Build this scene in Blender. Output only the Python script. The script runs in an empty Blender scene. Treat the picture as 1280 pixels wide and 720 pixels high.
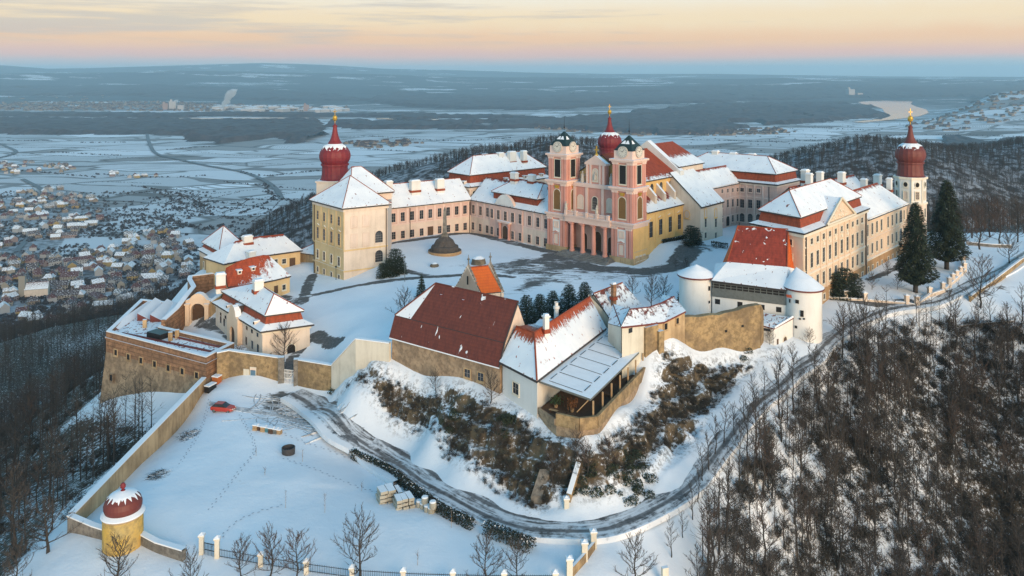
import bpy, math, random
import numpy as np
from mathutils import Vector, Matrix

# ------------------------------------------------------------------ camera, world, sun, exposure
scene = bpy.context.scene
COL = scene.collection
CZ, F, HX, HY = 48.0, 1000.0, 640.0, 90.0          # camera height over the courtyard, focal length in photo pixels, horizon
R = math.radians

cam_data = bpy.data.cameras.new("camera")
cam = bpy.data.objects.new("camera", cam_data)
COL.objects.link(cam)
cam.location = (0, 0, CZ)
cam.rotation_euler = (R(90), 0, 0)
cam_data.sensor_width = 36.0
cam_data.lens = F / 1280 * 36.0
cam_data.shift_y = -(360 - HY) / 1280.0
cam_data.clip_start = 1.0
cam_data.clip_end = 120000.0
scene.camera = cam

SUN_AZ, SUN_EL = R(154), R(9.5)                      # clockwise from +Y (the view direction): low sun from the right
sun_dir = Vector((math.sin(SUN_AZ) * math.cos(SUN_EL), math.cos(SUN_AZ) * math.cos(SUN_EL), math.sin(SUN_EL)))
sd = bpy.data.lights.new("sun", 'SUN')
sd.energy = 1.3
sd.angle = R(38)
sd.color = (1.0, 0.66, 0.38)
so = bpy.data.objects.new("sun", sd)
COL.objects.link(so)
so.rotation_euler = sun_dir.to_track_quat('Z', 'Y').to_euler()
so.location = (150, -60, 120)

world = bpy.data.worlds.new("World")
scene.world = world
world.use_nodes = True
nt = world.node_tree
nt.nodes.clear()
def wn(t, **k):
    n = nt.nodes.new(t)
    for a, v in k.items(): setattr(n, a, v)
    return n
def wmath(op, a, b=None, clamp=False):
    n = wn('ShaderNodeMath', operation=op, use_clamp=clamp)
    for i, v in enumerate((a, b)):
        if v is None: continue
        if isinstance(v, (int, float)): n.inputs[i].default_value = v
        else: nt.links.new(v, n.inputs[i])
    return n.outputs[0]
out = wn('ShaderNodeOutputWorld')
bg = wn('ShaderNodeBackground')
sky = wn('ShaderNodeTexSky', sky_type='NISHITA')
sky.sun_disc = False
sky.sun_elevation = SUN_EL
sky.sun_rotation = SUN_AZ
sky.altitude = 400
sky.air_density = 1.2
sky.dust_density = 0.6
sky.ozone_density = 3.0
tc = wn('ShaderNodeTexCoord')
sep = wn('ShaderNodeSeparateXYZ')
nt.links.new(tc.outputs['Generated'], sep.inputs[0])
# low band of the sky: fog bank, pink, peach, pale yellow; above about 20 degrees the clear Nishita sky
mpn = wn('ShaderNodeMapping'); mpn.inputs['Scale'].default_value = (3.2, 3.2, 60)
nt.links.new(tc.outputs['Generated'], mpn.inputs[0])
ns = wn('ShaderNodeTexNoise'); ns.inputs['Scale'].default_value = 1.6; ns.inputs['Detail'].default_value = 6; ns.inputs['Roughness'].default_value = 0.6
nt.links.new(mpn.outputs[0], ns.inputs['Vector'])
mp2 = wn('ShaderNodeMapping'); mp2.inputs['Scale'].default_value = (9, 9, 25)
nt.links.new(tc.outputs['Generated'], mp2.inputs[0])
ns2 = wn('ShaderNodeTexNoise'); ns2.inputs['Scale'].default_value = 2.2; ns2.inputs['Detail'].default_value = 5
nt.links.new(mp2.outputs[0], ns2.inputs['Vector'])
zz = sep.outputs['Z']
zw = wmath('ADD', zz, wmath('MULTIPLY', wmath('SUBTRACT', ns2.outputs['Fac'], 0.5), 0.012))
band = wn('ShaderNodeValToRGB')
band.color_ramp.interpolation = 'EASE'
SK = 0.325                                            # picture value of the band at exposure 0
def lin(r, g, b): return [((c / 255) ** 2.2) * SK for c in (r, g, b)] + [1]
els = [(0.0, lin(192, 198, 200)), (0.06, lin(212, 196, 190)), (0.13, lin(240, 192, 172)), (0.24, lin(252, 204, 156)), (0.40, lin(252, 226, 184)), (0.60, lin(248, 239, 218)), (1.0, lin(205, 218, 225))]
cr = band.color_ramp
while len(cr.elements) < len(els): cr.elements.new(0.5)
for e, (p, c) in zip(cr.elements, els): e.position = p; e.color = c
nt.links.new(wmath('DIVIDE', zw, 0.16, True), band.inputs['Fac'])
# fog bank lying higher on the right of the view, with a soft uneven top
xr = wmath('ADD', wmath('MULTIPLY', sep.outputs['X'], 0.035), 0.006)
bank_top = wmath('ADD', wmath('MINIMUM', wmath('MAXIMUM', xr, 0.002), 0.021), wmath('MULTIPLY', wmath('SUBTRACT', ns2.outputs['Fac'], 0.5), 0.012))
bank = wmath('MULTIPLY', wmath('DIVIDE', wmath('SUBTRACT', bank_top, zz), 0.011, True), 0.75)
mixb = wn('ShaderNodeMix', data_type='RGBA')
nt.links.new(bank, mixb.inputs[0]); nt.links.new(band.outputs[0], mixb.inputs[6]); mixb.inputs[7].default_value = lin(172, 196, 204)
# thin grey-blue cloud streaks
left = wmath('ADD', wmath('MULTIPLY', sep.outputs['X'], -0.22), 0.0)
cl = wmath('DIVIDE', wmath('SUBTRACT', wmath('ADD', ns.outputs['Fac'], left), 0.52), 0.16, True)
clm = wmath('MULTIPLY', cl, wmath('MULTIPLY', wmath('DIVIDE', wmath('SUBTRACT', zz, 0.018), 0.02, True), 0.62))
mixc = wn('ShaderNodeMix', data_type='RGBA')
nt.links.new(clm, mixc.inputs[0]); nt.links.new(mixb.outputs[2], mixc.inputs[6]); mixc.inputs[7].default_value = lin(196, 190, 184)
sk = wn('ShaderNodeVectorMath', operation='SCALE'); sk.inputs['Scale'].default_value = 0.13
nt.links.new(sky.outputs[0], sk.inputs[0])
tint = wn('ShaderNodeVectorMath', operation='MULTIPLY'); tint.inputs[1].default_value = (0.96, 1.12, 0.95)
nt.links.new(sk.outputs[0], tint.inputs[0])
up = wmath('DIVIDE', wmath('SUBTRACT', zz, 0.10), 0.16, True)
mixu = wn('ShaderNodeMix', data_type='RGBA')
nt.links.new(up, mixu.inputs[0]); nt.links.new(mixc.outputs[2], mixu.inputs[6]); nt.links.new(tint.outputs[0], mixu.inputs[7])
nt.links.new(mixu.outputs[2], bg.inputs['Color'])
bg.inputs['Strength'].default_value = 1.0
nt.links.new(bg.outputs[0], out.inputs[0])

vs = scene.view_settings
vs.view_transform = 'Standard'
vs.look = 'None'
vs.exposure = 1.66
vs.gamma = 1.0
vs.use_curve_mapping = False
scene.render.engine = 'CYCLES'
scene.cycles.use_denoising = True
scene.cycles.denoising_prefilter = 'NONE'
scene.cycles.denoising_input_passes = 'RGB_ALBEDO_NORMAL'
scene.cycles.use_adaptive_sampling = False
scene.cycles.max_bounces = 5
scene.cycles.diffuse_bounces = 2
scene.cycles.glossy_bounces = 2
scene.cycles.transparent_max_bounces = 6
scene.cycles.volume_bounces = 1
scene.cycles.caustics_reflective = False
scene.cycles.caustics_refractive = False
scene.cycles.sample_clamp_indirect = 4

random.seed(11)
RNG = np.random.default_rng(5)

def W(px, py, z):
    """the place at height z that the photograph shows at pixel (px, py)"""
    Y = F * (CZ - z) / (py - HY)
    return Vector(((px - HX) * Y / F, Y, z))
def WD(px, py, Y):
    return Vector(((px - HX) * Y / F, Y, CZ - (py - HY) * Y / F))
def V(x, y, z=0.0): return Vector((x, y, z))

# ------------------------------------------------------------------ mesh collector
class MB:
    def __init__(s):
        s.v, s.f, s.m, s.h, s.uv, s.sm = [], [], [], [], [], []
    def face(s, pts, m=0, h=None, uv=None, smooth=False):
        i = len(s.v)
        s.v.extend([tuple(p) for p in pts])
        s.f.append(tuple(range(i, i + len(pts))))
        s.m.append(m); s.h.append(h if h else [0.0] * len(pts)); s.uv.append(uv); s.sm.append(smooth)
    def mesh(s, verts, faces, m=0, smooth=False, h=None):
        i = len(s.v)
        s.v.extend([tuple(p) for p in verts])
        for f in faces:
            s.f.append(tuple(i + k for k in f)); s.m.append(m)
            s.h.append([h[k] for k in f] if h else [0.0] * len(f)); s.uv.append(None); s.sm.append(smooth)
    def box(s, o, ux, uy, uz, m=0, top=None):
        o, ux, uy, uz = Vector(o), Vector(ux), Vector(uy), Vector(uz)
        p = [o, o + ux, o + ux + uy, o + uy]
        q = [a + uz for a in p]
        for k in range(4):
            s.face([p[k], p[(k + 1) % 4], q[(k + 1) % 4], q[k]], m)
        s.face(q, m if top is None else top); s.face(p[::-1], m)
    def cbox(s, c, sx, sy, sz, rot=0.0, m=0, top=None):
        """box standing on c (centre of its base)"""
        ca, sa = math.cos(rot), math.sin(rot)
        ux, uy = Vector((ca * sx, sa * sx, 0)), Vector((-sa * sy, ca * sy, 0))
        s.box(Vector(c) - ux / 2 - uy / 2, ux, uy, (0, 0, sz), m, top)
    def prism(s, poly, z0, z1, m=0, top=None, bottom=False, mats=None):
        n = len(poly)
        for k in range(n):
            a, b = poly[k], poly[(k + 1) % n]
            s.face([(a[0], a[1], z0), (b[0], b[1], z0), (b[0], b[1], z1), (a[0], a[1], z1)], mats[k] if mats else m)
        s.face([(a[0], a[1], z1) for a in poly], m if top is None else top)
        if bottom: s.face([(a[0], a[1], z0) for a in reversed(poly)], m)
    def lathe(s, c, prof, n=24, m=0, smooth=True, mats=None, phase=0.0, rib=0.0):
        cx, cy = c[0], c[1]; z0 = c[2] if len(c) > 2 else 0
        verts, faces = [], []
        for (r, z) in prof:
            for k in range(n):
                a = 2 * math.pi * k / n + phase; q = r * (1 + rib * (k % 3 == 0))
                verts.append((cx + q * math.cos(a), cy + q * math.sin(a), z0 + z))
        for j in range(len(prof) - 1):
            fs = [(j * n + k, j * n + (k + 1) % n, (j + 1) * n + (k + 1) % n, (j + 1) * n + k) for k in range(n)]
            base = len(s.v)
            s.mesh([verts[i] for i in range(j * n, (j + 2) * n)], [tuple(i - j * n for i in f) for f in fs], mats[j] if mats else m, smooth)
    def tube(s, pts, rad, n=5, m=0):
        pts = [Vector(p) for p in pts]
        rings = []
        for i, p in enumerate(pts):
            d = (pts[min(i + 1, len(pts) - 1)] - pts[max(i - 1, 0)])
            if d.length < 1e-6: d = Vector((0, 0, 1))
            d.normalize()
            a = d.orthogonal().normalized(); b = d.cross(a)
            r = rad[i]
            rings.append([p + (a * math.cos(2 * math.pi * k / n) + b * math.sin(2 * math.pi * k / n)) * r for k in range(n)])
        verts = [q for r_ in rings for q in r_]
        faces = [(j * n + k, j * n + (k + 1) % n, (j + 1) * n + (k + 1) % n, (j + 1) * n + k) for j in range(len(pts) - 1) for k in range(n)]
        s.mesh(verts, faces, m, True)
    def strip(s, a, b, wid, m=0):
        """two triangles facing sideways: a thin twig"""
        a, b = Vector(a), Vector(b); d = (b - a)
        side = d.cross(Vector((random.uniform(-1, 1), random.uniform(-1, 1), random.uniform(-1, 1))))
        if side.length < 1e-6: return
        side = side.normalized() * wid
        s.face([a - side, a + side, b], m)
    def data(s, name, mats):
        me = bpy.data.meshes.new(name)
        me.from_pydata(s.v, [], s.f)
        for mt in mats: me.materials.append(mt)
        n = len(s.f)
        if n:
            me.polygons.foreach_set('material_index', s.m)
            me.polygons.foreach_set('use_smooth', s.sm)
            uvl = me.uv_layers.new(name='UVMap')
            nl = len(me.loops)
            co = np.array(s.v, dtype=np.float64)
            lt = np.empty(nl, dtype=np.int32); me.loops.foreach_get('vertex_index', lt)
            nrm = np.empty(n * 3); me.polygons.foreach_get('normal', nrm); nrm = nrm.reshape(-1, 3)
            tot = np.array([len(f) for f in s.f])
            fi = np.repeat(np.arange(n), tot)
            t = np.stack([-nrm[:, 1], nrm[:, 0], np.zeros(n)], 1)
            ln = np.linalg.norm(t, axis=1); flat = ln < 0.05
            t[flat] = (1, 0, 0); ln[flat] = 1; t /= ln[:, None]
            b = np.cross(nrm, t)
            P = co[lt]
            uv = np.stack([(P * t[fi]).sum(1), (P * b[fi]).sum(1)], 1)
            k = 0
            for u, f in zip(s.uv, s.f):
                if u is not None: uv[k:k + len(f)] = u
                k += len(f)
            uvl.data.foreach_set('uv', uv.astype(np.float32).ravel())
            at = me.attributes.new('rh', 'FLOAT', 'CORNER')
            at.data.foreach_set('value', np.array([x for h in s.h for x in h], dtype=np.float32))
        me.update()
        return me

def link(name, data, parent=None):
    o = bpy.data.objects.new(name, data)
    COL.objects.link(o)
    if parent is not None:
        o.parent = parent
        o.matrix_parent_inverse = Matrix.Translation(parent.location).inverted() if parent.rotation_euler.z == 0 else parent.matrix_basis.inverted()
    return o
def obj(name, mb, mats, parent=None):
    if not isinstance(mats, (list, tuple)): mats = [mats]
    return link(name, mb.data(name, mats), parent)
def tag(o, label, cat, group=None, kind=None):
    if label: o['label'] = label
    if cat: o['category'] = cat
    if group: o['group'] = group
    if kind: o['kind'] = kind
    return o
def thing(name, label, cat, loc, group=None):
    o = bpy.data.objects.new(name, None)
    COL.objects.link(o)
    o.location = loc
    return tag(o, label, cat, group)
def struct(name, mb, mats):
    return tag(obj(name, mb, mats), None, None, None, 'structure')

def ccw(poly):
    a = sum(poly[i][0] * poly[(i + 1) % len(poly)][1] - poly[(i + 1) % len(poly)][0] * poly[i][1] for i in range(len(poly)))
    return list(poly) if a > 0 else list(reversed(poly))
def offset(poly, d):
    """grow (d > 0) or shrink a counter-clockwise polygon"""
    n = len(poly); res = []
    for i in range(n):
        p, q, r = Vector(poly[i - 1][:2]), Vector(poly[i][:2]), Vector(poly[(i + 1) % n][:2])
        e1, e2 = (q - p).normalized(), (r - q).normalized()
        n1, n2 = Vector((e1.y, -e1.x)), Vector((e2.y, -e2.x))
        k = 1 + n1.dot(n2)
        mvec = (n1 + n2) / max(k, 0.3)
        res.append(q + mvec * d)
    return [(v.x, v.y) for v in res]

# ------------------------------------------------------------------ materials
def nodes(name):
    m = bpy.data.materials.new(name); m.use_nodes = True
    t = m.node_tree
    return m, t, t.nodes['Principled BSDF']
class NB:
    def __init__(s, t): s.t = t
    def n(s, typ, **k):
        x = s.t.nodes.new(typ)
        for a, v in k.items(): setattr(x, a, v)
        return x
    def put(s, v, sock):
        if hasattr(v, 'is_output') or isinstance(v, bpy.types.NodeSocket): s.t.links.new(v, sock)
        else: sock.default_value = v
    def math(s, op, a, b=0.0, clamp=False):
        x = s.n('ShaderNodeMath', operation=op, use_clamp=clamp)
        s.put(a, x.inputs[0]); s.put(b, x.inputs[1])
        return x.outputs[0]
    def noise(s, vec, scale, detail=4, rough=0.55, dist=0.0):
        x = s.n('ShaderNodeTexNoise')
        if vec is not None: s.put(vec, x.inputs['Vector'])
        x.inputs['Scale'].default_value = scale; x.inputs['Detail'].default_value = detail
        x.inputs['Roughness'].default_value = rough; x.inputs['Distortion'].default_value = dist
        return x.outputs['Fac']
    def mix(s, f, a, b):
        x = s.n('ShaderNodeMix', data_type='RGBA')
        s.put(f, x.inputs[0]); s.put(a, x.inputs[6]); s.put(b, x.inputs[7])
        return x.outputs[2]
    def step(s, v, lo, hi):
        x = s.n('ShaderNodeMapRange', interpolation_type='SMOOTHSTEP')
        s.put(v, x.inputs['Value']); x.inputs['From Min'].default_value = lo; x.inputs['From Max'].default_value = hi
        return x.outputs[0]
    def scale(s, vec, sc):
        x = s.n('ShaderNodeMapping'); x.inputs['Scale'].default_value = sc
        s.t.links.new(vec, x.inputs[0]); return x.outputs[0]
    def pos(s): return s.n('ShaderNodeNewGeometry').outputs['Position']
    def uv(s): return s.n('ShaderNodeUVMap', uv_map='UVMap').outputs[0]
    def attr(s, name): return s.n('ShaderNodeAttribute', attribute_name=name)
    def bump(s, h, strength, dist, bsdf):
        b = s.n('ShaderNodeBump'); b.inputs['Strength'].default_value = strength; b.inputs['Distance'].default_value = dist
        s.t.links.new(h, b.inputs['Height']); s.t.links.new(b.outputs[0], bsdf.inputs['Normal'])
def c4(c): return (c[0], c[1], c[2], 1)
SNOWC = (0.80, 0.83, 0.87, 1)

def plaster(name, c, dirt=0.36, rough=0.9):
    m, t, b = nodes(name); k = NB(t)
    p = k.pos()
    streak = k.noise(k.scale(p, (1.1, 1.1, 0.14)), 1.0, 5, 0.6)
    blotch = k.noise(p, 0.22, 5, 0.6)
    fine = k.noise(p, 3.0, 3)
    f = k.math('ADD', k.math('MULTIPLY', k.step(streak, 0.42, 0.78), 0.55), k.math('MULTIPLY', k.step(blotch, 0.38, 0.72), 0.6), True)
    col = k.mix(k.math('MULTIPLY', f, dirt * 1.5), c4(c), c4((c[0] * 0.55, c[1] * 0.53, c[2] * 0.5)))
    col = k.mix(k.math('MULTIPLY', k.step(fine, 0.5, 0.8), 0.25), col, c4([min(1, x * 1.12) for x in c]))
    t.links.new(col, b.inputs['Base Color']); b.inputs['Roughness'].default_value = rough
    k.bump(fine, 0.15, 0.05, b)
    return m
def stone(name, c1, c2, scale=1.2, brick=False, rough=0.95, snow=0.0):
    m, t, b = nodes(name); k = NB(t)
    p = k.pos()
    a = k.noise(p, 0.35, 6, 0.65); d = k.noise(p, scale, 5, 0.7)
    col = k.mix(k.step(a, 0.35, 0.68), c4(c1), c4(c2))
    col = k.mix(k.math('MULTIPLY', k.step(d, 0.40, 0.66), 0.7), col, c4([x * 0.36 for x in c1]))
    if brick:
        br = k.n('ShaderNodeTexBrick'); t.links.new(k.uv(), br.inputs['Vector'])
        br.inputs['Scale'].default_value = 1.0; br.inputs['Brick Width'].default_value = 5.0; br.inputs['Row Height'].default_value = 0.85
        br.inputs['Mortar Size'].default_value = 0.10
        br.inputs['Color1'].default_value = (1, 1, 1, 1); br.inputs['Color2'].default_value = (0.7, 0.7, 0.7, 1); br.inputs['Mortar'].default_value = (0.45, 0.45, 0.45, 1)
        x = k.n('ShaderNodeMix', data_type='RGBA', blend_type='MULTIPLY'); x.inputs[0].default_value = 0.75
        t.links.new(col, x.inputs[6]); t.links.new(br.outputs[0], x.inputs[7]); col = x.outputs[2]
    if snow:
        nz = k.n('ShaderNodeSeparateXYZ'); t.links.new(k.n('ShaderNodeNewGeometry').outputs['Normal'], nz.inputs[0])
        col = k.mix(k.step(k.math('ADD', nz.outputs[2], k.math('MULTIPLY', k.math('SUBTRACT', d, 0.5), 0.9)), 0.62, 0.8), col, SNOWC)
    t.links.new(col, b.inputs['Base Color']); b.inputs['Roughness'].default_value = rough
    k.bump(d, 0.5, 0.15, b)
    return m
def plain(name, c, rough=0.7, metal=0.0, var=0.25, scale=2.0):
    m, t, b = nodes(name); k = NB(t)
    f = k.noise(k.pos(), scale, 4, 0.6)
    t.links.new(k.mix(k.math('MULTIPLY', k.step(f, 0.35, 0.75), var), c4(c), c4([x * 0.5 for x in c])), b.inputs['Base Color'])
    b.inputs['Roughness'].default_value = rough; b.inputs['Metallic'].default_value = metal
    return m
def roofmat(name, tile, bias, slope=0.0, amp=1.0, nscale=0.45, stretch=1.0, sharp=6.0, tile2=None, patch=None):
    """tiles with lying snow; rh is 0 at the eave and 1 at the ridge; snow where bias + slope*rh + noise > 0"""
    m, t, b = nodes(name); k = NB(t)
    p = k.pos(); uv = k.uv(); rh = k.attr('rh').outputs['Fac']
    n1 = k.noise(k.scale(uv, (nscale * stretch, nscale / stretch, 1)), 1.0, 6, 0.68)
    n2 = k.noise(uv, 2.4, 3, 0.7)
    s = k.math('ADD', k.math('ADD', bias, k.math('MULTIPLY', rh, slope)), k.math('MULTIPLY', k.math('SUBTRACT', n1, 0.5), amp * 2))
    s = k.math('ADD', s, k.math('MULTIPLY', k.math('SUBTRACT', n2, 0.5), amp * 0.8))
    snow = k.math('MULTIPLY', s, sharp, True)
    sp_ = k.noise(k.scale(uv, (1.5, 0.8, 1)), 1.0, 2, 0.6)
    ed_ = k.math('ADD', k.step(rh, 0.93, 1.0), k.math('SUBTRACT', 1.0, k.step(rh, 0.0, 0.05)), True)
    snow = k.math('MULTIPLY', snow, k.math('SUBTRACT', 1.0, k.math('MULTIPLY', k.step(k.math('ADD', sp_, k.math('MULTIPLY', ed_, 0.09)), 0.665, 0.70), 0.9)))
    if patch:
        # a few thick patches left lying on bare tiles
        pn = k.noise(k.scale(uv, (patch[0], patch[1], 1)), 1.0, 3, 0.6, 0.6)
        snow = k.math('MAXIMUM', snow, k.step(pn, patch[2], patch[2] + 0.025))
    t2 = tile2 or [x * 0.55 for x in tile]
    tn = k.noise(k.scale(uv, (1.6, 0.6, 1)), 1.0, 5, 0.7)
    tl = k.mix(k.step(tn, 0.35, 0.7), c4(tile), c4(t2))
    wv = k.n('ShaderNodeTexWave', wave_type='BANDS', bands_direction='Y', wave_profile='SAW')
    t.links.new(uv, wv.inputs['Vector']); wv.inputs['Scale'].default_value = 0.55; wv.inputs['Distortion'].default_value = 1.0
    tl = k.mix(k.math('MULTIPLY', wv.outputs['Fac'], 0.3), tl, c4([x * 0.4 for x in tile]))
    sn = k.mix(k.step(k.noise(p, 0.3, 4), 0.3, 0.75), (0.84, 0.86, 0.88, 1), (0.72, 0.76, 0.81, 1))
    t.links.new(k.mix(snow, tl, sn), b.inputs['Base Color'])
    b.inputs['Roughness'].default_value = 0.8
    k.bump(k.math('ADD', k.math('MULTIPLY', snow, 0.6), k.math('MULTIPLY', n2, 0.3)), 0.6, 0.25, b)
    return m
def glassmat(name, c, rough=0.12):
    m, t, b = nodes(name); k = NB(t)
    f = k.noise(k.pos(), 0.35, 2)
    t.links.new(k.mix(k.step(f, 0.4, 0.65), c4(c), c4([x * 2.4 for x in c])), b.inputs['Base Color'])
    b.inputs['Roughness'].default_value = rough; b.inputs['Specular IOR Level'].default_value = 0.4
    return m
M = {}
M['cream'] = plaster('cream_plaster', (0.72, 0.60, 0.49))
M['pale'] = plaster('pale_plaster', (0.72, 0.58, 0.48))
M['ochre'] = plaster('ochre_plaster', (0.68, 0.49, 0.26))
M['yellow'] = plaster('yellow_plaster', (0.80, 0.50, 0.19))
M['pink'] = plaster('pink_plaster', (0.61, 0.295, 0.235))
M['rose'] = plaster('rose_plaster', (0.65, 0.445, 0.38))
M['peach'] = plaster('peach_plaster', (0.70, 0.54, 0.40))
M['white'] = plaster('white_plaster', (0.72, 0.71, 0.68), 0.22)
M['slabs'] = plaster('pale_slabs', (0.46, 0.43, 0.35), 0.7)
M['dirtywhite'] = plaster('weathered_white_plaster', (0.64, 0.60, 0.50), 0.5)
M['sand'] = plaster('sand_plaster', (0.52, 0.37, 0.21), 1.0)
M['brownbase'] = plaster('brown_plaster', (0.42, 0.26, 0.13), 0.5)
M['goldpl'] = stone('golden_plaster', (0.60, 0.37, 0.07), (0.56, 0.44, 0.22), 0.7)
M['rubble'] = stone('rubble_stone', (0.42, 0.30, 0.19), (0.22, 0.155, 0.10), 1.1)
M['brick'] = stone('brick_wall', (0.40, 0.22, 0.12), (0.28, 0.155, 0.09), 1.2, True)
M['oldwall'] = stone('old_rampart', (0.40, 0.28, 0.14), (0.19, 0.135, 0.08), 1.3)
M['greystone'] = stone('grey_stone', (0.24, 0.22, 0.19), (0.15, 0.14, 0.12), 1.4)
M['rockm'] = stone('rock', (0.22, 0.17, 0.11), (0.12, 0.10, 0.08), 0.9, snow=1)
M['steps'] = stone('step_stone', (0.20, 0.19, 0.17), (0.30, 0.30, 0.30), 0.7)
M['trim'] = plaster('trim_plaster', (0.70, 0.64, 0.52), 0.15)
M['pinktrim'] = plaster('pink_trim', (0.73, 0.54, 0.46), 0.2)
M['gutter'] = plain('gutter_metal', (0.035, 0.028, 0.026), 0.5)
M['glass'] = glassmat('window_glass', (0.022, 0.025, 0.030))
M['frame'] = plain('window_frame', (0.26, 0.24, 0.22), 0.6)
M['wood'] = plain('dark_wood', (0.10, 0.055, 0.03), 0.8, 0, 0.5)
M['lightwood'] = plain('light_wood', (0.42, 0.28, 0.15), 0.8, 0, 0.4)
M['shutter'] = plain('brown_louvre', (0.20, 0.105, 0.03), 0.8, 0, 0.4)
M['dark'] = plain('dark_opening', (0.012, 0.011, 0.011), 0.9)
M['boards'] = plain('grey_boards', (0.13, 0.145, 0.14), 0.85, 0, 0.5)
M['redroofpaint'] = plain('red_copper', (0.20, 0.016, 0.020), 0.6, 0, 0.5, 1.2)
M['brownred'] = plain('brown_copper', (0.15, 0.030, 0.022), 0.6, 0, 0.4, 1.2)
M['green'] = plain('green_copper', (0.014, 0.030, 0.027), 0.5, 0, 0.5)
M['gold'] = plain('gold_leaf', (0.62, 0.36, 0.06), 0.4, 0.6, 0.2)
M['iron'] = plain('iron', (0.03, 0.03, 0.032), 0.5, 0.5)
M['snow'] = plain('lying_snow', SNOWC[:3], 0.85, 0, 0.12, 0.6)
M['statue'] = plain('statue_stone', (0.50, 0.46, 0.40), 0.9, 0, 0.4)
M['clock'] = plain('clock_face', (0.62, 0.58, 0.50), 0.6, 0, 0.15)
M['redband'] = roofmat('red_tile_band', (0.34, 0.065, 0.022), -0.55, 0, 0.6)
M['fullsnow'] = roofmat('snowed_roof', (0.30, 0.06, 0.03), 0.62, -0.12, 0.55, 0.7)
M['snowridge'] = roofmat('snowed_roof_red_ridge', (0.30, 0.06, 0.03), 2.4, -2.5, 0.45, 0.6, 1.2)
M['patchy'] = roofmat('patchy_snow_roof', (0.20, 0.05, 0.035), 0.33, -0.25, 0.8, 0.9)
M['barnroof'] = roofmat('dark_red_tiles', (0.155, 0.036, 0.022), -0.75, 0, 0.35, patch=(0.50, 0.20, 0.645), tile2=(0.10, 0.024, 0.017))
M['naveroof'] = roofmat('orange_red_tiles', (0.38, 0.060, 0.018), 0.22, -1.9, 0.6, 0.8)
M['choirroof'] = roofmat('orange_tiles_half_snow', (0.38, 0.060, 0.018), 0.85, -1.9, 0.5, 0.9, 1.6)
M['gateroof'] = roofmat('steep_red_tiles', (0.30, 0.042, 0.022), -0.42, 0.0, 0.75, 0.9, patch=(0.6, 0.6, 0.635))
M['houseroof'] = roofmat('red_ridge_snow_below', (0.46, 0.085, 0.025), 1.42, -1.75, 0.85, 0.9, 2.6, 7)
M['curvedroof'] = roofmat('bright_red_half_snow', (0.46, 0.075, 0.022), 0.55, -1.3, 0.7, 0.5, 1.3)
M['chapelroof'] = roofmat('orange_tiles', (0.62, 0.125, 0.012), -1.2, 0.0, 0.3, tile2=(0.52, 0.09, 0.012))
M['aisle'] = roofmat('aisle_roof', (0.26, 0.04, 0.02), 0.75, -1.15, 0.7, 0.7)
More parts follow.
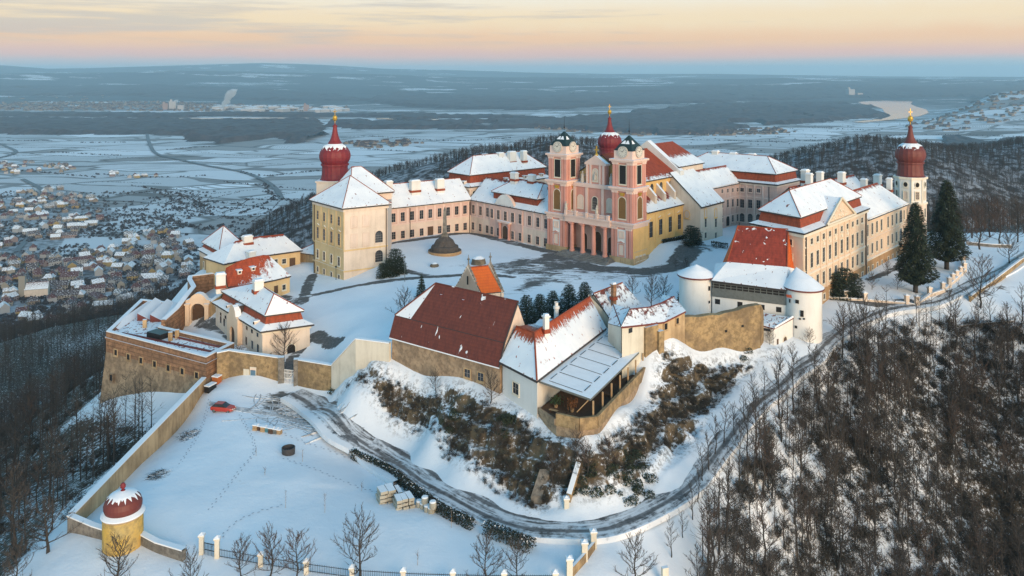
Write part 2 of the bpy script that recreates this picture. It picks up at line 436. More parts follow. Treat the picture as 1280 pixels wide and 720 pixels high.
# ------------------------------------------------------------------ terrain
CTRL = np.array([
 # courtyard and church
 (-35.6,222,0),(-13,238,0),(9,214,0),(20,203,0),(30,196,0),(36,202,.4),(39,207,3.2),(46.5,215.5,3.0),(51,211,2.6),(58,221,2.2),(66,237,2.5),(75,229,1.5),(70,205,1),
 (60,192,.3),(45,187,0),(30,180,-.3),(0,190,-.3),(-15,205,0),(-25,196,-.4),(-31,198,.4),(-41,192,-2.7),(-52,204,-3.9),(-36,196,-1.1),(-10,220,0),(10,200,0),
 # cottages, lawn
 (-56,211,-3),(-70,197,-5.5),(-77,209,-6),(-87,221,-7),(-60,200,-4.3),(-48,185,-3.5),(-33.7,168,-2.6),(-32.6,156,-4),(-10,160,-.6),(-5,150,-1),(-2,134,-1.2),(-18,147,-1.6),(-30,180,-1.8),(-24,153,-2.6),
 (8.4,169,-1),(2.6,160,-1.4),(27,172,-1),(34,165,-1.4),(15,165,-1.1),(24,155,-1.5),(16,150,-1.6),(-15,180,-.8),
 (38,157,-.4),(31,141.8,-.9),(38,143.6,-1.9),(45,146.2,-3.0),(51,149,-3.6),(56,148,-4),(63,152,-4),(44,160,-1.0),(52,165,-.8),(62,170,-.8),
 (3.7,119,-3.7),(11,113,-3.4),(18,121.5,-3.3),(23.5,133,-.6),(26.3,136.6,.4),(29.3,139.6,1.3),(25.6,133,-3.0),(28.8,136.8,-2.9),(5,135,-2.5),(12,128,-4.2),(19,132,-4.2),(9,118,-4.0),(-21.5,139.5,-3.3),(-2,126,-3.3),(-12,133,-3.3),(-27,141,-4.4),(-30.3,144.3,-6),(-31.5,146.5,-9.8),
 # gate yard
 (-42,156,-9.7),(-49,156,-9.3),(-40,161,-7.8),(-60,172,-9),(-71,181,-9),(-58,163,-9.3),(-38,165,-5.5),(-66,165,-9.5),(-76,186,-8.6),(-76,200,-7),(-66,185,-5),(-36,158,-7),(-37,152,-9.8),
 # parking
 (-55,155,-11.4),(-44,151.5,-11.6),(-40,150,-11.5),(-33,145.5,-11.4),(-57,150,-11.8),(-57,106,-12),(-49,101,-12),(-20,95,-12.3),(-30,120,-12),(-40,135,-12),(-20,110,-12.2),(0,100,-12.4),(-25,133,-11.9),(7,95,-12.5),(10,101,-12.3),(-35,105,-12),(-48,120,-12),(-50,140,-12),(-10,108,-12.2),
 # foot of the rocks and the rocks
 (-30.5,142.5,-11.4),(-19.4,131.8,-11.5),(-13.9,128.6,-11.5),(-10.8,121,-11.6),(-3.5,113,-11.7),(2.9,107.4,-11.7),(13,108.3,-10.6),(17.8,111.5,-10),(25,119,-8.8),(30.4,126.8,-7.9),(35.9,135,-6.9),(43.2,144,-5.7),
 (-24,137,-6.3),(-19,134.5,-7.2),(-12,127.5,-5.6),(-7.5,123,-6.8),(-4.8,121,-5.6),(-1,116.5,-7.4),(4.6,114,-6.2),(10,111,-6.8),(14.5,114,-6),(21,123,-5.6),(27,132,-4.8),(32.3,139.2,-4.2),(36,142,-4.6),
 # road outer edge
 (6.2,102.5,-12.4),(17,105,-12),(24.3,109.5,-11.1),(30.3,116.4,-10.2),(37,125,-9),(43,133,-8),(51.6,143.4,-6.5),(61.8,154,-4.5),
 # right slope
 (15.9,98,-14),(24.3,104,-15.2),(36.8,116,-15),(47.5,131,-13.5),(57.6,144,-10.5),(71.5,155,-8),(89,164,-8),(107,167,-7),(34.7,108,-22),(48.7,122,-22),(57.3,122,-28),(64.6,138,-18),(86,134,-34),(96.7,151,-20),(79,140,-27),(43,112,-27),(20,92,-19),(60,100,-36),(40,85,-34),(0,85,-15),(100,110,-45),
 (68,162,-2.5),(86,168.5,-1.3),(105,181,-.5),(132,207,0),(79,172,-.6),(84,189,0),(104.8,212,0),(118,228,0),(90,178,-.5),(106,196,0),(139,228,-.5),(150,165,-9),(150,130,-36),(160,220,-1),(211,329,-14),(180,280,-6),(125,250,-2),(98,172,-2.2),(120,190,-1.5),
 # back edges
 (-60,262,-30),(-20,275,-16),(0,300,-22),(50,290,-12),(110,262,-10),(-100,300,-70),(0,380,-60),(120,380,-40),(220,400,-45),(-30,250,-2),(60,262,0),(90,240,0),
 # left slope
 (-60.5,104,-13.2),(-61,125,-14),(-62,143,-16),(-64,150,-17),(-72,155,-19),(-88,165,-23),(-80,137,-24),(-67,106,-17),(-75,98,-20),(-60,94,-14.5),(-54,95,-12.9),(-40,92,-12.9),(-95,195,-26),(-92,224,-16),(-120,190,-42),(-110,150,-37),(-115,120,-37),(-202,315,-82),(-150,250,-60),(-120,262,-47),(-180,180,-77),(-250,250,-110),(-90,80,-30),(-60,70,-20),(0,60,-18),(-300,400,-125),(-150,90,-60),
], dtype=np.float64)
def _phi(d): return np.sqrt(d * d + 9.0)
_d = np.hypot(CTRL[:, None, 0] - CTRL[None, :, 0], CTRL[:, None, 1] - CTRL[None, :, 1])
_n = len(CTRL)
_A = np.zeros((_n + 3, _n + 3)); _A[:_n, :_n] = -_phi(_d) + np.eye(_n) * 0.6
_A[:_n, _n:] = np.c_[np.ones(_n), CTRL[:, :2]]; _A[_n:, :_n] = _A[:_n, _n:].T
_w = np.linalg.solve(_A, np.r_[CTRL[:, 2], np.zeros(3)])
def _rbf(x, y):
    o = np.empty(len(x))
    for i in range(0, len(x), 20000):
        xs, ys = x[i:i + 20000], y[i:i + 20000]
        o[i:i + 20000] = -_phi(np.hypot(xs[:, None] - CTRL[None, :, 0], ys[:, None] - CTRL[None, :, 1])) @ _w[:_n] + _w[_n] + _w[_n + 1] * xs + _w[_n + 2] * ys
    return o
def sm(v, a, b):
    t = np.clip((v - a) / (b - a), 0, 1); return t * t * (3 - 2 * t)
_lat = np.random.default_rng(3).random((257, 257))
def vnoise(x, y, s):
    """value noise, feature size s metres, 0..1"""
    u, v = np.asarray(x) / s + 1000.3, np.asarray(y) / s + 1000.7
    i, j = np.floor(u).astype(int), np.floor(v).astype(int)
    fu, fv = u - i, v - j
    fu, fv = fu * fu * (3 - 2 * fu), fv * fv * (3 - 2 * fv)
    i, j = i % 256, j % 256
    return (_lat[i, j] * (1 - fu) + _lat[i + 1, j] * fu) * (1 - fv) + (_lat[i, j + 1] * (1 - fu) + _lat[i + 1, j + 1] * fu) * fv
def fnoise(x, y, s, o=4):
    r = 0; a = 1; t = 0
    for k in range(o):
        r = r + a * vnoise(x + 37 * k, y - 91 * k, s / 2 ** k); t += a; a *= 0.5
    return r / t
VALLEY = -227.0
RIVER = [W(*p, VALLEY)[:2] for p in [(1066, 128), (1095, 125.2), (1130, 125), (1144, 126.5), (1141, 130), (1149, 133), (1163, 137), (1166, 141), (1152, 145.6), (1130, 148.6), (1100, 151.6), (1078, 153.5), (1060, 153), (1086, 150), (1099, 146), (1104, 141), (1101, 136), (1090, 132), (1072, 130.6)]]
def far_z(x, y):
    r = np.hypot(x - 10, y - 190)
    z = VALLEY + 0 * x
    # flank of the abbey hill
    z = np.maximum(z, -55 - (r - 230) * 0.30 + 10 * (fnoise(x, y, 120) - .5))
    # wooded ridges behind the abbey
    cx = np.array([-900, -420, -330, -280, -220, -140, -40, 50, 150, 290, 324, 370, 441, 504, 576, 700, 1500])
    cz = np.array([-227, -227, -165, -122, -95, -68, -44, -31, -46, -72, -66, -55, -41, -44, -51, -40, -30])
    crest = np.interp(x, cx, cz) + 227
    dy = y - 960 - 0.12 * x
    prof = np.where(dy < 0, np.exp(-(dy / 330) ** 2), np.exp(-(dy / 240) ** 2))
    z = np.maximum(z, VALLEY + crest * prof * (0.94 + 0.1 * fnoise(x, y, 160)))
    # vineyard terraces left, low swells
    z = z + 7 * (fnoise(x, y, 420) - .5) * sm(r, 700, 1200) * (1 - sm(y, 3500, 6000))
    # hill on the right horizon
    z = z + 165 * np.exp(-((x - 3150) / 750) ** 2 - ((y - 4700) / 900) ** 2)
    m_ = (y > 4200) & (y < 8300) & (x > 1800) & (x < 4300)
    if m_.any():
        xs, ys = x[m_], y[m_]; dr = np.where(inpoly(xs, ys, RIVER), 0, dline(xs, ys, RIVER + RIVER[:1]))
        kk = sm(dr, 40, 420); z[m_] = z[m_] * kk + (VALLEY + 2) * (1 - kk)
    # low hills and the far range
    d = np.hypot(x, y)
    px = 640 + 1000 * x / np.maximum(y, 1)
    z = z + sm(d, 8500, 11500) * (45 + 70 * fnoise(x, y, 2600, 3)) * (1 - sm(d, 15000, 16500))
    top = np.interp(px, [-400, 0, 60, 150, 240, 330, 400, 480, 560, 660, 760, 900, 1100, 1300, 1700], [86, 82, 86, 84, 82, 79.5, 81, 85.5, 87, 90, 92, 92, 95, 95, 94])
    hh = CZ + (90 - top) * 21.0 + 227
    z = z + hh * np.exp(-((d - 21500) / 3200) ** 2) * (0.93 + 0.12 * fnoise(x, y, 3000, 3))
    top2 = np.interp(px, [-400, 0, 200, 420, 600, 800, 1000, 1300], [98, 98, 96, 97, 100, 102, 104, 104])
    z = z + (CZ + (90 - top2) * 14.5 + 227) * np.exp(-((d - 14500) / 1500) ** 2) * (0.75 + 0.4 * fnoise(x, y, 2200, 4))
    return z
def terr(x, y):
    x, y = np.atleast_1d(np.asarray(x, float)), np.atleast_1d(np.asarray(y, float))
    r = np.hypot(x - 10, y - 190)
    w = sm(r, 215, 330)
    z = np.empty(len(x))
    near = w < 1
    zf = far_z(x, y)
    z[:] = zf
    if near.any():
        zn = _rbf(x[near], y[near])
        # broken ground on the rocks and the wooded slopes
        z[near] = zn * (1 - w[near]) + zf[near] * w[near]
    return z
def tz(x, y): return float(terr([x], [y])[0])
def G(px, py):
    """the ground point seen at a pixel, by marching along the view ray"""
    k, l = (px - HX) / F, (py - HY) / F
    t = np.concatenate([np.arange(70, 420, 0.5), np.geomspace(420, 30000, 1500)])
    h = terr(k * t, t) - (CZ - l * t)
    i = int(np.argmax(h > 0))
    return V(k * t[i], t[i], CZ - l * t[i])

def inpoly(x, y, poly):
    c = np.zeros(len(x), bool); n = len(poly)
    for i in range(n):
        x1, y1 = poly[i][:2]; x2, y2 = poly[(i + 1) % n][:2]
        hit = ((y1 > y) != (y2 > y)) & (x < (x2 - x1) * (y - y1) / (y2 - y1 + 1e-12) + x1)
        c ^= hit
    return c
def dline(x, y, pts):
    d = np.full(len(x), 1e9)
    for (x1, y1), (x2, y2) in zip([p[:2] for p in pts[:-1]], [p[:2] for p in pts[1:]]):
        L2 = (x2 - x1) ** 2 + (y2 - y1) ** 2 + 1e-9
        t = np.clip(((x - x1) * (x2 - x1) + (y - y1) * (y2 - y1)) / L2, 0, 1)
        d = np.minimum(d, np.hypot(x - x1 - t * (x2 - x1), y - y1 - t * (y2 - y1)))
    return d
def catmull(pts, step=1.0):
    P = [Vector(p[:2]) for p in pts]
    P = [P[0] * 2 - P[1]] + P + [P[-1] * 2 - P[-2]]
    o = []
    for i in range(1, len(P) - 2):
        n = max(2, int((P[i + 1] - P[i]).length / step))
        for j in range(n):
            t = j / n; a, b, c, d = P[i - 1], P[i], P[i + 1], P[i + 2]
            o.append(0.5 * ((2 * b) + (c - a) * t + (2 * a - 5 * b + 4 * c - d) * t * t + (3 * b - 3 * c + d - a) * t ** 3))
    o.append(P[-2]); return o

ROAD = [G(*p) for p in [(408, 512), (440, 537), (490, 572), (545, 607), (600, 638), (650, 655), (700, 661), (750, 658), (800, 641), (850, 606), (890, 562), (920, 525), (950, 493), (985, 462), (1012, 440), (1036, 420), (1060, 403)]]
ROAD2 = [ROAD[-2], ROAD[-1], G(1100, 388), G(1150, 378), G(1200, 362), G(1240, 345), G(1275, 324), G(1330, 296)]
SWEPT = [G(*p) for p in [(520, 330), (600, 326), (660, 322), (690, 316), (740, 332), (800, 336), (842, 332), (862, 305), (890, 304), (925, 282), (925, 290), (900, 312), (850, 345), (826, 352), (790, 352), (700, 362), (640, 372), (620, 366), (640, 350), (600, 342)]]

RWOOD = [tuple(G(*p)[:2]) for p in [(872, 716), (888, 650), (912, 606), (940, 566), (978, 518), (1015, 474), (1055, 434), (1100, 408), (1180, 406), (1285, 402), (1340, 402), (1340, 790), (1100, 800), (870, 790)]]
RWIDE = RWOOD[:9] + [tuple(G(*p)[:2]) for p in [(1480, 402), (1480, 790)]] + RWOOD[-2:]
def build_terrain():
    az = np.radians(np.linspace(-50, 50, 900))
    rad = np.concatenate([np.arange(36, 96, 2.5), np.arange(96, 262, 0.62), np.arange(262, 300, 1.5)])
    r = 300.0; far = []
    while r < 36500:
        far.append(r); r *= 1.021
    rad = np.concatenate([rad, far])
    A, RR = np.meshgrid(az, rad)
    # rings are lines of equal depth: x = depth * tan(azimuth)
    y = (RR * np.cos(A) ** 0.5).ravel(); x = (RR * np.cos(A) ** 0.5 * np.tan(A)).ravel()
    z = terr(x, y)
    rr = np.hypot(x - 10, y - 190)
    nearm = rr < 330
    forest = np.zeros(len(x)); dirt = np.zeros(len(x)); rock = np.zeros(len(x)); farw = sm(rr, 420, 700)
    xn, yn = x[nearm], y[nearm]
    def poly_soft(poly, soft, wob=2.5):
        wx = xn + wob * (fnoise(xn, yn, 9) - .5) * 2; wy = yn + wob * (fnoise(xn + 500, yn, 9) - .5) * 2
        ins = inpoly(wx, wy, poly); d = dline(wx, wy, list(poly) + [poly[0]])
        return np.where(ins, 0.5 + 0.5 * np.clip(d / soft, 0, 1), 0.5 - 0.5 * np.clip(d / soft, 0, 1))
    rightwood = RWIDE
    leftwood = [(-61.5, 98), (-62.5, 125), (-63.5, 146), (-70, 155), (-90, 168), (-95, 215), (-90, 240), (-70, 245), (-40, 262), (40, 285), (120, 258), (160, 250), (330, 420), (-400, 500), (-400, 90), (-80, 84)]
    pxn, pyn = HX + F * xn / yn, 0
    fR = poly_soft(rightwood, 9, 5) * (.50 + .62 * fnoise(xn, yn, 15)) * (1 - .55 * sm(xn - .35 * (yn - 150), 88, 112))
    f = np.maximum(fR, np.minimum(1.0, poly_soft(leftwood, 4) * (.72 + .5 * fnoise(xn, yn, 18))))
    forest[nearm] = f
    forest[~nearm] = np.where((rr[~nearm] < 900), 1.0, 0.0)
    rk = poly_soft([(-32, 143.5), (-27, 142), (-21, 139), (-2, 125), (4, 118), (11, 112.5), (18, 121), (26, 138), (31, 140.5), (45, 145), (52, 148.5), (48, 147.5), (43, 144), (36, 135), (30.4, 126.8), (25, 119.5), (18, 112), (13, 109), (3, 108), (-3.5, 113.5), (-10.8, 121.8), (-13.9, 129), (-19.4, 132.6), (-30, 143)], 1.4, 1.6)
    rock[nearm] = rk
    dz = rk * (fnoise(xn, yn, 3.2, 4) - .5) * 2.6 + f * (fnoise(xn, yn, 7, 3) - .5) * 1.4
    # steps of bare rock
    ph = (z[nearm] + dz + 2.4 * fnoise(xn, yn, 11)) / 2.1; fr = ph - np.floor(ph)
    dz += rk * 0.9 * 2.1 * (sm(fr, .58, .98) - fr)
    wl = rk < .05
    dz += wl * (1 - f) * (fnoise(xn, yn, 5, 3) - .5) * 0.22
    z[nearm] += dz
    # far ridges carry woods; small bumps so that the ground never reads as one sheet
    ridge = np.maximum(z + 205, 0) * (np.abs(y - 960 - .12 * x) < 420) * (rr > 330)
    for pl in ([(-60, 262), (30, 240), (70, 236), (110, 246), (150, 268), (130, 282), (80, 300), (60, 330), (-60, 335)], [(-60, 330), (60, 322), (170, 308), (250, 318), (245, 345), (215, 352), (180, 372), (120, 400), (60, 440), (-60, 445)]):
        tw_ = inpoly(x, y, [W(*q, VALLEY)[:2] for q in pl]) & (rr > 500)
        forest = np.maximum(forest, tw_ * (.25 + .75 * fnoise(x, y, 70)))
    forest = np.maximum(forest, np.clip(ridge / 25, 0, 1) * (y > 380))
    # swept paving, paths
    sw = np.zeros(len(xn))
    yard = [tuple(G(*q)[:2]) for q in [(312, 500), (350, 484), (372, 490), (420, 505), (452, 535), (470, 556), (440, 552), (400, 541), (350, 528), (318, 517)]]
    junc = [tuple(G(*q)[:2]) for q in [(1028, 398), (1060, 388), (1110, 382), (1170, 374), (1235, 350), (1275, 340), (1275, 362), (1225, 392), (1120, 404), (1065, 424), (1030, 436), (1012, 446)]]
    sw = np.maximum(sw, poly_soft(junc, 4, 4.0) * (.30 + .8 * fnoise(xn + 77, yn, 6)))
    sw = np.maximum(sw, poly_soft(yard, 4, 3.0) * (.58 + .75 * fnoise(xn, yn * 1.6, 5)))
    sw = np.maximum(sw, poly_soft(SWEPT, 5, 4.0) * (.35 + .9 * fnoise(xn * .6, yn * 1.5, 14)))
    P = lambda *ps: [G(*p)[:2] for p in ps]
    for pts, wd in ((P((690, 319), (740, 336), (800, 340), (846, 332), (862, 312)), 4.2), (P((482, 306), (540, 297), (587, 291), (640, 304), (690, 316)), 2.6), (P((380, 372), (430, 361), (480, 352), (540, 346), (600, 343), (640, 347)), 1.5), (P((482, 310), (480, 335), (505, 338), (545, 346)), 1.6),
                    (P((390, 345), (384, 362), (378, 378), (352, 372)), 2.0), (P((360, 470), (365, 450), (380, 428), (396, 420), (425, 428)), 1.6), (P((253, 402), (285, 415), (320, 440)), 2.2), (P((1030, 372), (1090, 380), (1150, 380)), 1.6), (P((1085, 350), (1120, 335), (1135, 318)), 1.2)):
        d = dline(xn, yn, [p for p in pts]) + 1.0 * (fnoise(xn, yn, 5) - .5)
        sw = np.maximum(sw, 1 - sm(d, wd * .5, wd * 1.15))
    dirt[nearm] = sw * (.66 + .5 * fnoise(xn * .7, yn * 1.4, 6))
    nr, nc = len(rad), len(az)
    idx = np.arange(nr * nc).reshape(nr, nc)
    q = np.stack([idx[:-1, :-1], idx[:-1, 1:], idx[1:, 1:], idx[1:, :-1]], -1).reshape(-1, 4)
    me = bpy.data.meshes.new('ground')
    me.vertices.add(len(x)); me.vertices.foreach_set('co', np.stack([x, y, z], 1).astype(np.float32).ravel())
    me.loops.add(q.size); me.loops.foreach_set('vertex_index', q.astype(np.int32).ravel())
    me.polygons.add(len(q)); me.polygons.foreach_set('loop_start', np.arange(0, q.size, 4, dtype=np.int32))
    me.polygons.foreach_set('loop_total', np.full(len(q), 4, dtype=np.int32))
    me.polygons.foreach_set('use_smooth', np.ones(len(q), bool))
    ca = me.attributes.new('zone', 'FLOAT_COLOR', 'POINT')
    ca.data.foreach_set('color', np.stack([forest, dirt, rock, farw], 1).astype(np.float32).ravel())
    me.update(); me.validate()
    # material
    m, t, b = nodes('snowy_ground'); k = NB(t)
    p = k.pos(); a = k.attr('zone')
    sp = k.n('ShaderNodeSeparateColor'); t.links.new(a.outputs['Color'], sp.inputs[0])
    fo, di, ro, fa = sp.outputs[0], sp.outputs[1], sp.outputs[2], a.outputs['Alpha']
    n_big, n_mid, n_fine = k.noise(p, 0.06, 5, 0.6), k.noise(p, 0.45, 6, 0.68), k.noise(p, 2.2, 4, 0.7)
    n_rk = k.noise(p, 1.25, 7, 0.78)
    snow = k.mix(k.step(n_big, 0.35, 0.7), (0.80, 0.83, 0.87, 1), (0.72, 0.76, 0.81, 1))
    snow = k.mix(k.math('MULTIPLY', k.step(k.math('ADD', k.math('MULTIPLY', n_mid, 0.5), k.math('MULTIPLY', n_rk, 0.5)), 0.585, 0.70), 0.45), snow, (0.52, 0.50, 0.46, 1))
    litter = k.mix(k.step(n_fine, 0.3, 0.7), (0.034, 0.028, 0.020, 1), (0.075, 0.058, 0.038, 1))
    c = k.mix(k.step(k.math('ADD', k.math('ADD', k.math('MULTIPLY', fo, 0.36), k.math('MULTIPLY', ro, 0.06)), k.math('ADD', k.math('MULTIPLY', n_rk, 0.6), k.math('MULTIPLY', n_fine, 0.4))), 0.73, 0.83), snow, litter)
    paving = k.mix(k.step(n_fine, 0.3, 0.7), (0.085, 0.085, 0.083, 1), (0.16, 0.155, 0.15, 1))
    stk = k.noise(k.scale(p, (0.25, 0.9, 1)), 1.0, 6, 0.65, 0.8)
    c = k.mix(k.step(k.math('ADD', k.math('MULTIPLY', di, 0.52), k.math('ADD', k.math('MULTIPLY', stk, 0.75), k.math('MULTIPLY', n_fine, 0.2))), 0.78, 0.90), c, paving)
    nz = k.n('ShaderNodeSeparateXYZ'); t.links.new(k.n('ShaderNodeNewGeometry').outputs['Normal'], nz.inputs[0])
    earth = k.mix(k.step(n_mid, 0.35, 0.65), (0.15, 0.11, 0.065, 1), (0.045, 0.036, 0.026, 1))
    bare = k.step(k.math('SUBTRACT', k.math('MULTIPLY', ro, 1.0), k.math('ADD', k.math('MULTIPLY', nz.outputs[2], 0.75), k.math('MULTIPLY', n_mid, 0.45))), 0.0, 0.13)
    c = k.mix(k.math('MULTIPLY', k.step(n_rk, 0.50, 0.555), k.math('MULTIPLY', ro, 1.0)), c, litter)
    c = k.mix(k.math('MULTIPLY', bare, k.step(n_rk, 0.34, 0.46)), c, earth)
    # the valley: fields, ploughland, far woods
    vr = k.n('ShaderNodeMapping'); vr.inputs['Rotation'].default_value = (0, 0, 0.45); vr.inputs['Scale'].default_value = (1 / 330, 1 / 150, 0)
    t.links.new(p, vr.inputs[0])
    wob = k.n('ShaderNodeTexNoise'); wob.inputs['Scale'].default_value = 0.0022; wob.inputs['Detail'].default_value = 2; t.links.new(p, wob.inputs['Vector'])
    va = k.n('ShaderNodeVectorMath', operation='MULTIPLY_ADD'); t.links.new(wob.outputs['Color'], va.inputs[0]); va.inputs[1].default_value = (1.6, 1.6, 0); t.links.new(vr.outputs[0], va.inputs[2])
    vo = k.n('ShaderNodeTexVoronoi', distance='CHEBYCHEV'); vo.inputs['Scale'].default_value = 1.0; vo.inputs['Randomness'].default_value = 0.8; t.links.new(va.outputs[0], vo.inputs['Vector'])
    vs_ = k.n('ShaderNodeSeparateColor'); t.links.new(vo.outputs['Color'], vs_.inputs[0])
    field = k.mix(vs_.outputs[0], (0.78, 0.81, 0.85, 1), (0.50, 0.52, 0.54, 1))
    field = k.mix(k.math('MULTIPLY', k.step(vs_.outputs[1], 0.80, 0.88), 0.75), field, (0.16, 0.135, 0.115, 1))
    row = k.n('ShaderNodeTexWave', wave_type='BANDS'); t.links.new(k.scale(va.outputs[0], (1, 1, 0)), row.inputs['Vector']); row.inputs['Scale'].default_value = 9.0; row.inputs['Distortion'].default_value = 1.5
    row2 = k.n('ShaderNodeTexWave', wave_type='BANDS', bands_direction='Y'); t.links.new(k.scale(va.outputs[0], (1, 1, 0)), row2.inputs['Vector']); row2.inputs['Scale'].default_value = 2.2; row2.inputs['Distortion'].default_value = 2.5; row2.inputs['Detail Scale'].default_value = 0.7
    field = k.mix(k.math('MULTIPLY', k.math('ADD', k.math('MULTIPLY', k.step(row.outputs['Fac'], 0.55, 0.95), k.step(vs_.outputs[0], 0.48, 0.5)), k.math('MULTIPLY', k.step(row2.outputs['Fac'], 0.5, 0.9), k.step(vs_.outputs[0], 0.5, 0.48))), k.math('MULTIPLY', vs_.outputs[2], 0.75), True), field, (0.20, 0.19, 0.18, 1))
    vd = k.n('ShaderNodeTexVoronoi', distance='CHEBYCHEV', feature='F2'); vd.inputs['Scale'].default_value = 1.0; vd.inputs['Randomness'].default_value = 0.8; t.links.new(va.outputs[0], vd.inputs['Vector'])
    edge = k.math('SUBTRACT', vd.outputs['Distance'], vo.outputs['Distance'])
    field = k.mix(k.math('MULTIPLY', k.math('SUBTRACT', 1.0, k.step(edge, 0.02, 0.075)), 0.75), field, (0.10, 0.09, 0.08, 1))
    ps = k.n('ShaderNodeSeparateXYZ'); t.links.new(p, ps.inputs[0])
    wn_ = k.noise(k.scale(p, (1 / 1500, 1 / 900, 0)), 1.0, 7, 0.66)
    dist = k.step(ps.outputs[1], 4200, 7500)
    woods = k.step(k.math('ADD', wn_, k.math('MULTIPLY', dist, 0.12)), 0.525, 0.56)
    field = k.mix(k.math('MULTIPLY', woods, k.math('ADD', 0.15, k.math('MULTIPLY', dist, 0.8), True)), field, (0.05, 0.05, 0.05, 1))
    field = k.mix(k.math('MULTIPLY', k.step(k.noise(p, 0.012, 6, 0.7), 0.56, 0.72), 0.35), field, (0.14, 0.13, 0.12, 1))
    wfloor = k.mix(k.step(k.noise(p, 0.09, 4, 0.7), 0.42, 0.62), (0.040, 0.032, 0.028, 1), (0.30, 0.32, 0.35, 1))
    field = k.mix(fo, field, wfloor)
    c = k.mix(fa, c, field)
    t.links.new(c, b.inputs['Base Color']); b.inputs['Roughness'].default_value = 0.9; b.inputs['Specular IOR Level'].default_value = 0.2
    k.bump(k.math('ADD', n_mid, k.math('MULTIPLY', n_fine, 0.35)), 0.35, 0.35, b)
    me.materials.append(m)
    return tag(link('ground', me), None, None, None, 'structure')
build_terrain()

def roadmat(name, c, snow_edge=0.72, centre=True):
    """u runs 0..1 across, v along in metres: wet tracks, slush between them, snow creeping in from the edges"""
    m, t, b = nodes(name); k = NB(t)
    uv = k.uv(); s = k.n('ShaderNodeSeparateXYZ'); t.links.new(uv, s.inputs[0])
    u = k.math('ABSOLUTE', k.math('SUBTRACT', k.math('MULTIPLY', s.outputs[0], 2.0), 1.0))
    n1 = k.noise(k.scale(uv, (9, 0.16, 1)), 1.0, 5, 0.65); n2 = k.noise(k.pos(), 1.2, 5, 0.7)
    nn = k.math('ADD', k.math('MULTIPLY', n1, 0.65), k.math('MULTIPLY', n2, 0.35))
    w = k.n('ShaderNodeTexWave', wave_type='BANDS', bands_direction='X'); w.inputs['Scale'].default_value = 0.62; w.inputs['Phase Offset'].default_value = 1.2
    w.inputs['Distortion'].default_value = 0.0; t.links.new(uv, w.inputs['Vector'])
    e = k.step(k.math('ADD', u, k.math('MULTIPLY', k.math('SUBTRACT', n2, 0.5), 0.5)), snow_edge, snow_edge + 0.18)
    mid = k.math('MULTIPLY', k.step(nn, 0.45, 0.62), 0.78)
    if centre:
        mid = k.math('MAXIMUM', mid, k.math('MULTIPLY', k.math('MULTIPLY', k.math('SUBTRACT', 1.0, k.step(u, 0.03, 0.16)), k.step(n1, 0.34, 0.56)), 0.9))
    rut = k.math('SUBTRACT', 1.0, k.step(k.math('ABSOLUTE', k.math('SUBTRACT', u, 0.40)), 0.07, 0.17))
    mid = k.math('MULTIPLY', k.math('MAXIMUM', mid, k.math('MULTIPLY', k.step(nn, 0.40, 0.56), 0.8)), k.math('SUBTRACT', 1.0, k.math('MULTIPLY', rut, 0.85)))
    sn = k.math('MAXIMUM', e, mid)
    col = k.mix(k.step(n2, 0.35, 0.7), c4(c), c4([x * 1.9 for x in c]))
    t.links.new(k.mix(sn, col, (0.74, 0.77, 0.81, 1)), b.inputs['Base Color'])
    t.links.new(k.math('ADD', 0.45, k.math('MULTIPLY', sn, 0.4)), b.inputs['Roughness'])
    k.bump(n2, 0.2, 0.1, b)
    return m
def strip_mesh(mb, pts, width, dz=0.10, step=1.0, across=6, m=0, closed_kerb=0.0):
    c = catmull(pts, step); n = len(c); rows = []; dist = 0
    for i, q in enumerate(c):
        d = (c[min(i + 1, n - 1)] - c[max(i - 1, 0)]).normalized(); nv = Vector((-d.y, d.x))
        if i: dist += (q - c[i - 1]).length
        rows.append(([q + nv * width * (0.5 - j / across) for j in range(across + 1)], dist))
    xs = np.array([[p.x for p in r[0]] for r in rows]); ys = np.array([[p.y for p in r[0]] for r in rows])
    zs = terr(xs.ravel(), ys.ravel()).reshape(xs.shape)
    # a road is level across its width
    zs = zs.mean(1, keepdims=True) * 0.7 + zs * 0.3 + dz
    ker = np.ones(7) / 7
    zp = np.pad(zs, ((3, 3), (0, 0)), mode='edge'); zs = sum(zp[i:i + len(zs)] for i in range(7)) / 7
    for i in range(n - 1):
        for j in range(across):
            mb.face([(xs[i, j], ys[i, j], zs[i, j]), (xs[i + 1, j], ys[i + 1, j], zs[i + 1, j]), (xs[i + 1, j + 1], ys[i + 1, j + 1], zs[i + 1, j + 1]), (xs[i, j + 1], ys[i, j + 1], zs[i, j + 1])], m,
                    uv=[(j / across, rows[i][1]), (j / across, rows[i + 1][1]), ((j + 1) / across, rows[i + 1][1]), ((j + 1) / across, rows[i][1])], smooth=True)
    # low shoulders so that the sheet meets the ground
    for j in (0, across):
        for i in range(n - 1):
            mb.face([(xs[i, j], ys[i, j], zs[i, j]), (xs[i + 1, j], ys[i + 1, j], zs[i + 1, j]), (xs[i + 1, j], ys[i + 1, j], zs[i + 1, j] - .8), (xs[i, j], ys[i, j], zs[i, j] - .8)], m,
                    uv=[(0.0, 0)] * 4)
M['road'] = roadmat('wet_road', (0.058, 0.054, 0.052), 0.80)
M['lane'] = roadmat('snowy_lane', (0.060, 0.057, 0.053), 0.50)
mb = MB(); strip_mesh(mb, ROAD, 5.6, 0.16); struct('road', mb, M['road'])
mb = MB(); strip_mesh(mb, ROAD2, 4.6, 0.16); struct('lane', mb, M['lane'])
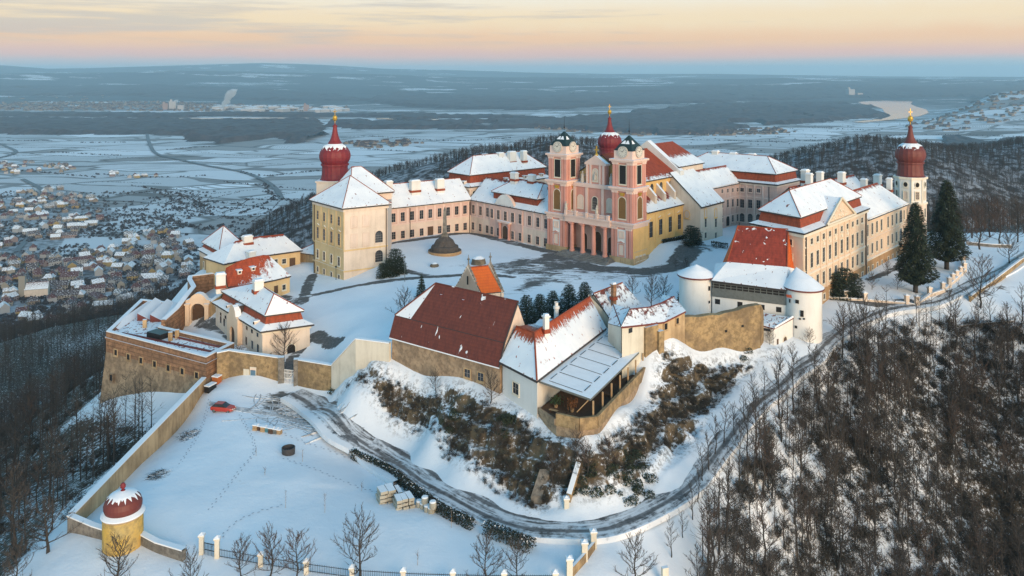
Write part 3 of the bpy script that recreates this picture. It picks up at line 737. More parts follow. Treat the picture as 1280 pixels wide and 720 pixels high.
# tyre marks swept across the car park
M['track'] = roadmat('tyre_slush', (0.12, 0.13, 0.14), 0.90, False)
mb = MB(); rt = random.Random(4)
for i in range(95):
    a = G(rt.uniform(318, 440), rt.uniform(493, 536)); rr_ = rt.uniform(5, 14); a0 = rt.uniform(0, 6.28); da = rt.uniform(.5, 1.3) * rt.choice((-1, 1))
    pts = []
    for j in range(8):
        an = a0 + da * j / 7
        pts.append(V(a.x + rr_ * (math.cos(an) - math.cos(a0 + da / 2)), a.y + rr_ * .8 * (math.sin(an) - math.sin(a0 + da / 2))))
    pts = [p for p in pts if p.y < 151 - .25 * (p.x + 55) and p.x > -53 and p.y > 124 and p.x < -32.5 + (143 - p.y) * 1.0]
    if len(pts) > 3: strip_mesh(mb, pts, rt.uniform(.12, .2), 0.02 + .0006 * i, 0.8, 1)
for off in (-1.9, -1.2, -.3, .4, 1.2, 2.0, 2.9):
    pts = [G(250 + 12, 506 + off), G(300, 512 + off * 2), G(350, 520 + off * 2.5), G(400, 530 + off * 4), G(450, 553 + off * 4)]
    strip_mesh(mb, pts[0 if abs(off) < 1.5 else 2:], .22, 0.10 + off * .01, 0.8, 1)
struct('tyre_tracks', mb, M['track'])
mb = MB(); strip_mesh(mb, [G(*q) for q in [(374, 490), (398, 508), (430, 535), (470, 563), (520, 594)]], 8.0, 0.07); M['slush'] = roadmat('churned_slush', (.075, .075, .078), 0.55, False); struct('track_apron', mb, M['slush'])
# ------------------------------------------------------------------ building kit
def tpx(a, c, px):
    k = (px - HX) / F; dx, dy = c[0] - a[0], c[1] - a[1]
    return (k * a[1] - a[0]) / (dx - k * dy)
def arch_poly(w, h, n=10):
    r = w / 2; zs = h / 2 - r
    return [(-r, -h / 2), (r, -h / 2)] + [(r * math.cos(math.pi * i / n), zs + r * math.sin(math.pi * i / n)) for i in range(n + 1)]
def rect_poly(w, h): return [(-w / 2, -h / 2), (w / 2, -h / 2), (w / 2, h / 2), (-w / 2, h / 2)]
def round_poly(w, h, n=14): return [(w / 2 * math.cos(2 * math.pi * i / n - math.pi / 2), h / 2 * math.sin(2 * math.pi * i / n - math.pi / 2)) for i in range(n)]
_wc = {}
def win_mesh(style, w, h, tr, pane):
    key = (style, round(w, 2), round(h, 2), tr, pane)
    if key in _wc: return _wc[key]
    mb = MB(); P = {'arch': arch_poly, 'round': round_poly}.get(style, rect_poly)(w, h)
    if style == 'slit': P = rect_poly(w, h)
    n = len(P); fw = 0.0 if style in ('slit', 'dark') else (0.16 if style != 'ped' else 0.22)
    mb.face([(x, -0.03, z) for x, z in P], 1)
    if fw:
        s1, s2 = (w + 2 * fw) / w, (h + 2 * fw) / h
        O = [(x * s1, z * s2) for x, z in P]
        for i in range(n):
            j = (i + 1) % n
            mb.face([(O[i][0], -.11, O[i][1]), (O[j][0], -.11, O[j][1]), (P[j][0], -.11, P[j][1]), (P[i][0], -.11, P[i][1])], 0)
            mb.face([(P[i][0], -.11, P[i][1]), (P[j][0], -.11, P[j][1]), (P[j][0], -.03, P[j][1]), (P[i][0], -.03, P[i][1])], 0)
            mb.face([(O[i][0], 0.02, O[i][1]), (O[j][0], 0.02, O[j][1]), (O[j][0], -.11, O[j][1]), (O[i][0], -.11, O[i][1])], 0)
        mb.box((-w / 2 - fw - .06, -.24, -h / 2 - fw - .12), (w + 2 * fw + .12, 0, 0), (0, .24, 0), (0, 0, .14), 0)
    if style in ('plain', 'ped') and pane == 'glass':
        if w > .7: mb.box((-.035, -.075, -h / 2), (.07, 0, 0), (0, .04, 0), (0, 0, h), 2)
        nb = 2 if h > 1.9 else 1
        for i in range(nb):
            mb.box((-w / 2, -.07, -h / 2 + h * (i + 1) / (nb + 1) - .03), (w, 0, 0), (0, .035, 0), (0, 0, .06), 2)
    if pane == 'glass' and style == 'arch':
        for i in range(1, 4): mb.box((-w / 2 + w * i / 4 - .03, -.07, -h / 2), (.06, 0, 0), (0, .03, 0), (0, 0, h * .86), 2)
        for i in range(1, 4): mb.box((-w / 2, -.066, -h / 2 + h * i / 5), (w, 0, 0), (0, .03, 0), (0, 0, .06), 2)
    if style == 'ped':
        z = h / 2 + fw + .25
        mb.box((-w / 2 - fw - .15, -.30, z), (w + 2 * fw + .3, 0, 0), (0, .30, 0), (0, 0, .14), 0)
        mb.face([(-w / 2 - fw - .1, -.2, z + .14), (w / 2 + fw + .1, -.2, z + .14), (0, -.2, z + .5)], 0)
        for s in (-1, 1):
            mb.face([(s * (w / 2 + fw + .1), -.22, z + .14), (0, -.22, z + .5), (0, 0, z + .5), (s * (w / 2 + fw + .1), 0, z + .14)], 3)
    if pane == 'louvre' or pane == 'shutter':
        for i in range(int(h / .3)):
            zz_ = -h / 2 + .12 + i * .3
            lim = w / 2 * .96 if style != 'arch' else w / 2 * .96 * (1 if zz_ < h / 2 - w / 2 else math.sqrt(max(0.05, 1 - ((zz_ - h / 2 + w / 2) / (w / 2)) ** 2)))
            mb.face([(-lim, -.10, zz_), (lim, -.10, zz_), (lim, -.035, zz_ + .2), (-lim, -.035, zz_ + .2)], 1)
    pm = {'glass': M['glass'], 'louvre': M['dark'], 'shutter': M['shutter'], 'blind': M['pale'], 'wood': M['wood'], 'dark': M['dark']}[pane]
    _wc[key] = mb.data('window', [M[tr], pm, M['frame'], M['snow']])
    return _wc[key]
def winz(root, a, c, t, z, w, h, style='plain', tr='trim', pane='glass', name='window', lift=0.0):
    p = Vector(a[:2]).lerp(Vector(c[:2]), t)
    d = (Vector(c[:2]) - Vector(a[:2])).normalized()
    o = bpy.data.objects.new(name, win_mesh(style, w, h, tr, pane)); COL.objects.link(o)
    o.parent = root; o.matrix_parent_inverse = Matrix.Translation(root.location).inverted()
    nrm = Vector((d.y, -d.x)) * lift
    o.location = (p.x + nrm.x, p.y + nrm.y, z); o.rotation_euler = (0, 0, math.atan2(d.y, d.x))
    return o
def win(root, a, c, px, py, w, h, *k, **kw):
    t = tpx(a, c, px); Y = a[1] + (c[1] - a[1]) * t
    return winz(root, a, c, t, CZ - (py - HY) * Y / F, w, h, *k, **kw)
def row(root, a, c, z, n, w, h, *k, m0=.06, m1=.06, skip=(), **kw):
    for i in range(n):
        if i in skip: continue
        winz(root, a, c, m0 + (1 - m0 - m1) * (i / (n - 1) if n > 1 else .5), z, w, h, *k, **kw)
def walls(root, poly, z0, z1, mats, name='wall', top=True):
    mb = MB(); ms = mats if isinstance(mats, list) else [mats]
    idx = list(range(len(poly))) if len(ms) == len(poly) and len(ms) > 1 else [0] * len(poly)
    mb.prism(poly, z0, z1, 0, None, False, idx)
    return obj(name, mb, [M[x] for x in ms], root)
def band(root, poly, d, z0, z1, mat, name='cornice', snow=True):
    mb = MB(); mb.prism(offset(poly, d), z0, z1, 0, 1 if snow else 0, True)
    return obj(name, mb, [M[mat], M['snow']], root)
def strips(root, a, c, ts, z0, z1, w, mat, d=.09, name='pilaster'):
    for t in ts:
        mb = MB(); p = Vector(a[:2]).lerp(Vector(c[:2]), t); dr = (Vector(c[:2]) - Vector(a[:2])).normalized(); n = Vector((dr.y, -dr.x))
        o = p - dr * w / 2 - n * .1
        mb.box((o.x, o.y, z0), (dr.x * w, dr.y * w, 0), (n.x * (d + .1), n.y * (d + .1), 0), (0, 0, z1 - z0))
        obj(name, mb, M[mat], root)
def roof_faces(mb, q, z, R1, R2, m=0, h0=0.0, snap=None):
    """q: four eave corners, R1 above the end q3-q0, R2 above the end q1-q2"""
    c = [V(p[0], p[1], z) for p in q]
    hs = lambda n: [h0, h0] + [1.0] * (n - 2)
    if (R1 - R2).length < .05:
        for i in range(4): mb.face([c[i], c[(i + 1) % 4], R1], m, hs(3))
        return
    mb.face([c[0], c[1], R2, R1], m, hs(4)); mb.face([c[2], c[3], R1, R2], m, hs(4))
    mb.face([c[1], c[2], R2], m, hs(3)); mb.face([c[3], c[0], R1], m, hs(3))
def ridge_caps(mb, lines, m, r=.14):
    for a, b in lines: mb.tube([Vector(a) + V(0, 0, .03), Vector(b) + V(0, 0, .03)], [r, r], 5, m)
def hip(root, q, z, R1, R2, mat, over=.55, th=.32, cap='redband', ridge=True):
    e = offset(q, over)
    mb = MB(); mb.prism(e, z - .02, z + th, 0, 0, True); obj('eave', mb, M['gutter'], root)
    mb = MB(); e2 = offset(q, over + .03)
    mb.prism(e2, z + th, z + th + .14, 1)
    roof_faces(mb, e2, z + th + .14, R1, R2)
    if ridge:
        cs = [V(p[0], p[1], z + th + .14) for p in e2]
        L = [(R1, R2)] if (R1 - R2).length > .05 else []
        L += [(cs[0], R1), (cs[3], R1), (cs[1], R2), (cs[2], R2)]
        ridge_caps(mb, L, 2, .10)
    return obj('roof', mb, [M[mat], M['snow'], M[cap]], root)
def gable(root, q, z, R1, R2, mat, wall, over=.45, th=.28, ridge=True, endover=.3):
    """gable ends over q3-q0 (R1) and q1-q2 (R2)"""
    c = [V(p[0], p[1], z) for p in q]
    g = MB(); g.face([c[3], c[0], R1]); g.face([c[1], c[2], R2]); obj('gable_wall', g, M[wall], root)
    d = (R2 - R1).normalized(); up = V(0, 0, .12)
    mb = MB()
    for (p0, p1, s) in ((c[0], c[1], 1), (c[3], c[2], -1)):
        o = (p0 - R1); o = (o - d * o.dot(d)).normalized() * over
        A, B_, C, D = p0 + o - d * endover + up, p1 + o + d * endover + up, R2 + d * endover + up, R1 - d * endover + up
        pts = [A, B_, C, D]
        mb.face(pts, 0, [0, 0, 1, 1])
        lo = [x - V(0, 0, th) for x in pts]
        mb.face(lo[::-1], 1)
        for i in range(4): mb.face([pts[i], pts[(i + 1) % 4], lo[(i + 1) % 4], lo[i]], 1)
    if ridge: ridge_caps(mb, [(R1 - d * endover + up, R2 + d * endover + up)], 2, .13)
    return obj('roof', mb, [M[mat], M['gutter'], M['redband']], root)
def mansard(root, q, z, e1, z1, e2, z2, R1, R2, low='fullsnow', up='fullsnow', bandmat='redband', over=.6):
    e = offset(q, over)
    mb = MB(); mb.prism(e, z - .02, z + .32, 0, 0, True); obj('eave', mb, M['gutter'], root)
    mb = MB(); a, b_ = offset(q, over + .02), offset(q, -e1)
    c = offset(q, -e2)
    for i in range(4):
        j = (i + 1) % 4
        mb.face([(*a[i], z + .33), (*a[j], z + .33), (*b_[j], z1), (*b_[i], z1)], 0, [0, 0, 1, 1])
        mb.face([(*b_[i], z1), (*b_[j], z1), (*c[j], z2), (*c[i], z2)], 1, [0, 0, 1, 1])
    lr = obj('lower_roof', mb, [M[low], M[bandmat]], root)
    u = offset(q, -e2 + .45)
    mb = MB(); mb.prism(u, z2 - .02, z2 + .26, 0, 0, True); obj('upper_eave', mb, M['gutter'], root)
    mb = MB(); u2 = offset(q, -e2 + .48); mb.prism(u2, z2 + .26, z2 + .4, 1)
    roof_faces(mb, u2, z2 + .4, R1, R2)
    cs = [V(p[0], p[1], z2 + .4) for p in u2]
    ridge_caps(mb, [(R1, R2)] + [(cs[0], R1), (cs[3], R1), (cs[1], R2), (cs[2], R2)], 2, .10)
    return obj('roof', mb, [M[up], M['snow'], M['redband']], root)
def chimney(roof, px, py, Y, w, d, h, rot, mat='white', sink=1.6):
    """px, py: foot of the chimney where it leaves the roof"""
    p = WD(px, py, Y); mb = MB()
    mb.cbox((p.x, p.y, p.z - sink), w, d, h + sink, rot, 0)
    mb.cbox((p.x, p.y, p.z + h), w + .3, d + .3, .25, rot, 0, 1)
    mb.cbox((p.x, p.y, p.z + h + .25), w * .9, d * .9, .28, rot, 1)
    mb.cbox((p.x, p.y, p.z - .5), w + .35, d + .35, .62, rot, 2)
    return obj('chimney', mb, [M[mat], M['snow'], M['redband']], roof)
def dormer(roof, p, rot, w=1.2, h=1.0):
    mb = MB(); mb.cbox(p, w, 1.3, h, rot, 0)
    mb.cbox((p[0], p[1], p[2] + h), w + .3, 1.6, .2, rot, 1)
    ca, sa = math.cos(rot), math.sin(rot)
    q = Vector(p) + V(sa, -ca) * .66
    mb.cbox((q.x, q.y, p[2] + .25), w * .55, .05, h * .6, rot, 2)
    obj('dormer', mb, [M['cream'], M['snow'], M['glass']], roof)
ONION = [(18.6, 0), (16.6, 1.6), (15.8, 7), (15.4, 15), (15.6, 17), (17.0, 17.6), (17.0, 19.6), (15.6, 20.2), (16.4, 21.4), (18.2, 24.5), (19.0, 28), (18.9, 31), (17.8, 35), (15.2, 39), (11.5, 42.3), (8.4, 44.3), (8.6, 45.2), (7.6, 46.6), (6.0, 49), (4.6, 53), (3.5, 57), (2.8, 62), (2.3, 65), (2.9, 65.6), (2.7, 67.2), (1.2, 68.2), (.5, 70)]
def onion(root, c, zb, s, mat, snow=True, n=16, start=0):
    prof = [(r * s, z * s) for r, z in ONION[start:]]
    z0 = prof[0][1]
    prof = [(r, z - z0) for r, z in prof]
    mb = MB(); mb.lathe((c[0], c[1], zb), prof, 60, 0, False, rib=.022)
    o = obj('dome', mb, M[mat], root)
    if snow:
        rs = random.Random(int(c[0] * 7)); mb = MB(); pr = [(15.6, 38.6), (12.0, 42.1), (8.5, 44.4)]
        k = 32; low = [rs.uniform(-3.2, .6) if rs.random() < .8 else 2.5 for _ in range(k)]
        for i in range(k):
            j = (i + 1) % k; V_ = []
            for (r, z), q in ((pr[0], 1), (pr[1], .3), (pr[2], 0)):
                V_.append([((r + .25 + (-low[x] * .45 * q)) * s, (z + low[x] * q - z0 / s) * s) for x in (i, j)])
            for l in range(2):
                f = []
                for (x, (rr_, zz_)) in ((i, V_[l][0]), (j, V_[l][1]), (j, V_[l + 1][1]), (i, V_[l + 1][0])):
                    an = 2 * math.pi * x / k; f.append((c[0] + rr_ * math.cos(an), c[1] + rr_ * math.sin(an), zb + zz_ + .05))
                mb.face(f, 0, smooth=True)
        obj('snow_cap', mb, M['snow'], o)
    zt = zb + (70 * s - z0)
    mb = MB(); mb.lathe((c[0], c[1], zt), [(.08, -.3), (.12, .6), (.55, .9), (.75, 1.5), (.55, 2.1), (.14, 2.4), (.1, 2.5)], 12)
    mb.cbox((c[0], c[1], zt + 2.4), .18, .12, 1.9, 0); mb.cbox((c[0], c[1], zt + 3.3), 1.1, .12, .18, 0)
    obj('finial', mb, M['gold'], root)
    return o
def quad3(L, O, Rr):
    """ccw footprint from its left, front and right corners"""
    B_ = (L[0] + Rr[0] - O[0], L[1] + Rr[1] - O[1])
    return [(O[0], O[1]), (Rr[0], Rr[1]), B_, (L[0], L[1])]
def base(poly, z): return (sum(p[0] for p in poly) / len(poly), sum(p[1] for p in poly) / len(poly), z)
def ang(a, c): return math.atan2(c[1] - a[1], c[0] - a[0])
def lerp2(a, b, t): return (a[0] + (b[0] - a[0]) * t, a[1] + (b[1] - a[1]) * t)

# ------------------------------------------------------------------ west block
O, L, Rr = (-40.7, 193.6), (-51.0, 205.6), (-31.1, 199.6)
q = quad3(L, O, Rr)
T = thing('corner_block', 'tall four-storey cream and ochre block with a snowy pyramid roof, left of the courtyard', 'building', base(q, -3))
walls(T, q, -9, 14.8, ['cream', 'pale', 'pale', 'ochre'])
band(T, q, .12, 4.5, 4.9, 'ochre', 'string_course'); band(T, q, .16, -.5, -.1, 'ochre', 'string_course')
band(T, q, .25, 14.1, 14.8, 'cream')
ap = V(-41.3, 204.2, 21.6)
rf = hip(T, q, 14.8, ap, ap, 'fullsnow', .7)
for t in (.0, .245, .5, .74, .985): strips(T, L, O, [t], 4.9, 14.1, .7, 'ochre', .12)
for z, w_, h_, st in ((11.6, 1.15, 2.2, 'plain'), (7.1, 1.2, 2.8, 'ped'), (1.75, 1.1, 2.1, 'plain'), (-2.2, 1.0, 1.3, 'plain')):
    for t in (.15, .37, .61, .85): winz(T, L, O, t, z, w_, h_, st, 'ochre' if z > 5 else 'trim')
for z in (11.5, 7.0):
    for t in (.23, .5): winz(T, O, Rr, t, z, 1.5, 2.9 if z < 8 else 2.4, 'plain', 'pale', 'blind', 'blind_window')
for z in (7.2, 2.4): winz(T, O, Rr, .80, z, 2.0, 2.9, 'arch', 'cream')
# rear part with its own roof
RB = [(-43.0, 214.5), (-33.2, 220.7), (-39.6, 231), (-49.5, 224.6)]
walls(T, RB, -9, 14.8, 'pale', 'rear_wall')
hip(T, RB, 14.8, V(-44.6, 222.6, 21.6), V(-42.2, 224, 21.6), 'fullsnow', .6)
mb = MB(); mb.prism([lerp2(L, O, .2), Rr, RB[1], RB[3]], -9, 13, 0); obj('rear_wall', mb, M['pale'], T)

strips(T, L, O, [.035], -6, 14.2, .16, 'gutter', .22, 'downpipe'); strips(T, O, Rr, [.97], -3, 14.2, .16, 'gutter', .22, 'downpipe')
# left onion tower
c = WD(418.7, 224, 236); hw = 4.4
T = thing('onion_tower', 'cream tower with a bright red onion dome behind the tall cream block', 'tower', (c.x, c.y, -6))
q = [(c.x - hw, c.y - hw), (c.x + hw, c.y - hw), (c.x + hw, c.y + hw), (c.x - hw, c.y + hw)]
walls(T, q, -30, c.z - .4, 'cream'); band(T, q, .3, c.z - .4, c.z, 'cream')
winz(T, q[0], q[1], .5, c.z - 4.2, 1.5, 2.4, 'arch', 'cream'); winz(T, q[1], q[2], .5, c.z - 4.2, 1.5, 2.4, 'arch', 'cream'); winz(T, q[3], q[0], .5, c.z - 4.2, 1.5, 2.4, 'arch', 'cream')
onion(T, c, c.z, .236, 'redroofpaint')

# west wing along the courtyard
A, K = (-46.0, 217.7), (-12.6, 241.1)
n = Vector((A[1] - K[1], K[0] - A[0])).normalized()
q = [A, K, (K[0] + n.x * 13, K[1] + n.y * 13), (A[0] + n.x * 13, A[1] + n.y * 13)]
T = thing('courtyard_wing', 'two-storey cream wing with snowy roof between the tall block and courtyard corner', 'building', base(q, 0))
walls(T, q, -4, 9.75, 'rose')
band(T, q, .14, 4.5, 4.85, 'pinktrim', 'string_course'); band(T, q, .28, 9.1, 9.75, 'pale'); band(T, q, .1, -4, 4.5, 'pale', 'ground_storey', False)
r1, r2 = V(A[0] + n.x * 6.5, A[1] + n.y * 6.5, 15.2), V(K[0] + n.x * 6.5, K[1] + n.y * 6.5, 15.2)
rf = gable(T, q, 9.85, r1, r2, 'fullsnow', 'pale', .6)
xs = [481, 491.7, 503.3, 515, 526.7, 537.7, 549.3, 560, 570.7, 581]
for x in xs:
    t = tpx(A, K, x); winz(T, A, K, t, 6.75, 1.25, 2.5, 'plain', 'pinktrim'); 
    if x != 537.7: winz(T, A, K, t, 1.7, 1.2, 2.1, 'plain', 'pinktrim', lift=.1)
    else: winz(T, A, K, t, 1.5, 1.9, 3.0, 'plain', 'pinktrim', 'wood', 'door', .1)
strips(T, A, K, [tpx(A, K, (xs[i] + xs[i + 1]) / 2) for i in range(9)] + [.985], 4.85, 9.1, .7, 'pinktrim')
strips(T, A, K, [.992, .5], -1, 9.2, .17, 'gutter', .24, 'downpipe')
for x, y, w_ in ((485.5, 239, 2.0), (518.5, 238, 2.9), (549.5, 236, 2.4)):
    p = tpx(A, K, x); chimney(rf, x, y, A[1] + (K[1] - A[1]) * p + n.y * 4.6, w_, 1.6, 2.6, ang(A, K))

# north wing from the corner to the church
A, K = (-12.4, 241.3), (9.9, 216.6)
n = Vector((A[1] - K[1], K[0] - A[0])).normalized()
q = [A, K, (K[0] + n.x * 13, K[1] + n.y * 13), (A[0] + n.x * 13, A[1] + n.y * 13)]
T = thing('portal_wing', 'two-storey rose wing with a gabled portal bay, joining the left church tower', 'building', base(q, 0))
walls(T, q, -4, 9.75, 'rose')
band(T, q, .14, 4.5, 4.85, 'pinktrim', 'string_course'); band(T, q, .28, 9.1, 9.75, 'pale'); band(T, q, .1, -4, 4.5, 'pale', 'ground_storey', False)
dv = Vector((K[0] - A[0], K[1] - A[1])).normalized()
r1, r2 = V(A[0] + n.x * 6.5, A[1] + n.y * 6.5, 15.6), V(K[0] + n.x * 6.5, K[1] + n.y * 6.5, 15.0)
rf = gable(T, q, 9.85, r1, r2, 'snowridge', 'pale', .6)
xs = [591.9, 600.8, 609.5, 616, 624.2, 633, 642, 651.3, 662, 672.5, 682.4]
for x in xs:
    t = tpx(A, K, x); winz(T, A, K, t, 6.75, 1.25, 2.6, 'plain', 'pinktrim', lift=.35 if 614 < x < 653 else 0)
    if x != 633: winz(T, A, K, t, 1.75, 1.2, 2.2, 'plain', 'pinktrim', lift=.36 if 614 < x < 653 else .1)
    else: winz(T, A, K, t, 1.9, 2.3, 4.2, 'arch', 'pinktrim', 'wood', 'door', .45)
strips(T, A, K, [tpx(A, K, x) for x in (596.3, 605, 613, 656.5, 667, 677.5)], 4.85, 9.1, .7, 'pinktrim')
ta, tb = tpx(A, K, 613.2), tpx(A, K, 654)
pa, pb = lerp2(A, K, ta), lerp2(A, K, tb)
mb = MB(); o = V(*pa) - V(n.x, n.y) * .3
mb.box((o.x, o.y, -2), (pb[0] - pa[0], pb[1] - pa[1], 0), (n.x * .6, n.y * .6, 0), (0, 0, 11.7)); obj('portal_bay', mb, M['rose'], T)
for s in (-1.9, 1.9):
    t = tpx(A, K, 633); p = V(*lerp2(A, K, t)) + V(dv.x, dv.y) * s - V(n.x, n.y) * .8
    mb = MB(); mb.lathe((p.x, p.y, 0), [(.5, -1), (.5, .5), (.36, .7), (.32, 3.9), (.5, 4.2), (.5, 4.8)], 10); obj('portal_column', mb, M['pink'], T)
p = V(*lerp2(A, K, tpx(A, K, 633)))
mb = MB(); o = p - V(dv.x, dv.y) * 2.7 - V(n.x, n.y) * 1.3; mb.box((o.x, o.y, 4.8), (dv.x * 5.4, dv.y * 5.4, 0), (n.x * 1.2, n.y * 1.2, 0), (0, 0, .5), 0, 1); obj('portal_hood', mb, [M['pinktrim'], M['snow']], T)
# pediment and raised roof over the bay
ga, gb = lerp2(A, K, tpx(A, K, 620)), lerp2(A, K, tpx(A, K, 644))
gm = lerp2(ga, gb, .5); mb = MB(); off = V(n.x, n.y) * -.45
P0, P1 = V(*ga, 9.8) + off, V(*gb, 9.8) + off
pts = [P0] + [P0.lerp(P1, i / 10) + V(0, 0, 3.1 * math.sin(math.pi * i / 10) ** .75) for i in range(1, 10)] + [P1]
bk = [x + V(n.x, n.y) * 1.0 for x in pts]
mb.face(pts); mb.face(bk[::-1])
for i in range(len(pts) - 1): mb.face([pts[i], pts[i + 1], bk[i + 1], bk[i]], 1)
obj('pediment', mb, [M['white'], M['pinktrim']], T)
ra, rb = lerp2(A, K, tpx(A, K, 613)), lerp2(A, K, tpx(A, K, 668))
qq = [(V(*ra) + V(n.x, n.y) * 1.2)[:2], (V(*rb) + V(n.x, n.y) * 1.2)[:2], (V(*rb) + V(n.x, n.y) * 11)[:2], (V(*ra) + V(n.x, n.y) * 11)[:2]]
mb = MB(); mb.prism(qq, 10, 12.6, 0); obj('raised_band', mb, M['redband'], T)
m1, m2 = V(*lerp2(ra, rb, .25)) + V(n.x, n.y) * 6.2, V(*lerp2(ra, rb, .86)) + V(n.x, n.y) * 6.2
hip(T, qq, 12.6, V(m1.x, m1.y, 16.6), V(m2.x, m2.y, 16.6), 'snowridge', .5, .25)
for x, y in ((643, 224), (665, 227)): chimney(rf, x, y, 234 if x < 650 else 230, 2.2, 1.4, 1.6, ang(A, K))

# high pavilion behind the courtyard corner
O, L, Rr = (-12.9, 243.3), (-21.3, 252.4), (12.4, 265.7)
q = quad3(L, O, Rr)
T = thing('corner_pavilion', 'high pavilion with snowy hipped roof, red tile band and row of white chimneys', 'building', base(q, 0), 'mansard pavilions')
walls(T, q, -5, 12.8, 'pale'); band(T, q, .3, 12.1, 12.8, 'pale')
c0, c1 = V(*lerp2(O, L, .5)), V(*lerp2(Rr, q[2], .5))
rf = mansard(T, q, 12.8, .9, 14.0, 1.1, 16.2, V(*c0.lerp(c1, .19)[:2], 21.6), V(*c0.lerp(c1, .82)[:2], 21.6))
win(T, O, Rr, 593.5, 242, 1.5, 1.5)
win(T, L, O, 577, 240, 1.5, 1.5)
for x, y, w_, Yc in ((606.3, 205.5, 1.6, 257), (625, 203.5, 2.1, 259), (639.5, 202, 2.6, 260), (654.5, 201, 1.7, 262)): chimney(rf, x, y, Yc, w_, 1.6, 2.9, ang(O, Rr))
for t in (.2, .44, .68, .9): p = V(*lerp2(O, Rr, t)); dormer(rf, (p.x - .3, p.y + .3, 13.6), ang(O, Rr), .9, .8)
p = V(*lerp2(L, O, .4)); dormer(rf, (p.x + .6, p.y + .3, 13.6), ang(L, O), .9, .8); p = V(*lerp2(L, O, .75)); dormer(rf, (p.x + .5, p.y + .3, 13.6), ang(L, O), .9, .8)

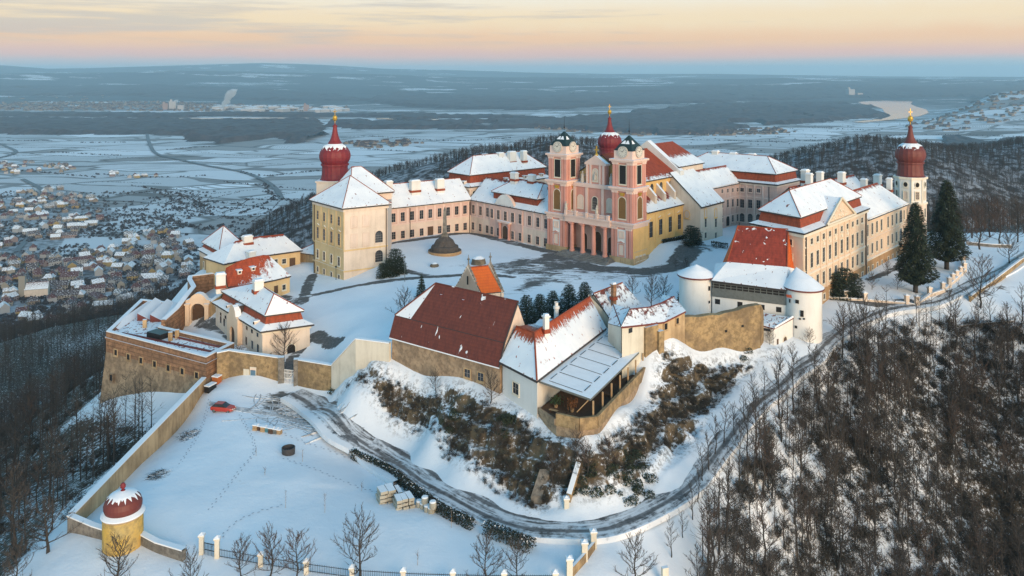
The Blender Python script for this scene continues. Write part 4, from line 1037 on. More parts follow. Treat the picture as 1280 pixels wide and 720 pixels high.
# ------------------------------------------------------------------ church
U = Vector((.748, -.664)); Bk = Vector((.664, .748))            # along the front to the right, and back
FL, FR = Vector((9.5, 216.5)), Vector((30.0, 198.3))
def fp(s, b): v = FL + U * s + Bk * b; return (v.x, v.y)          # s along the facade from its left end, b behind it
FLEN = (FR - FL).length
CH = thing('church', 'pink baroque abbey church with two clock towers, columned portico and orange nave roof', 'church', (*fp(13.7, 6), 0))
def cbox(name, s0, s1, b0, b1, z0, z1, mat, snow=False, mats=None):
    mb = MB(); mb.prism([fp(s0, b0), fp(s1, b0), fp(s1, b1), fp(s0, b1)], z0, z1, 0, 1 if snow else 0, True)
    return obj(name, mb, [M[mat], M['snow']] if mats is None else mats, CH)
TW = 6.6
def tower(s0, yellowside):
    s1 = s0 + TW
    q = [fp(s0, 0), fp(s1, 0), fp(s1, TW), fp(s0, TW)]
    t = MB(); t.prism(q, -3, 10.0, 0, None, False, [0, 1 if yellowside else 0, 0, 0])
    root = obj('clock_tower', t, [M['pink'], M['yellow']], CH)
    def sub(name, mb, mats): return obj(name, mb, mats, root)
    def bnd(d, z0, z1, mat, nm='cornice', snow=True):
        mb = MB(); mb.prism(offset(q, d), z0, z1, 0, 1 if snow else 0, True); sub(nm, mb, [M[mat], M['snow']])
    bnd(.25, -3, 1.6, 'sand', 'plinth', False)
    bnd(.15, 9.0, 9.7, 'pinktrim'); bnd(.5, 9.8, 10.3, 'pinktrim'); 
    mb = MB(); mb.prism(offset(q, -.25), 10.3, 18.5, 0); sub('middle_storey', mb, [M['pink']])
    bnd(.1, 18.1, 18.6, 'pinktrim'); bnd(.5, 18.6, 19.1, 'pinktrim')
    mb = MB(); mb.prism(offset(q, -.45), 19.1, 25.5, 0); sub('belfry', mb, [M['pink']])
    bnd(-.05, 25.2, 25.6, 'pinktrim'); bnd(.35, 25.6, 26.1, 'pinktrim')
    mb = MB(); mb.prism(offset(q, -.55), 26.1, 28.3, 0, 1); sub('parapet', mb, [M['pinktrim'], M['snow']])
    # corner pilasters on the visible sides
    for (i, j) in ((0, 1), (1, 2)):
        a, c_ = q[i], q[j]
        for z0, z1, ins, d in ((1.6, 9.0, .0, .3), (10.3, 18.1, .25, .2), (19.1, 25.2, .45, .2)):
            if z0 < 2 and yellowside and i == 1: continue
            for tt in (.10, .245, .755, .90):
                p = Vector(a).lerp(Vector(c_), tt); dr = (Vector(c_) - Vector(a)).normalized(); nn = Vector((dr.y, -dr.x))
                o = p - dr * .36 - nn * ins - nn * .1
                mb = MB(); mb.box((o.x, o.y, z0), (dr.x * .72, dr.y * .72, 0), (nn.x * (d + .1), nn.y * (d + .1), 0), (0, 0, z1 - z0))
                mb.box((o.x - nn.x * 0 - dr.x * .08, o.y - dr.y * .08, z1 - .5), (dr.x * .88, dr.y * .88, 0), (nn.x * (d + .22), nn.y * (d + .22), 0), (0, 0, .5), 1)
                sub('pilaster', mb, [M['pink'], M['pinktrim']])
        winz(root, a, c_, .5, 13.9, 2.2, 5.4, 'arch', 'trim', 'shutter', 'louvred_window', -.2)
        winz(root, a, c_, .5, 22.2, 2.0, 4.7, 'plain', 'trim', 'louvre', 'belfry_opening', -.4)
        dr = (Vector(c_) - Vector(a)).normalized(); nn = Vector((dr.y, -dr.x)); p = Vector(a).lerp(Vector(c_), .5) + nn * -.1
        mb = MB(); mb.cbox((p.x, p.y, 16.9), 1.0, .35, .8, ang(a, c_)); mb.cbox((p.x, p.y, 17.3), 1.5, .3, .35, ang(a, c_)); sub('ornament', mb, M['gold'])
        # clock face standing over the parapet
        p = Vector(a).lerp(Vector(c_), .5) + nn * -.35
        mb = MB(); k = 20
        ring = [(math.cos(2 * math.pi * i_ / k) * 1.45, math.sin(2 * math.pi * i_ / k) * 1.45) for i_ in range(k)]
        fr = [V(p.x + dr.x * x + nn.x * .14, p.y + dr.y * x + nn.y * .14, 27.9 + z) for x, z in ring]; bk_ = [V(p.x + dr.x * x - nn.x * .25, p.y + dr.y * x - nn.y * .25, 27.9 + z) for x, z in ring]
        inn = [V(p.x + dr.x * x * .82 + nn.x * .12, p.y + dr.y * x * .82 + nn.y * .12, 27.9 + z * .82) for x, z in ring]
        for i_ in range(k):
            j_ = (i_ + 1) % k
            mb.face([bk_[i_], bk_[j_], fr[j_], fr[i_]], 1); mb.face([fr[i_], fr[j_], inn[j_], inn[i_]], 1)
        mb.face(inn, 0); mb.face(bk_[::-1], 1)
        cf = sub('clock', mb, [M['clock'], M['statue']])
        mb = MB()
        for an, ln in ((.9, .95), (2.6, .7)):
            e_ = V(p.x + dr.x * math.cos(an) * ln + nn.x * .16, p.y + dr.y * math.cos(an) * ln + nn.y * .16, 27.9 + math.sin(an) * ln)
            mb.tube([V(p.x + nn.x * .16, p.y + nn.y * .16, 27.9), e_], [.06, .03], 4, 0)
        for h_ in range(12):
            an = h_ * math.pi / 6; x, z = math.cos(an) * 1.0, math.sin(an) * 1.0
            mb.cbox((p.x + dr.x * x + nn.x * .13, p.y + dr.y * x + nn.y * .13, 27.9 + z - .1), .1, .04, .2, ang(a, c_), 0)
        sub('clock_hands', mb, M['iron'])
    # bell-shaped green roof with lying snow
    e = offset(q, -.45); cx, cy = (q[0][0] + q[2][0]) / 2, (q[0][1] + q[2][1]) / 2
    mb = MB(); prev = None
    for (f, z) in ((1.0, 28.2), (.82, 28.8), (.66, 29.6), (.34, 30.8), (.05, 31.9)):
        ring = [(cx + (x - cx) * f, cy + (y - cy) * f, z) for x, y in e]
        if prev:
            for i_ in range(4):
                j_ = (i_ + 1) % 4
                mb.face([prev[i_], prev[j_], ring[j_], ring[i_]], 0)
        prev = ring
    mb.face(prev, 0)
    sub('tower_roof', mb, M['green'])
    # snow lies in sheets between the clocks and the ridges
    for i_ in range(4):
        j_ = (i_ + 1) % 4
        for (ta, tb) in ((.50, .86), (.14, .5)) if i_ in (0,) else ((.14, .5),):
            A_ = V(cx + (e[i_][0] - cx) * .62, cy + (e[i_][1] - cy) * .62, 29.86); B_ = V(cx + (e[j_][0] - cx) * .62, cy + (e[j_][1] - cy) * .62, 29.86)
            C_ = V(cx + (e[i_][0] - cx) * .40, cy + (e[i_][1] - cy) * .40, 30.68); D_ = V(cx + (e[j_][0] - cx) * .40, cy + (e[j_][1] - cy) * .40, 30.68)
            mb = MB(); mb.face([A_.lerp(B_, ta), A_.lerp(B_, tb), C_.lerp(D_, (ta + tb) / 2 + .08), C_.lerp(D_, (ta + tb) / 2 - .08)]); sub('snow_patch', mb, M['snow'])
    mb = MB(); mb.tube([(cx, cy, 32.3), (cx, cy, 36)], [.08, .03], 5); mb.lathe((cx, cy, 33), [(.05, -.3), (.25, 0), (.05, .3)], 8); sub('lightning_rod', mb, M['iron'])
    # ground storey: pale panel with door and window
    mb = MB(); a, c_ = q[0], q[1]; dr = (Vector(c_) - Vector(a)).normalized(); nn = Vector((dr.y, -dr.x)); p = Vector(a).lerp(Vector(c_), .5) - dr * 1.25 - nn * .1
    mb.box((p.x, p.y, 1.6), (dr.x * 2.5, dr.y * 2.5, 0), (nn.x * .25, nn.y * .25, 0), (0, 0, 6.9)); sub('panel', mb, M['white'])
    winz(root, a, c_, .5, 7.3, 1.2, 1.3, 'plain', 'pinktrim', 'blind', 'window', .17)
    winz(root, a, c_, .5, 3.4, 1.3, 2.6, 'ped', 'pink', 'blind', 'niche', .17)
    return root
tower(0, False); tw2 = tower(FLEN - TW, True)
for t, z in ((.25, 2.0), (.5, 2.0), (.75, 2.0)): winz(tw2, fp(FLEN, 0), fp(FLEN, TW), t, 1.4, .9, 1.0, 'plain', 'trim', 'blind', 'panel_field', .02)
mb = MB()
for z in (2.6, 4.4, 6.2, 8.0):
    o = V(*fp(FLEN, .0)); mb.box((o.x + U.x * .003, o.y + U.y * .003, z), (Bk.x * .9, Bk.y * .9, 0), (U.x * .12, U.y * .12, 0), (0, 0, .9))
obj('quoins', mb, M['yellow'], CH)
mb = MB(); o = V(*fp(FLEN, .2)); mb.box((o.x, o.y, 3.0), (Bk.x * 6.2, Bk.y * 6.2, 0), (U.x * .15, U.y * .15, 0), (0, 0, .3)); obj('string_course', mb, M['ochre'], CH)
# portico between the towers
s0, s1 = TW, FLEN - TW
cbox('portico_wall', s0 - .2, s1 + .2, 4.2, 5.2, -1, 10.0, 'rose')
for i in range(3):
    a, c_ = fp(s0, 4.2), fp(s1, 4.2); winz(CH, a, c_, .2 + .3 * i, 3.0 if i != 1 else 3.4, 1.8 if i != 1 else 2.4, 4.2 if i != 1 else 5.2, 'arch', 'pinktrim', 'wood', 'portico_door')
cbox('portico_floor', s0 - .1, s1 + .1, -.4, 4.3, -1.5, 1.0, 'steps')
cbox('entablature', s0 - .1, s1 + .1, -.7, 4.2, 8.6, 10.0, 'pinktrim')
cbox('balcony_floor', s0 - .3, s1 + .3, -1.0, 5.2, 10.0, 10.4, 'pinktrim', True)
for i in range(4):
    v = fp(s0 + (s1 - s0) * (.13 + .247 * i), -.05)
    mb = MB(); mb.lathe((v[0], v[1], 0), [(.75, .8), (.75, 1.25), (.62, 1.35), (.6, 1.6), (.58, 4.2), (.5, 7.6), (.5, 7.8), (.66, 8.0), (.7, 8.3)], 16); mb.cbox((v[0], v[1], 8.3), 1.5, 1.5, .34, ang(FL, FR)); obj('column', mb, M['pink'], CH)
for i in range(9):
    pass
mb = MB()
for s, b in [(s0 + .1 + (s1 - s0 - .2) * i / 44, -.7) for i in range(45)]:
    v = fp(s, b); mb.lathe((v[0], v[1], 10.4), [(.07, 0), (.13, .35), (.07, .75), (.09, .9)], 6)
obj('balusters', mb, M['pinktrim'], CH)
cbox('handrail', s0, s1, -.85, -.55, 11.3, 11.5, 'pinktrim', True)
for i in range(5):
    v = fp(s0 + .4 + (s1 - s0 - .8) * i / 4, -.7)
    mb = MB(); mb.cbox((v[0], v[1], 10.4), .7, .7, 1.25, ang(FL, FR), 0, 1); obj('rail_post', mb, [M['pinktrim'], M['snow']], CH)
def statue(s, b, z, k=1.0):
    v = fp(s, b); mb = MB()
    mb.lathe((v[0], v[1], z), [(.35 * k, 0), (.42 * k, .3 * k), (.32 * k, .9 * k), (.36 * k, 1.35 * k), (.14 * k, 1.6 * k), (.17 * k, 1.75 * k), (.16 * k, 1.95 * k), (.03, 2.1 * k)], 9)
    mb.tube([(v[0], v[1], z + 1.4 * k), (v[0] + .45 * k, v[1] - .2 * k, z + 1.15 * k), (v[0] + .5 * k, v[1] - .3 * k, z + 1.6 * k)], [.12 * k, .09 * k, .06 * k], 5)
    obj('statue', mb, M['statue'], CH)
for s in (s0 + .4, s1 - 3.9): statue(s, -.7, 11.7, 1.05)
# front wall above the balcony and its gable
cbox('upper_front', s0 - .3, s1 + .3, 3.0, 5.0, 10.4, 17.6, 'pink')
cbox('front_cornice', s0 - .3, s1 + .3, 2.6, 5.2, 17.6, 18.6, 'pinktrim', True)
a, c_ = fp(s0, 3.0), fp(s1, 3.0)
for t, pn in ((.17, 'blind'), (.5, 'glass'), (.83, 'blind')):
    winz(CH, a, c_, t, 13.6, 1.7, 3.4, 'arch', 'trim', 'glass' if t == .5 else 'blind', 'window')
strips(CH, a, c_, [.04, .32, .68, .96], 10.4, 17.6, .8, 'pinktrim', .25)
sm_ = (s0 + s1) / 2
cbox('gable_block', sm_ - 3.1, sm_ + 3.1, 3.2, 4.8, 18.6, 23.6, 'pink')
cbox('gable_cornice', sm_ - 3.4, sm_ + 3.4, 3.0, 5.0, 23.6, 24.1, 'pinktrim', True)
mb = MB()
A_, B_, C_ = V(*fp(sm_ - 3.4, 3.1), 24.1), V(*fp(sm_ + 3.4, 3.1), 24.1), V(*fp(sm_, 3.1), 26.2)
dk = V(Bk.x, Bk.y) * 1.5
mb.face([A_, B_, C_]); mb.face([A_ + dk, C_ + dk, B_ + dk]); mb.face([A_, C_, C_ + dk, A_ + dk], 1); mb.face([C_, B_, B_ + dk, C_ + dk], 1)
obj('gable_top', mb, [M['pinktrim'], M['snow']], CH)
winz(CH, fp(sm_ - 3, 3.2), fp(sm_ + 3, 3.2), .5, 21.0, 1.5, 3.2, 'arch', 'trim', 'blind', 'niche')
statue(sm_, 3.0, 19.7, 1.0)
strips(CH, fp(sm_ - 3.1, 3.2), fp(sm_ + 3.1, 3.2), [.08, .26, .74, .92], 18.6, 23.6, .6, 'pinktrim', .18)
v = fp(sm_, 3.7); mb = MB(); mb.cbox((v[0], v[1], 26.0), .3, .25, 2.6, ang(FL, FR)); mb.cbox((v[0], v[1], 27.4), 1.3, .25, .3, ang(FL, FR)); mb.lathe((v[0], v[1], 26), [(.5, 0), (.35, .5), (.1, .8)], 8); obj('cross', mb, M['gold'], CH)
for s in (sm_ - 4.6, sm_ + 4.6): statue(s, 3.8, 18.6, 1.5)
# steps spreading in front of the portico
mb = MB()
for i in range(10):
    d = .75 * (10 - i) + .8; z = -1.3 + .22 * i
    mb.prism([fp(s0 - d * .45, .2), fp(s0 - d * .3, -d), fp(s1 + d * .3, -d), fp(s1 + d * .45, .2)], -2.5, z + .22, 0)
obj('steps', mb, M['steps'], CH)
# nave with aisle, clerestory and buttresses on the right
def npt(t, o): v = FR + Bk * t - U * o; return (v.x, v.y)            # t back along the church, o inwards from its right side
def nprism(name, t0, t1, o0, o1, z0, z1, mat, tops=None):
    mb = MB(); mb.prism([npt(t0, o0), npt(t1, o0), npt(t1, o1), npt(t0, o1)], z0, z1, 0, None, True); return obj(name, mb, M[mat], CH)
nprism('aisle_wall', TW - .3, 26, .35, 27, -3, 12.2, 'yellow')
nprism('clerestory', TW - .3, 29, 4.2, 23.2, 12, 19.7, 'yellow')
a, c_ = npt(TW, .35), npt(25.4, .35)
xs = [813.5, 825.6, 837.5, 849]
for x in xs:
    t = tpx(a, c_, x); winz(CH, a, c_, t, 7.6, 1.7, 4.0, 'ped', 'yellow')
strips(CH, a, c_, [.02] + [tpx(a, c_, (xs[i] + xs[i + 1]) / 2) for i in range(3)] + [.97], 2, 11.6, .55, 'yellow', .12)
mb = MB(); o = V(*npt(TW, .35)); mb.box((o.x, o.y, 11.6), (Bk.x * 19.4, Bk.y * 19.4, 0), (U.x * .3, U.y * .3, 0), (0, 0, .6)); obj('cornice', mb, M['yellow'], CH)
mb = MB()
p = [V(*npt(TW, -.1), 12.25), V(*npt(25.8, -.1), 12.25), V(*npt(25.8, 4.4), 15.6), V(*npt(TW, 4.4), 15.6)]
mb.face(p, 0, [0, 0, 1, 1]); lo = [x - V(0, 0, .35) for x in p]; mb.face([p[0], lo[0], lo[1], p[1]], 1)
obj('aisle_roof', mb, [M['aisle'], M['gutter']], CH)
a2, c2 = npt(TW, 4.2), npt(27, 4.2)
for x in (814.5, 826, 838): winz(CH, a2, c2, tpx(a2, c2, x), 17.0, 1.6, 2.6, 'arch', 'yellow')
for x in (808.5, 820, 832.5):
    t = tpx(a2, c2, x) * (27 - TW) + TW
    mb = MB(); pr = [V(*npt(t, 4.3), 14.2), V(*npt(t, 1.6), 13.0), V(*npt(t, 1.6), 15.6), V(*npt(t, 4.3), 18.2)]; w_ = V(Bk.x, Bk.y) * .9
    mb.face(pr); mb.face([x_ + w_ for x_ in pr][::-1])
    for i in range(4): mb.face([pr[i], pr[(i + 1) % 4], pr[(i + 1) % 4] + w_, pr[i] + w_], 1 if i == 2 else 0)
    obj('buttress', mb, [M['cream'], M['snow']], CH)
AX = FLEN / 2
q = [npt(TW - .3, 4.0), npt(29.5, 4.0), npt(29.5, FLEN - 4.0), npt(TW - .3, FLEN - 4.0)]
gable(CH, q, 19.6, V(*npt(TW - .3, AX), 26.0), V(*npt(29.5, AX), 26.0), 'naveroof', 'yellow', .6)
# fire wall between nave and choir
mb = MB()
pr = [npt(28.6, 3.2), npt(28.6, AX), npt(28.6, FLEN - 3.2)]
F0, F1, F2 = V(*npt(28.4, 3.0), 20.6), V(*npt(28.4, AX), 28.4), V(*npt(28.4, FLEN - 3.0), 20.6); G0, G2 = V(*npt(28.4, 3.0), 12), V(*npt(28.4, FLEN - 3.0), 12); w_ = V(Bk.x, Bk.y) * 2.0
P5 = [G0, F0, F1, F2, G2]
mb.face(P5); mb.face([x + w_ for x in P5][::-1])
for i in range(4): mb.face([P5[i], P5[i + 1], P5[i + 1] + w_, P5[i] + w_], 1 if i in (1, 2) else 0)
obj('fire_wall', mb, [M['white'], M['snow']], CH)
# choir
q = [npt(29.5, 4.2), npt(43.5, 4.2), npt(48.5, 9.0), npt(48.5, FLEN - 9.0), npt(43.5, FLEN - 4.2), npt(29.5, FLEN - 4.2)]
walls(CH, q, -4, 21.5, 'cream', 'choir_wall'); 
mb = MB(); e = offset(q, .5); R1, R2 = V(*npt(29.0, AX), 27.3), V(*npt(42.6, AX), 27.3); z = 21.6
E = [V(x, y, z) for x, y in e]
mb.face([E[0], E[1], R2, R1], 0, [0, 0, 1, 1]); mb.face([E[4], E[5], R1, R2], 0, [0, 0, 1, 1])
for i in (1, 2, 3): mb.face([E[i], E[i + 1], R2], 0, [0, 0, 1])
mb.prism(e, z - .3, z, 1, 1, True)
obj('choir_roof', mb, [M['choirroof'], M['gutter']], CH)
for t, o, hgt in ((43.5, 4.2, 18), (46, 6.6, 19), (48.5, 9, 18.5)):
    mb = MB(); c0_ = V(*npt(t, o)); dr_ = (V(*npt(t + 1.4, o - 1.0)) - c0_).normalized()
    sd_ = V(-dr_.y, dr_.x) * .45
    for (z0, z1, ln) in ((-3, 8, 2.2), (8, 14, 1.7), (14, hgt, 1.1)):
        o_ = c0_ - sd_ - dr_ * .3; mb.box((o_.x, o_.y, z0), dr_ * (ln + .3), sd_ * 2, (0, 0, z1 - z0), 0)
    obj('choir_buttress', mb, [M['sand']], CH)
# side wing with the great lean-to roof
mb = MB(); ow = -5.0
TQ = [npt(25.0, ow), npt(37.6, ow), npt(37.6, 4.3), npt(25.0, 4.3)]
zs = [12.2, 12.2, 20.2, 20.2]
for i in range(4):
    j = (i + 1) % 4
    mb.face([(*TQ[i], -4), (*TQ[j], -4), (*TQ[j], zs[j]), (*TQ[i], zs[i])], 0)
mb.face([(*TQ[k], zs[k]) for k in range(4)], 0)
sw_ = obj('side_wing', mb, M['cream'], CH)
mb = MB(); ext = [npt(24.8, ow - .5), npt(37.9, ow - .5), npt(37.9, 4.3), npt(24.8, 4.3)]
p = [V(*ext[0], 12.0), V(*ext[1], 12.0), V(*ext[2], 20.45), V(*ext[3], 20.45)]
mb.face(p, 0, [0, 0, 1, 1]); lo = [x - V(0, 0, .4) for x in p]
for i in range(4): mb.face([p[i], p[(i + 1) % 4], lo[(i + 1) % 4], lo[i]], 1)
obj('side_wing_roof', mb, [M['fullsnow'], M['gutter']], CH)
mb = MB(); p = [V(*npt(29.8, 4.25), 20.3), V(*npt(38.2, 4.25), 20.3), V(*npt(38.2, 4.6), 21.4), V(*npt(29.8, 4.6), 21.4)]; mb.face(p); obj('roof_strip', mb, M['redband'], CH)
a, c_ = npt(25.0, ow), npt(37.6, ow)
for x in (881.8, 894.5): 
    win(CH, a, c_, x, 266, 1.2, 2.4, 'arch', 'yellow', 'blind', 'blind_window'); win(CH, a, c_, x, 278.5, 1.1, 2.3, 'plain', 'trim'); win(CH, a, c_, x, 294, 1.0, 1.5, 'plain', 'trim')
a, c_ = npt(25.0, .3), npt(25.0, ow)
winz(CH, a, c_, .25, 9.5, 1.6, 2.0, 'round', 'yellow', 'blind', 'blind_window')

# far onion tower behind the church
c = WD(762, 197, 285)
T = thing('onion_tower', 'far tower with a red onion dome rising behind the church gable', 'tower', (c.x, c.y, -3))
q = [(c.x - 4, c.y - 4), (c.x + 4, c.y - 4), (c.x + 4, c.y + 4), (c.x - 4, c.y + 4)]
walls(T, q, -25, c.z - 1.2, 'cream'); band(T, q, .3, c.z - 1.2, c.z - .8, 'cream')
winz(T, q[0], q[1], .5, c.z - 6, 1.5, 2.4, 'arch', 'cream')
onion(T, c, c.z - .8, .222, 'redroofpaint')

# ------------------------------------------------------------------ wings right of the church
A, K, E_ = (58.3, 229.2), (68.0, 239.5), (76.8, 232.0)
T = thing('inner_court_wing', 'three-storey rose corner wing with red mansard band and three chimneys behind church', 'building', (68, 244, 2))
nb = Vector((-.72, .69))
q1 = [(A[0] - 3, A[1] - 3.2), K, (K[0] + nb.x * 9, K[1] + nb.y * 9), (A[0] - 3 + nb.x * 9, A[1] - 3.2 + nb.y * 9)]
walls(T, q1, -2, 15.1, 'rose'); band(T, q1, .25, 14.5, 15.1, 'pale')
gable(T, q1, 15.1, V(*lerp2(q1[3], q1[0], .5), 19.5), V(*lerp2(q1[1], q1[2], .5), 19.5), 'snowridge', 'rose', .5)
far = (52.0, 252.5); bk2 = Vector((.70, .71)) * 15
q2 = [far, E_, (E_[0] + bk2.x, E_[1] + bk2.y), (far[0] + bk2.x, far[1] + bk2.y)]
walls(T, q2, -2, 15.1, 'rose', 'corner_wall'); band(T, q2, .25, 14.5, 15.1, 'pale')
m0, m1_ = V(*lerp2(far, q2[3], .5)), V(*lerp2(E_, q2[2], .5))
rf = mansard(T, q2, 15.1, .6, 15.9, .9, 18.0, V(*m0.lerp(m1_, .2)[:2], 22.6), V(*m0.lerp(m1_, .80)[:2], 22.6), bandmat='redband')
for x in (902.5, 909.5, 915.7, 921.7):
    for y, w_, h_, st in ((239, .9, 1.1, 'plain'), (255, 1.1, 2.2, 'plain')): win(T, q1[0], K, x, y - (x - 902) * .1, w_, h_, st, 'pinktrim')
    if x != 909.5: win(T, q1[0], K, x, 274 - (x - 902) * .1, 1.1, 2.0, 'plain', 'pinktrim')
win(T, q1[0], K, 909.5, 276, 1.9, 3.0, 'arch', 'pinktrim', 'dark', 'door')
for x in (928.3, 938.4, 948.8):
    for y, w_, h_, st in ((237, 1.1, 1.1, 'plain'), (254, 1.3, 2.5, 'plain'), (271.5, 1.5, 2.5, 'arch')): win(T, K, E_, x, y + (x - 928) * .06, w_, h_, st, 'pinktrim', lift=.3)
strips(T, K, E_, [tpx(K, E_, x) for x in (924.8, 933.5, 943.5, 954)], 3, 14.5, .5, 'pinktrim', .3)
strips(T, K, E_, [.02, .8], 0, 14.6, .16, 'gutter', .2, 'downpipe')
strips(T, q1[0], K, [tpx(q1[0], K, x) for x in (906, 912.5, 918.7)], 3, 14.5, .4, 'pinktrim', .08)
for z in (5.7, 10.8): band(T, q2, .1, z, z + .25, 'pinktrim', 'string_course'); band(T, q1, .1, z, z + .25, 'pinktrim', 'string_course')
for x, y, Yc in ((894.5, 201, 252), (917, 203.5, 249), (940.5, 205, 246)): chimney(rf, x, y, Yc, 1.9, 1.7, 2.8, ang(far, E_))

# great right wing: pavilion
O, L, Rr = (58.5, 160.8), (51.5, 171.3), (84.4, 190.2)
q = quad3(L, O, Rr)
T = thing('imperial_pavilion', 'big peach pavilion with pediment, rows of windows and snowy mansard roof', 'building', base(q, 0))
walls(T, q, -4, 15.4, 'peach'); band(T, q, .32, 14.7, 15.4, 'trim')
band(T, q, .12, 6.6, 6.95, 'trim', 'string_course'); band(T, q, .10, -4, 2.3, 'brownbase', 'plinth', False)
R1, R2 = V(58.9, 170.0, 22.9), V(75.0, 188.4, 22.9)
rf = mansard(T, q, 15.4, 1.0, 16.3, 1.4, 18.2, R1, R2)
cols = [(1006.5, 301), (1014.3, 298), (1021.7, 295), (1029.3, 292), (1037, 289), (1044.3, 286), (1051.8, 283), (1059, 280), (1065.5, 277.5), (1071.3, 275), (1077.2, 272.8)]
for i, (x, y) in enumerate(cols):
    t = tpx(O, Rr, x)
    winz(T, O, Rr, t, 13.3, 1.25, 1.15, 'plain', 'trim')
    winz(T, O, Rr, t, 9.4, 1.35, 3.0, 'plain', 'trim')
    winz(T, O, Rr, t, 4.6, 1.3, 2.5, 'plain', 'trim')
    winz(T, O, Rr, t, .6, 1.0, 1.1, 'plain', 'trim', lift=.1)
    if 2 < i < 8:
        p = V(*lerp2(O, Rr, t)); mb = MB(); mb.cbox((p.x, p.y, 11.45), 1.0, .5, .5, ang(O, Rr)); mb.lathe((p.x, p.y, 12.0), [(.3, -.3), (.35, 0), (.1, .35)], 7); obj('ornament', mb, M['trim'], T)
ts = [tpx(O, Rr, x) for x, _ in cols]
strips(T, O, Rr, [.012] + [(ts[i] + ts[i + 1]) / 2 for i in (2, 3, 4, 5, 6, 7)] + [.985], 2.3, 14.7, .6, 'peach', .14)
for t in (.25, .5, .75): winz(T, L, O, t, 13.3, 1.2, 1.15, 'plain', 'trim'); winz(T, L, O, t, 9.4, 1.3, 3.0, 'plain', 'trim')
strips(T, O, Rr, [.03, .97], -1, 14.8, .17, 'gutter', .3, 'downpipe')
# pediment
nn = Vector((Rr[1] - O[1], -(Rr[0] - O[0]))).normalized()
pa, pb = V(*lerp2(O, Rr, tpx(O, Rr, 1029))) + V(nn.x, nn.y) * .55, V(*lerp2(O, Rr, tpx(O, Rr, 1065))) + V(nn.x, nn.y) * .55
mb = MB(); A_, B_ = V(pa.x, pa.y, 15.75), V(pb.x, pb.y, 15.75); C_ = A_.lerp(B_, .5) + V(0, 0, 4.7)
dk = V(-nn.x, -nn.y) * 6.5
mb.face([A_, B_, C_], 0); mb.face([A_ + V(0, 0, .05), C_ + V(0, 0, .05), C_ + dk + V(0, 0, .05), A_ + dk], 1, [0, 1, 1, 0]); mb.face([C_ + V(0, 0, .05), B_ + V(0, 0, .05), B_ + dk, C_ + dk + V(0, 0, .05)], 1, [1, 0, 0, 1])
pd = obj('pediment', mb, [M['peach'], M['fullsnow']], T)
mb = MB(); f = V(nn.x, nn.y) * .25
for (a_, b_) in ((A_, C_), (C_, B_), (A_, B_)): mb.tube([a_ + f, b_ + f], [.3, .3], 4)
obj('pediment_moulding', mb, M['trim'], pd)
rs = random.Random(8)
for i in range(26):
    u_, v_ = rs.random(), rs.random()
    if u_ + v_ > 1: u_, v_ = 1 - u_, 1 - v_
    p = A_.lerp(B_, .12 + .76 * u_).lerp(C_, v_ * .8) + V(0, 0, .45) + V(nn.x, nn.y) * .02
    if (p.z - 15.75) / 4.7 < 1.9 * min((p - A_).length, (p - B_).length) / (B_ - A_).length: mb = MB(); mb.lathe((p.x, p.y, p.z), [(.05, -.3), (rs.uniform(.15, .35), 0), (.05, .3)], 6); obj('relief_figure', mb, M['trim'], pd)
for x, y in ((1038, 276), (1050, 270)): pass

# long wing
A, K = (84.6, 190.6), (105.2, 213.2)
dv = (Vector(K) - Vector(A)).normalized(); n = Vector((-dv.y, dv.x))
q = [A, K, (K[0] + n.x * 12, K[1] + n.y * 12), (A[0] + n.x * 12, A[1] + n.y * 12)]
T = thing('garden_wing', 'long peach wing with brown base storey leading to the corner tower on the right', 'building', base(q, 0))
walls(T, q, -4, 13.1, 'peach'); band(T, q, .12, -4, 2.9, 'brownbase', 'base_storey', False); band(T, q, .2, 2.9, 3.25, 'trim', 'string_course'); band(T, q, .12, 7.6, 7.95, 'peach', 'string_course'); band(T, q, .3, 12.4, 13.1, 'trim')
rf = gable(T, q, 13.1, V(A[0] + n.x * 6, A[1] + n.y * 6, 18.2), V(K[0] + n.x * 6 - dv.x * 5, K[1] + n.y * 6 - dv.y * 5, 18.2), 'snowridge', 'peach', .6)
for x in (1084, 1090, 1095.8, 1101.5, 1109.7, 1115, 1120.2): 
    t = tpx(A, K, x); winz(T, A, K, t, 10.2, 1.25, 2.7, 'plain', 'trim'); winz(T, A, K, t, 5.5, 1.2, 2.4, 'plain', 'trim')
    if x != 1084: winz(T, A, K, t, .9, .9, 1.1, 'plain', 'trim', lift=.12)
winz(T, A, K, tpx(A, K, 1084.5), .9, .9, 1.1, 'plain', 'trim', lift=.12)
for z in (10.3, 5.5): winz(T, A, K, tpx(A, K, 1125.6), z, 2.2, 3.3, 'arch', 'trim'); winz(T, A, K, tpx(A, K, 1129.8), z, .8, 2.4, 'plain', 'trim')
chimney(rf, 1111.7, 237.5, 215, 1.2, 1.2, 2.8, ang(A, K)); 
mb = MB(); p = V(*lerp2(A, K, .46)); 
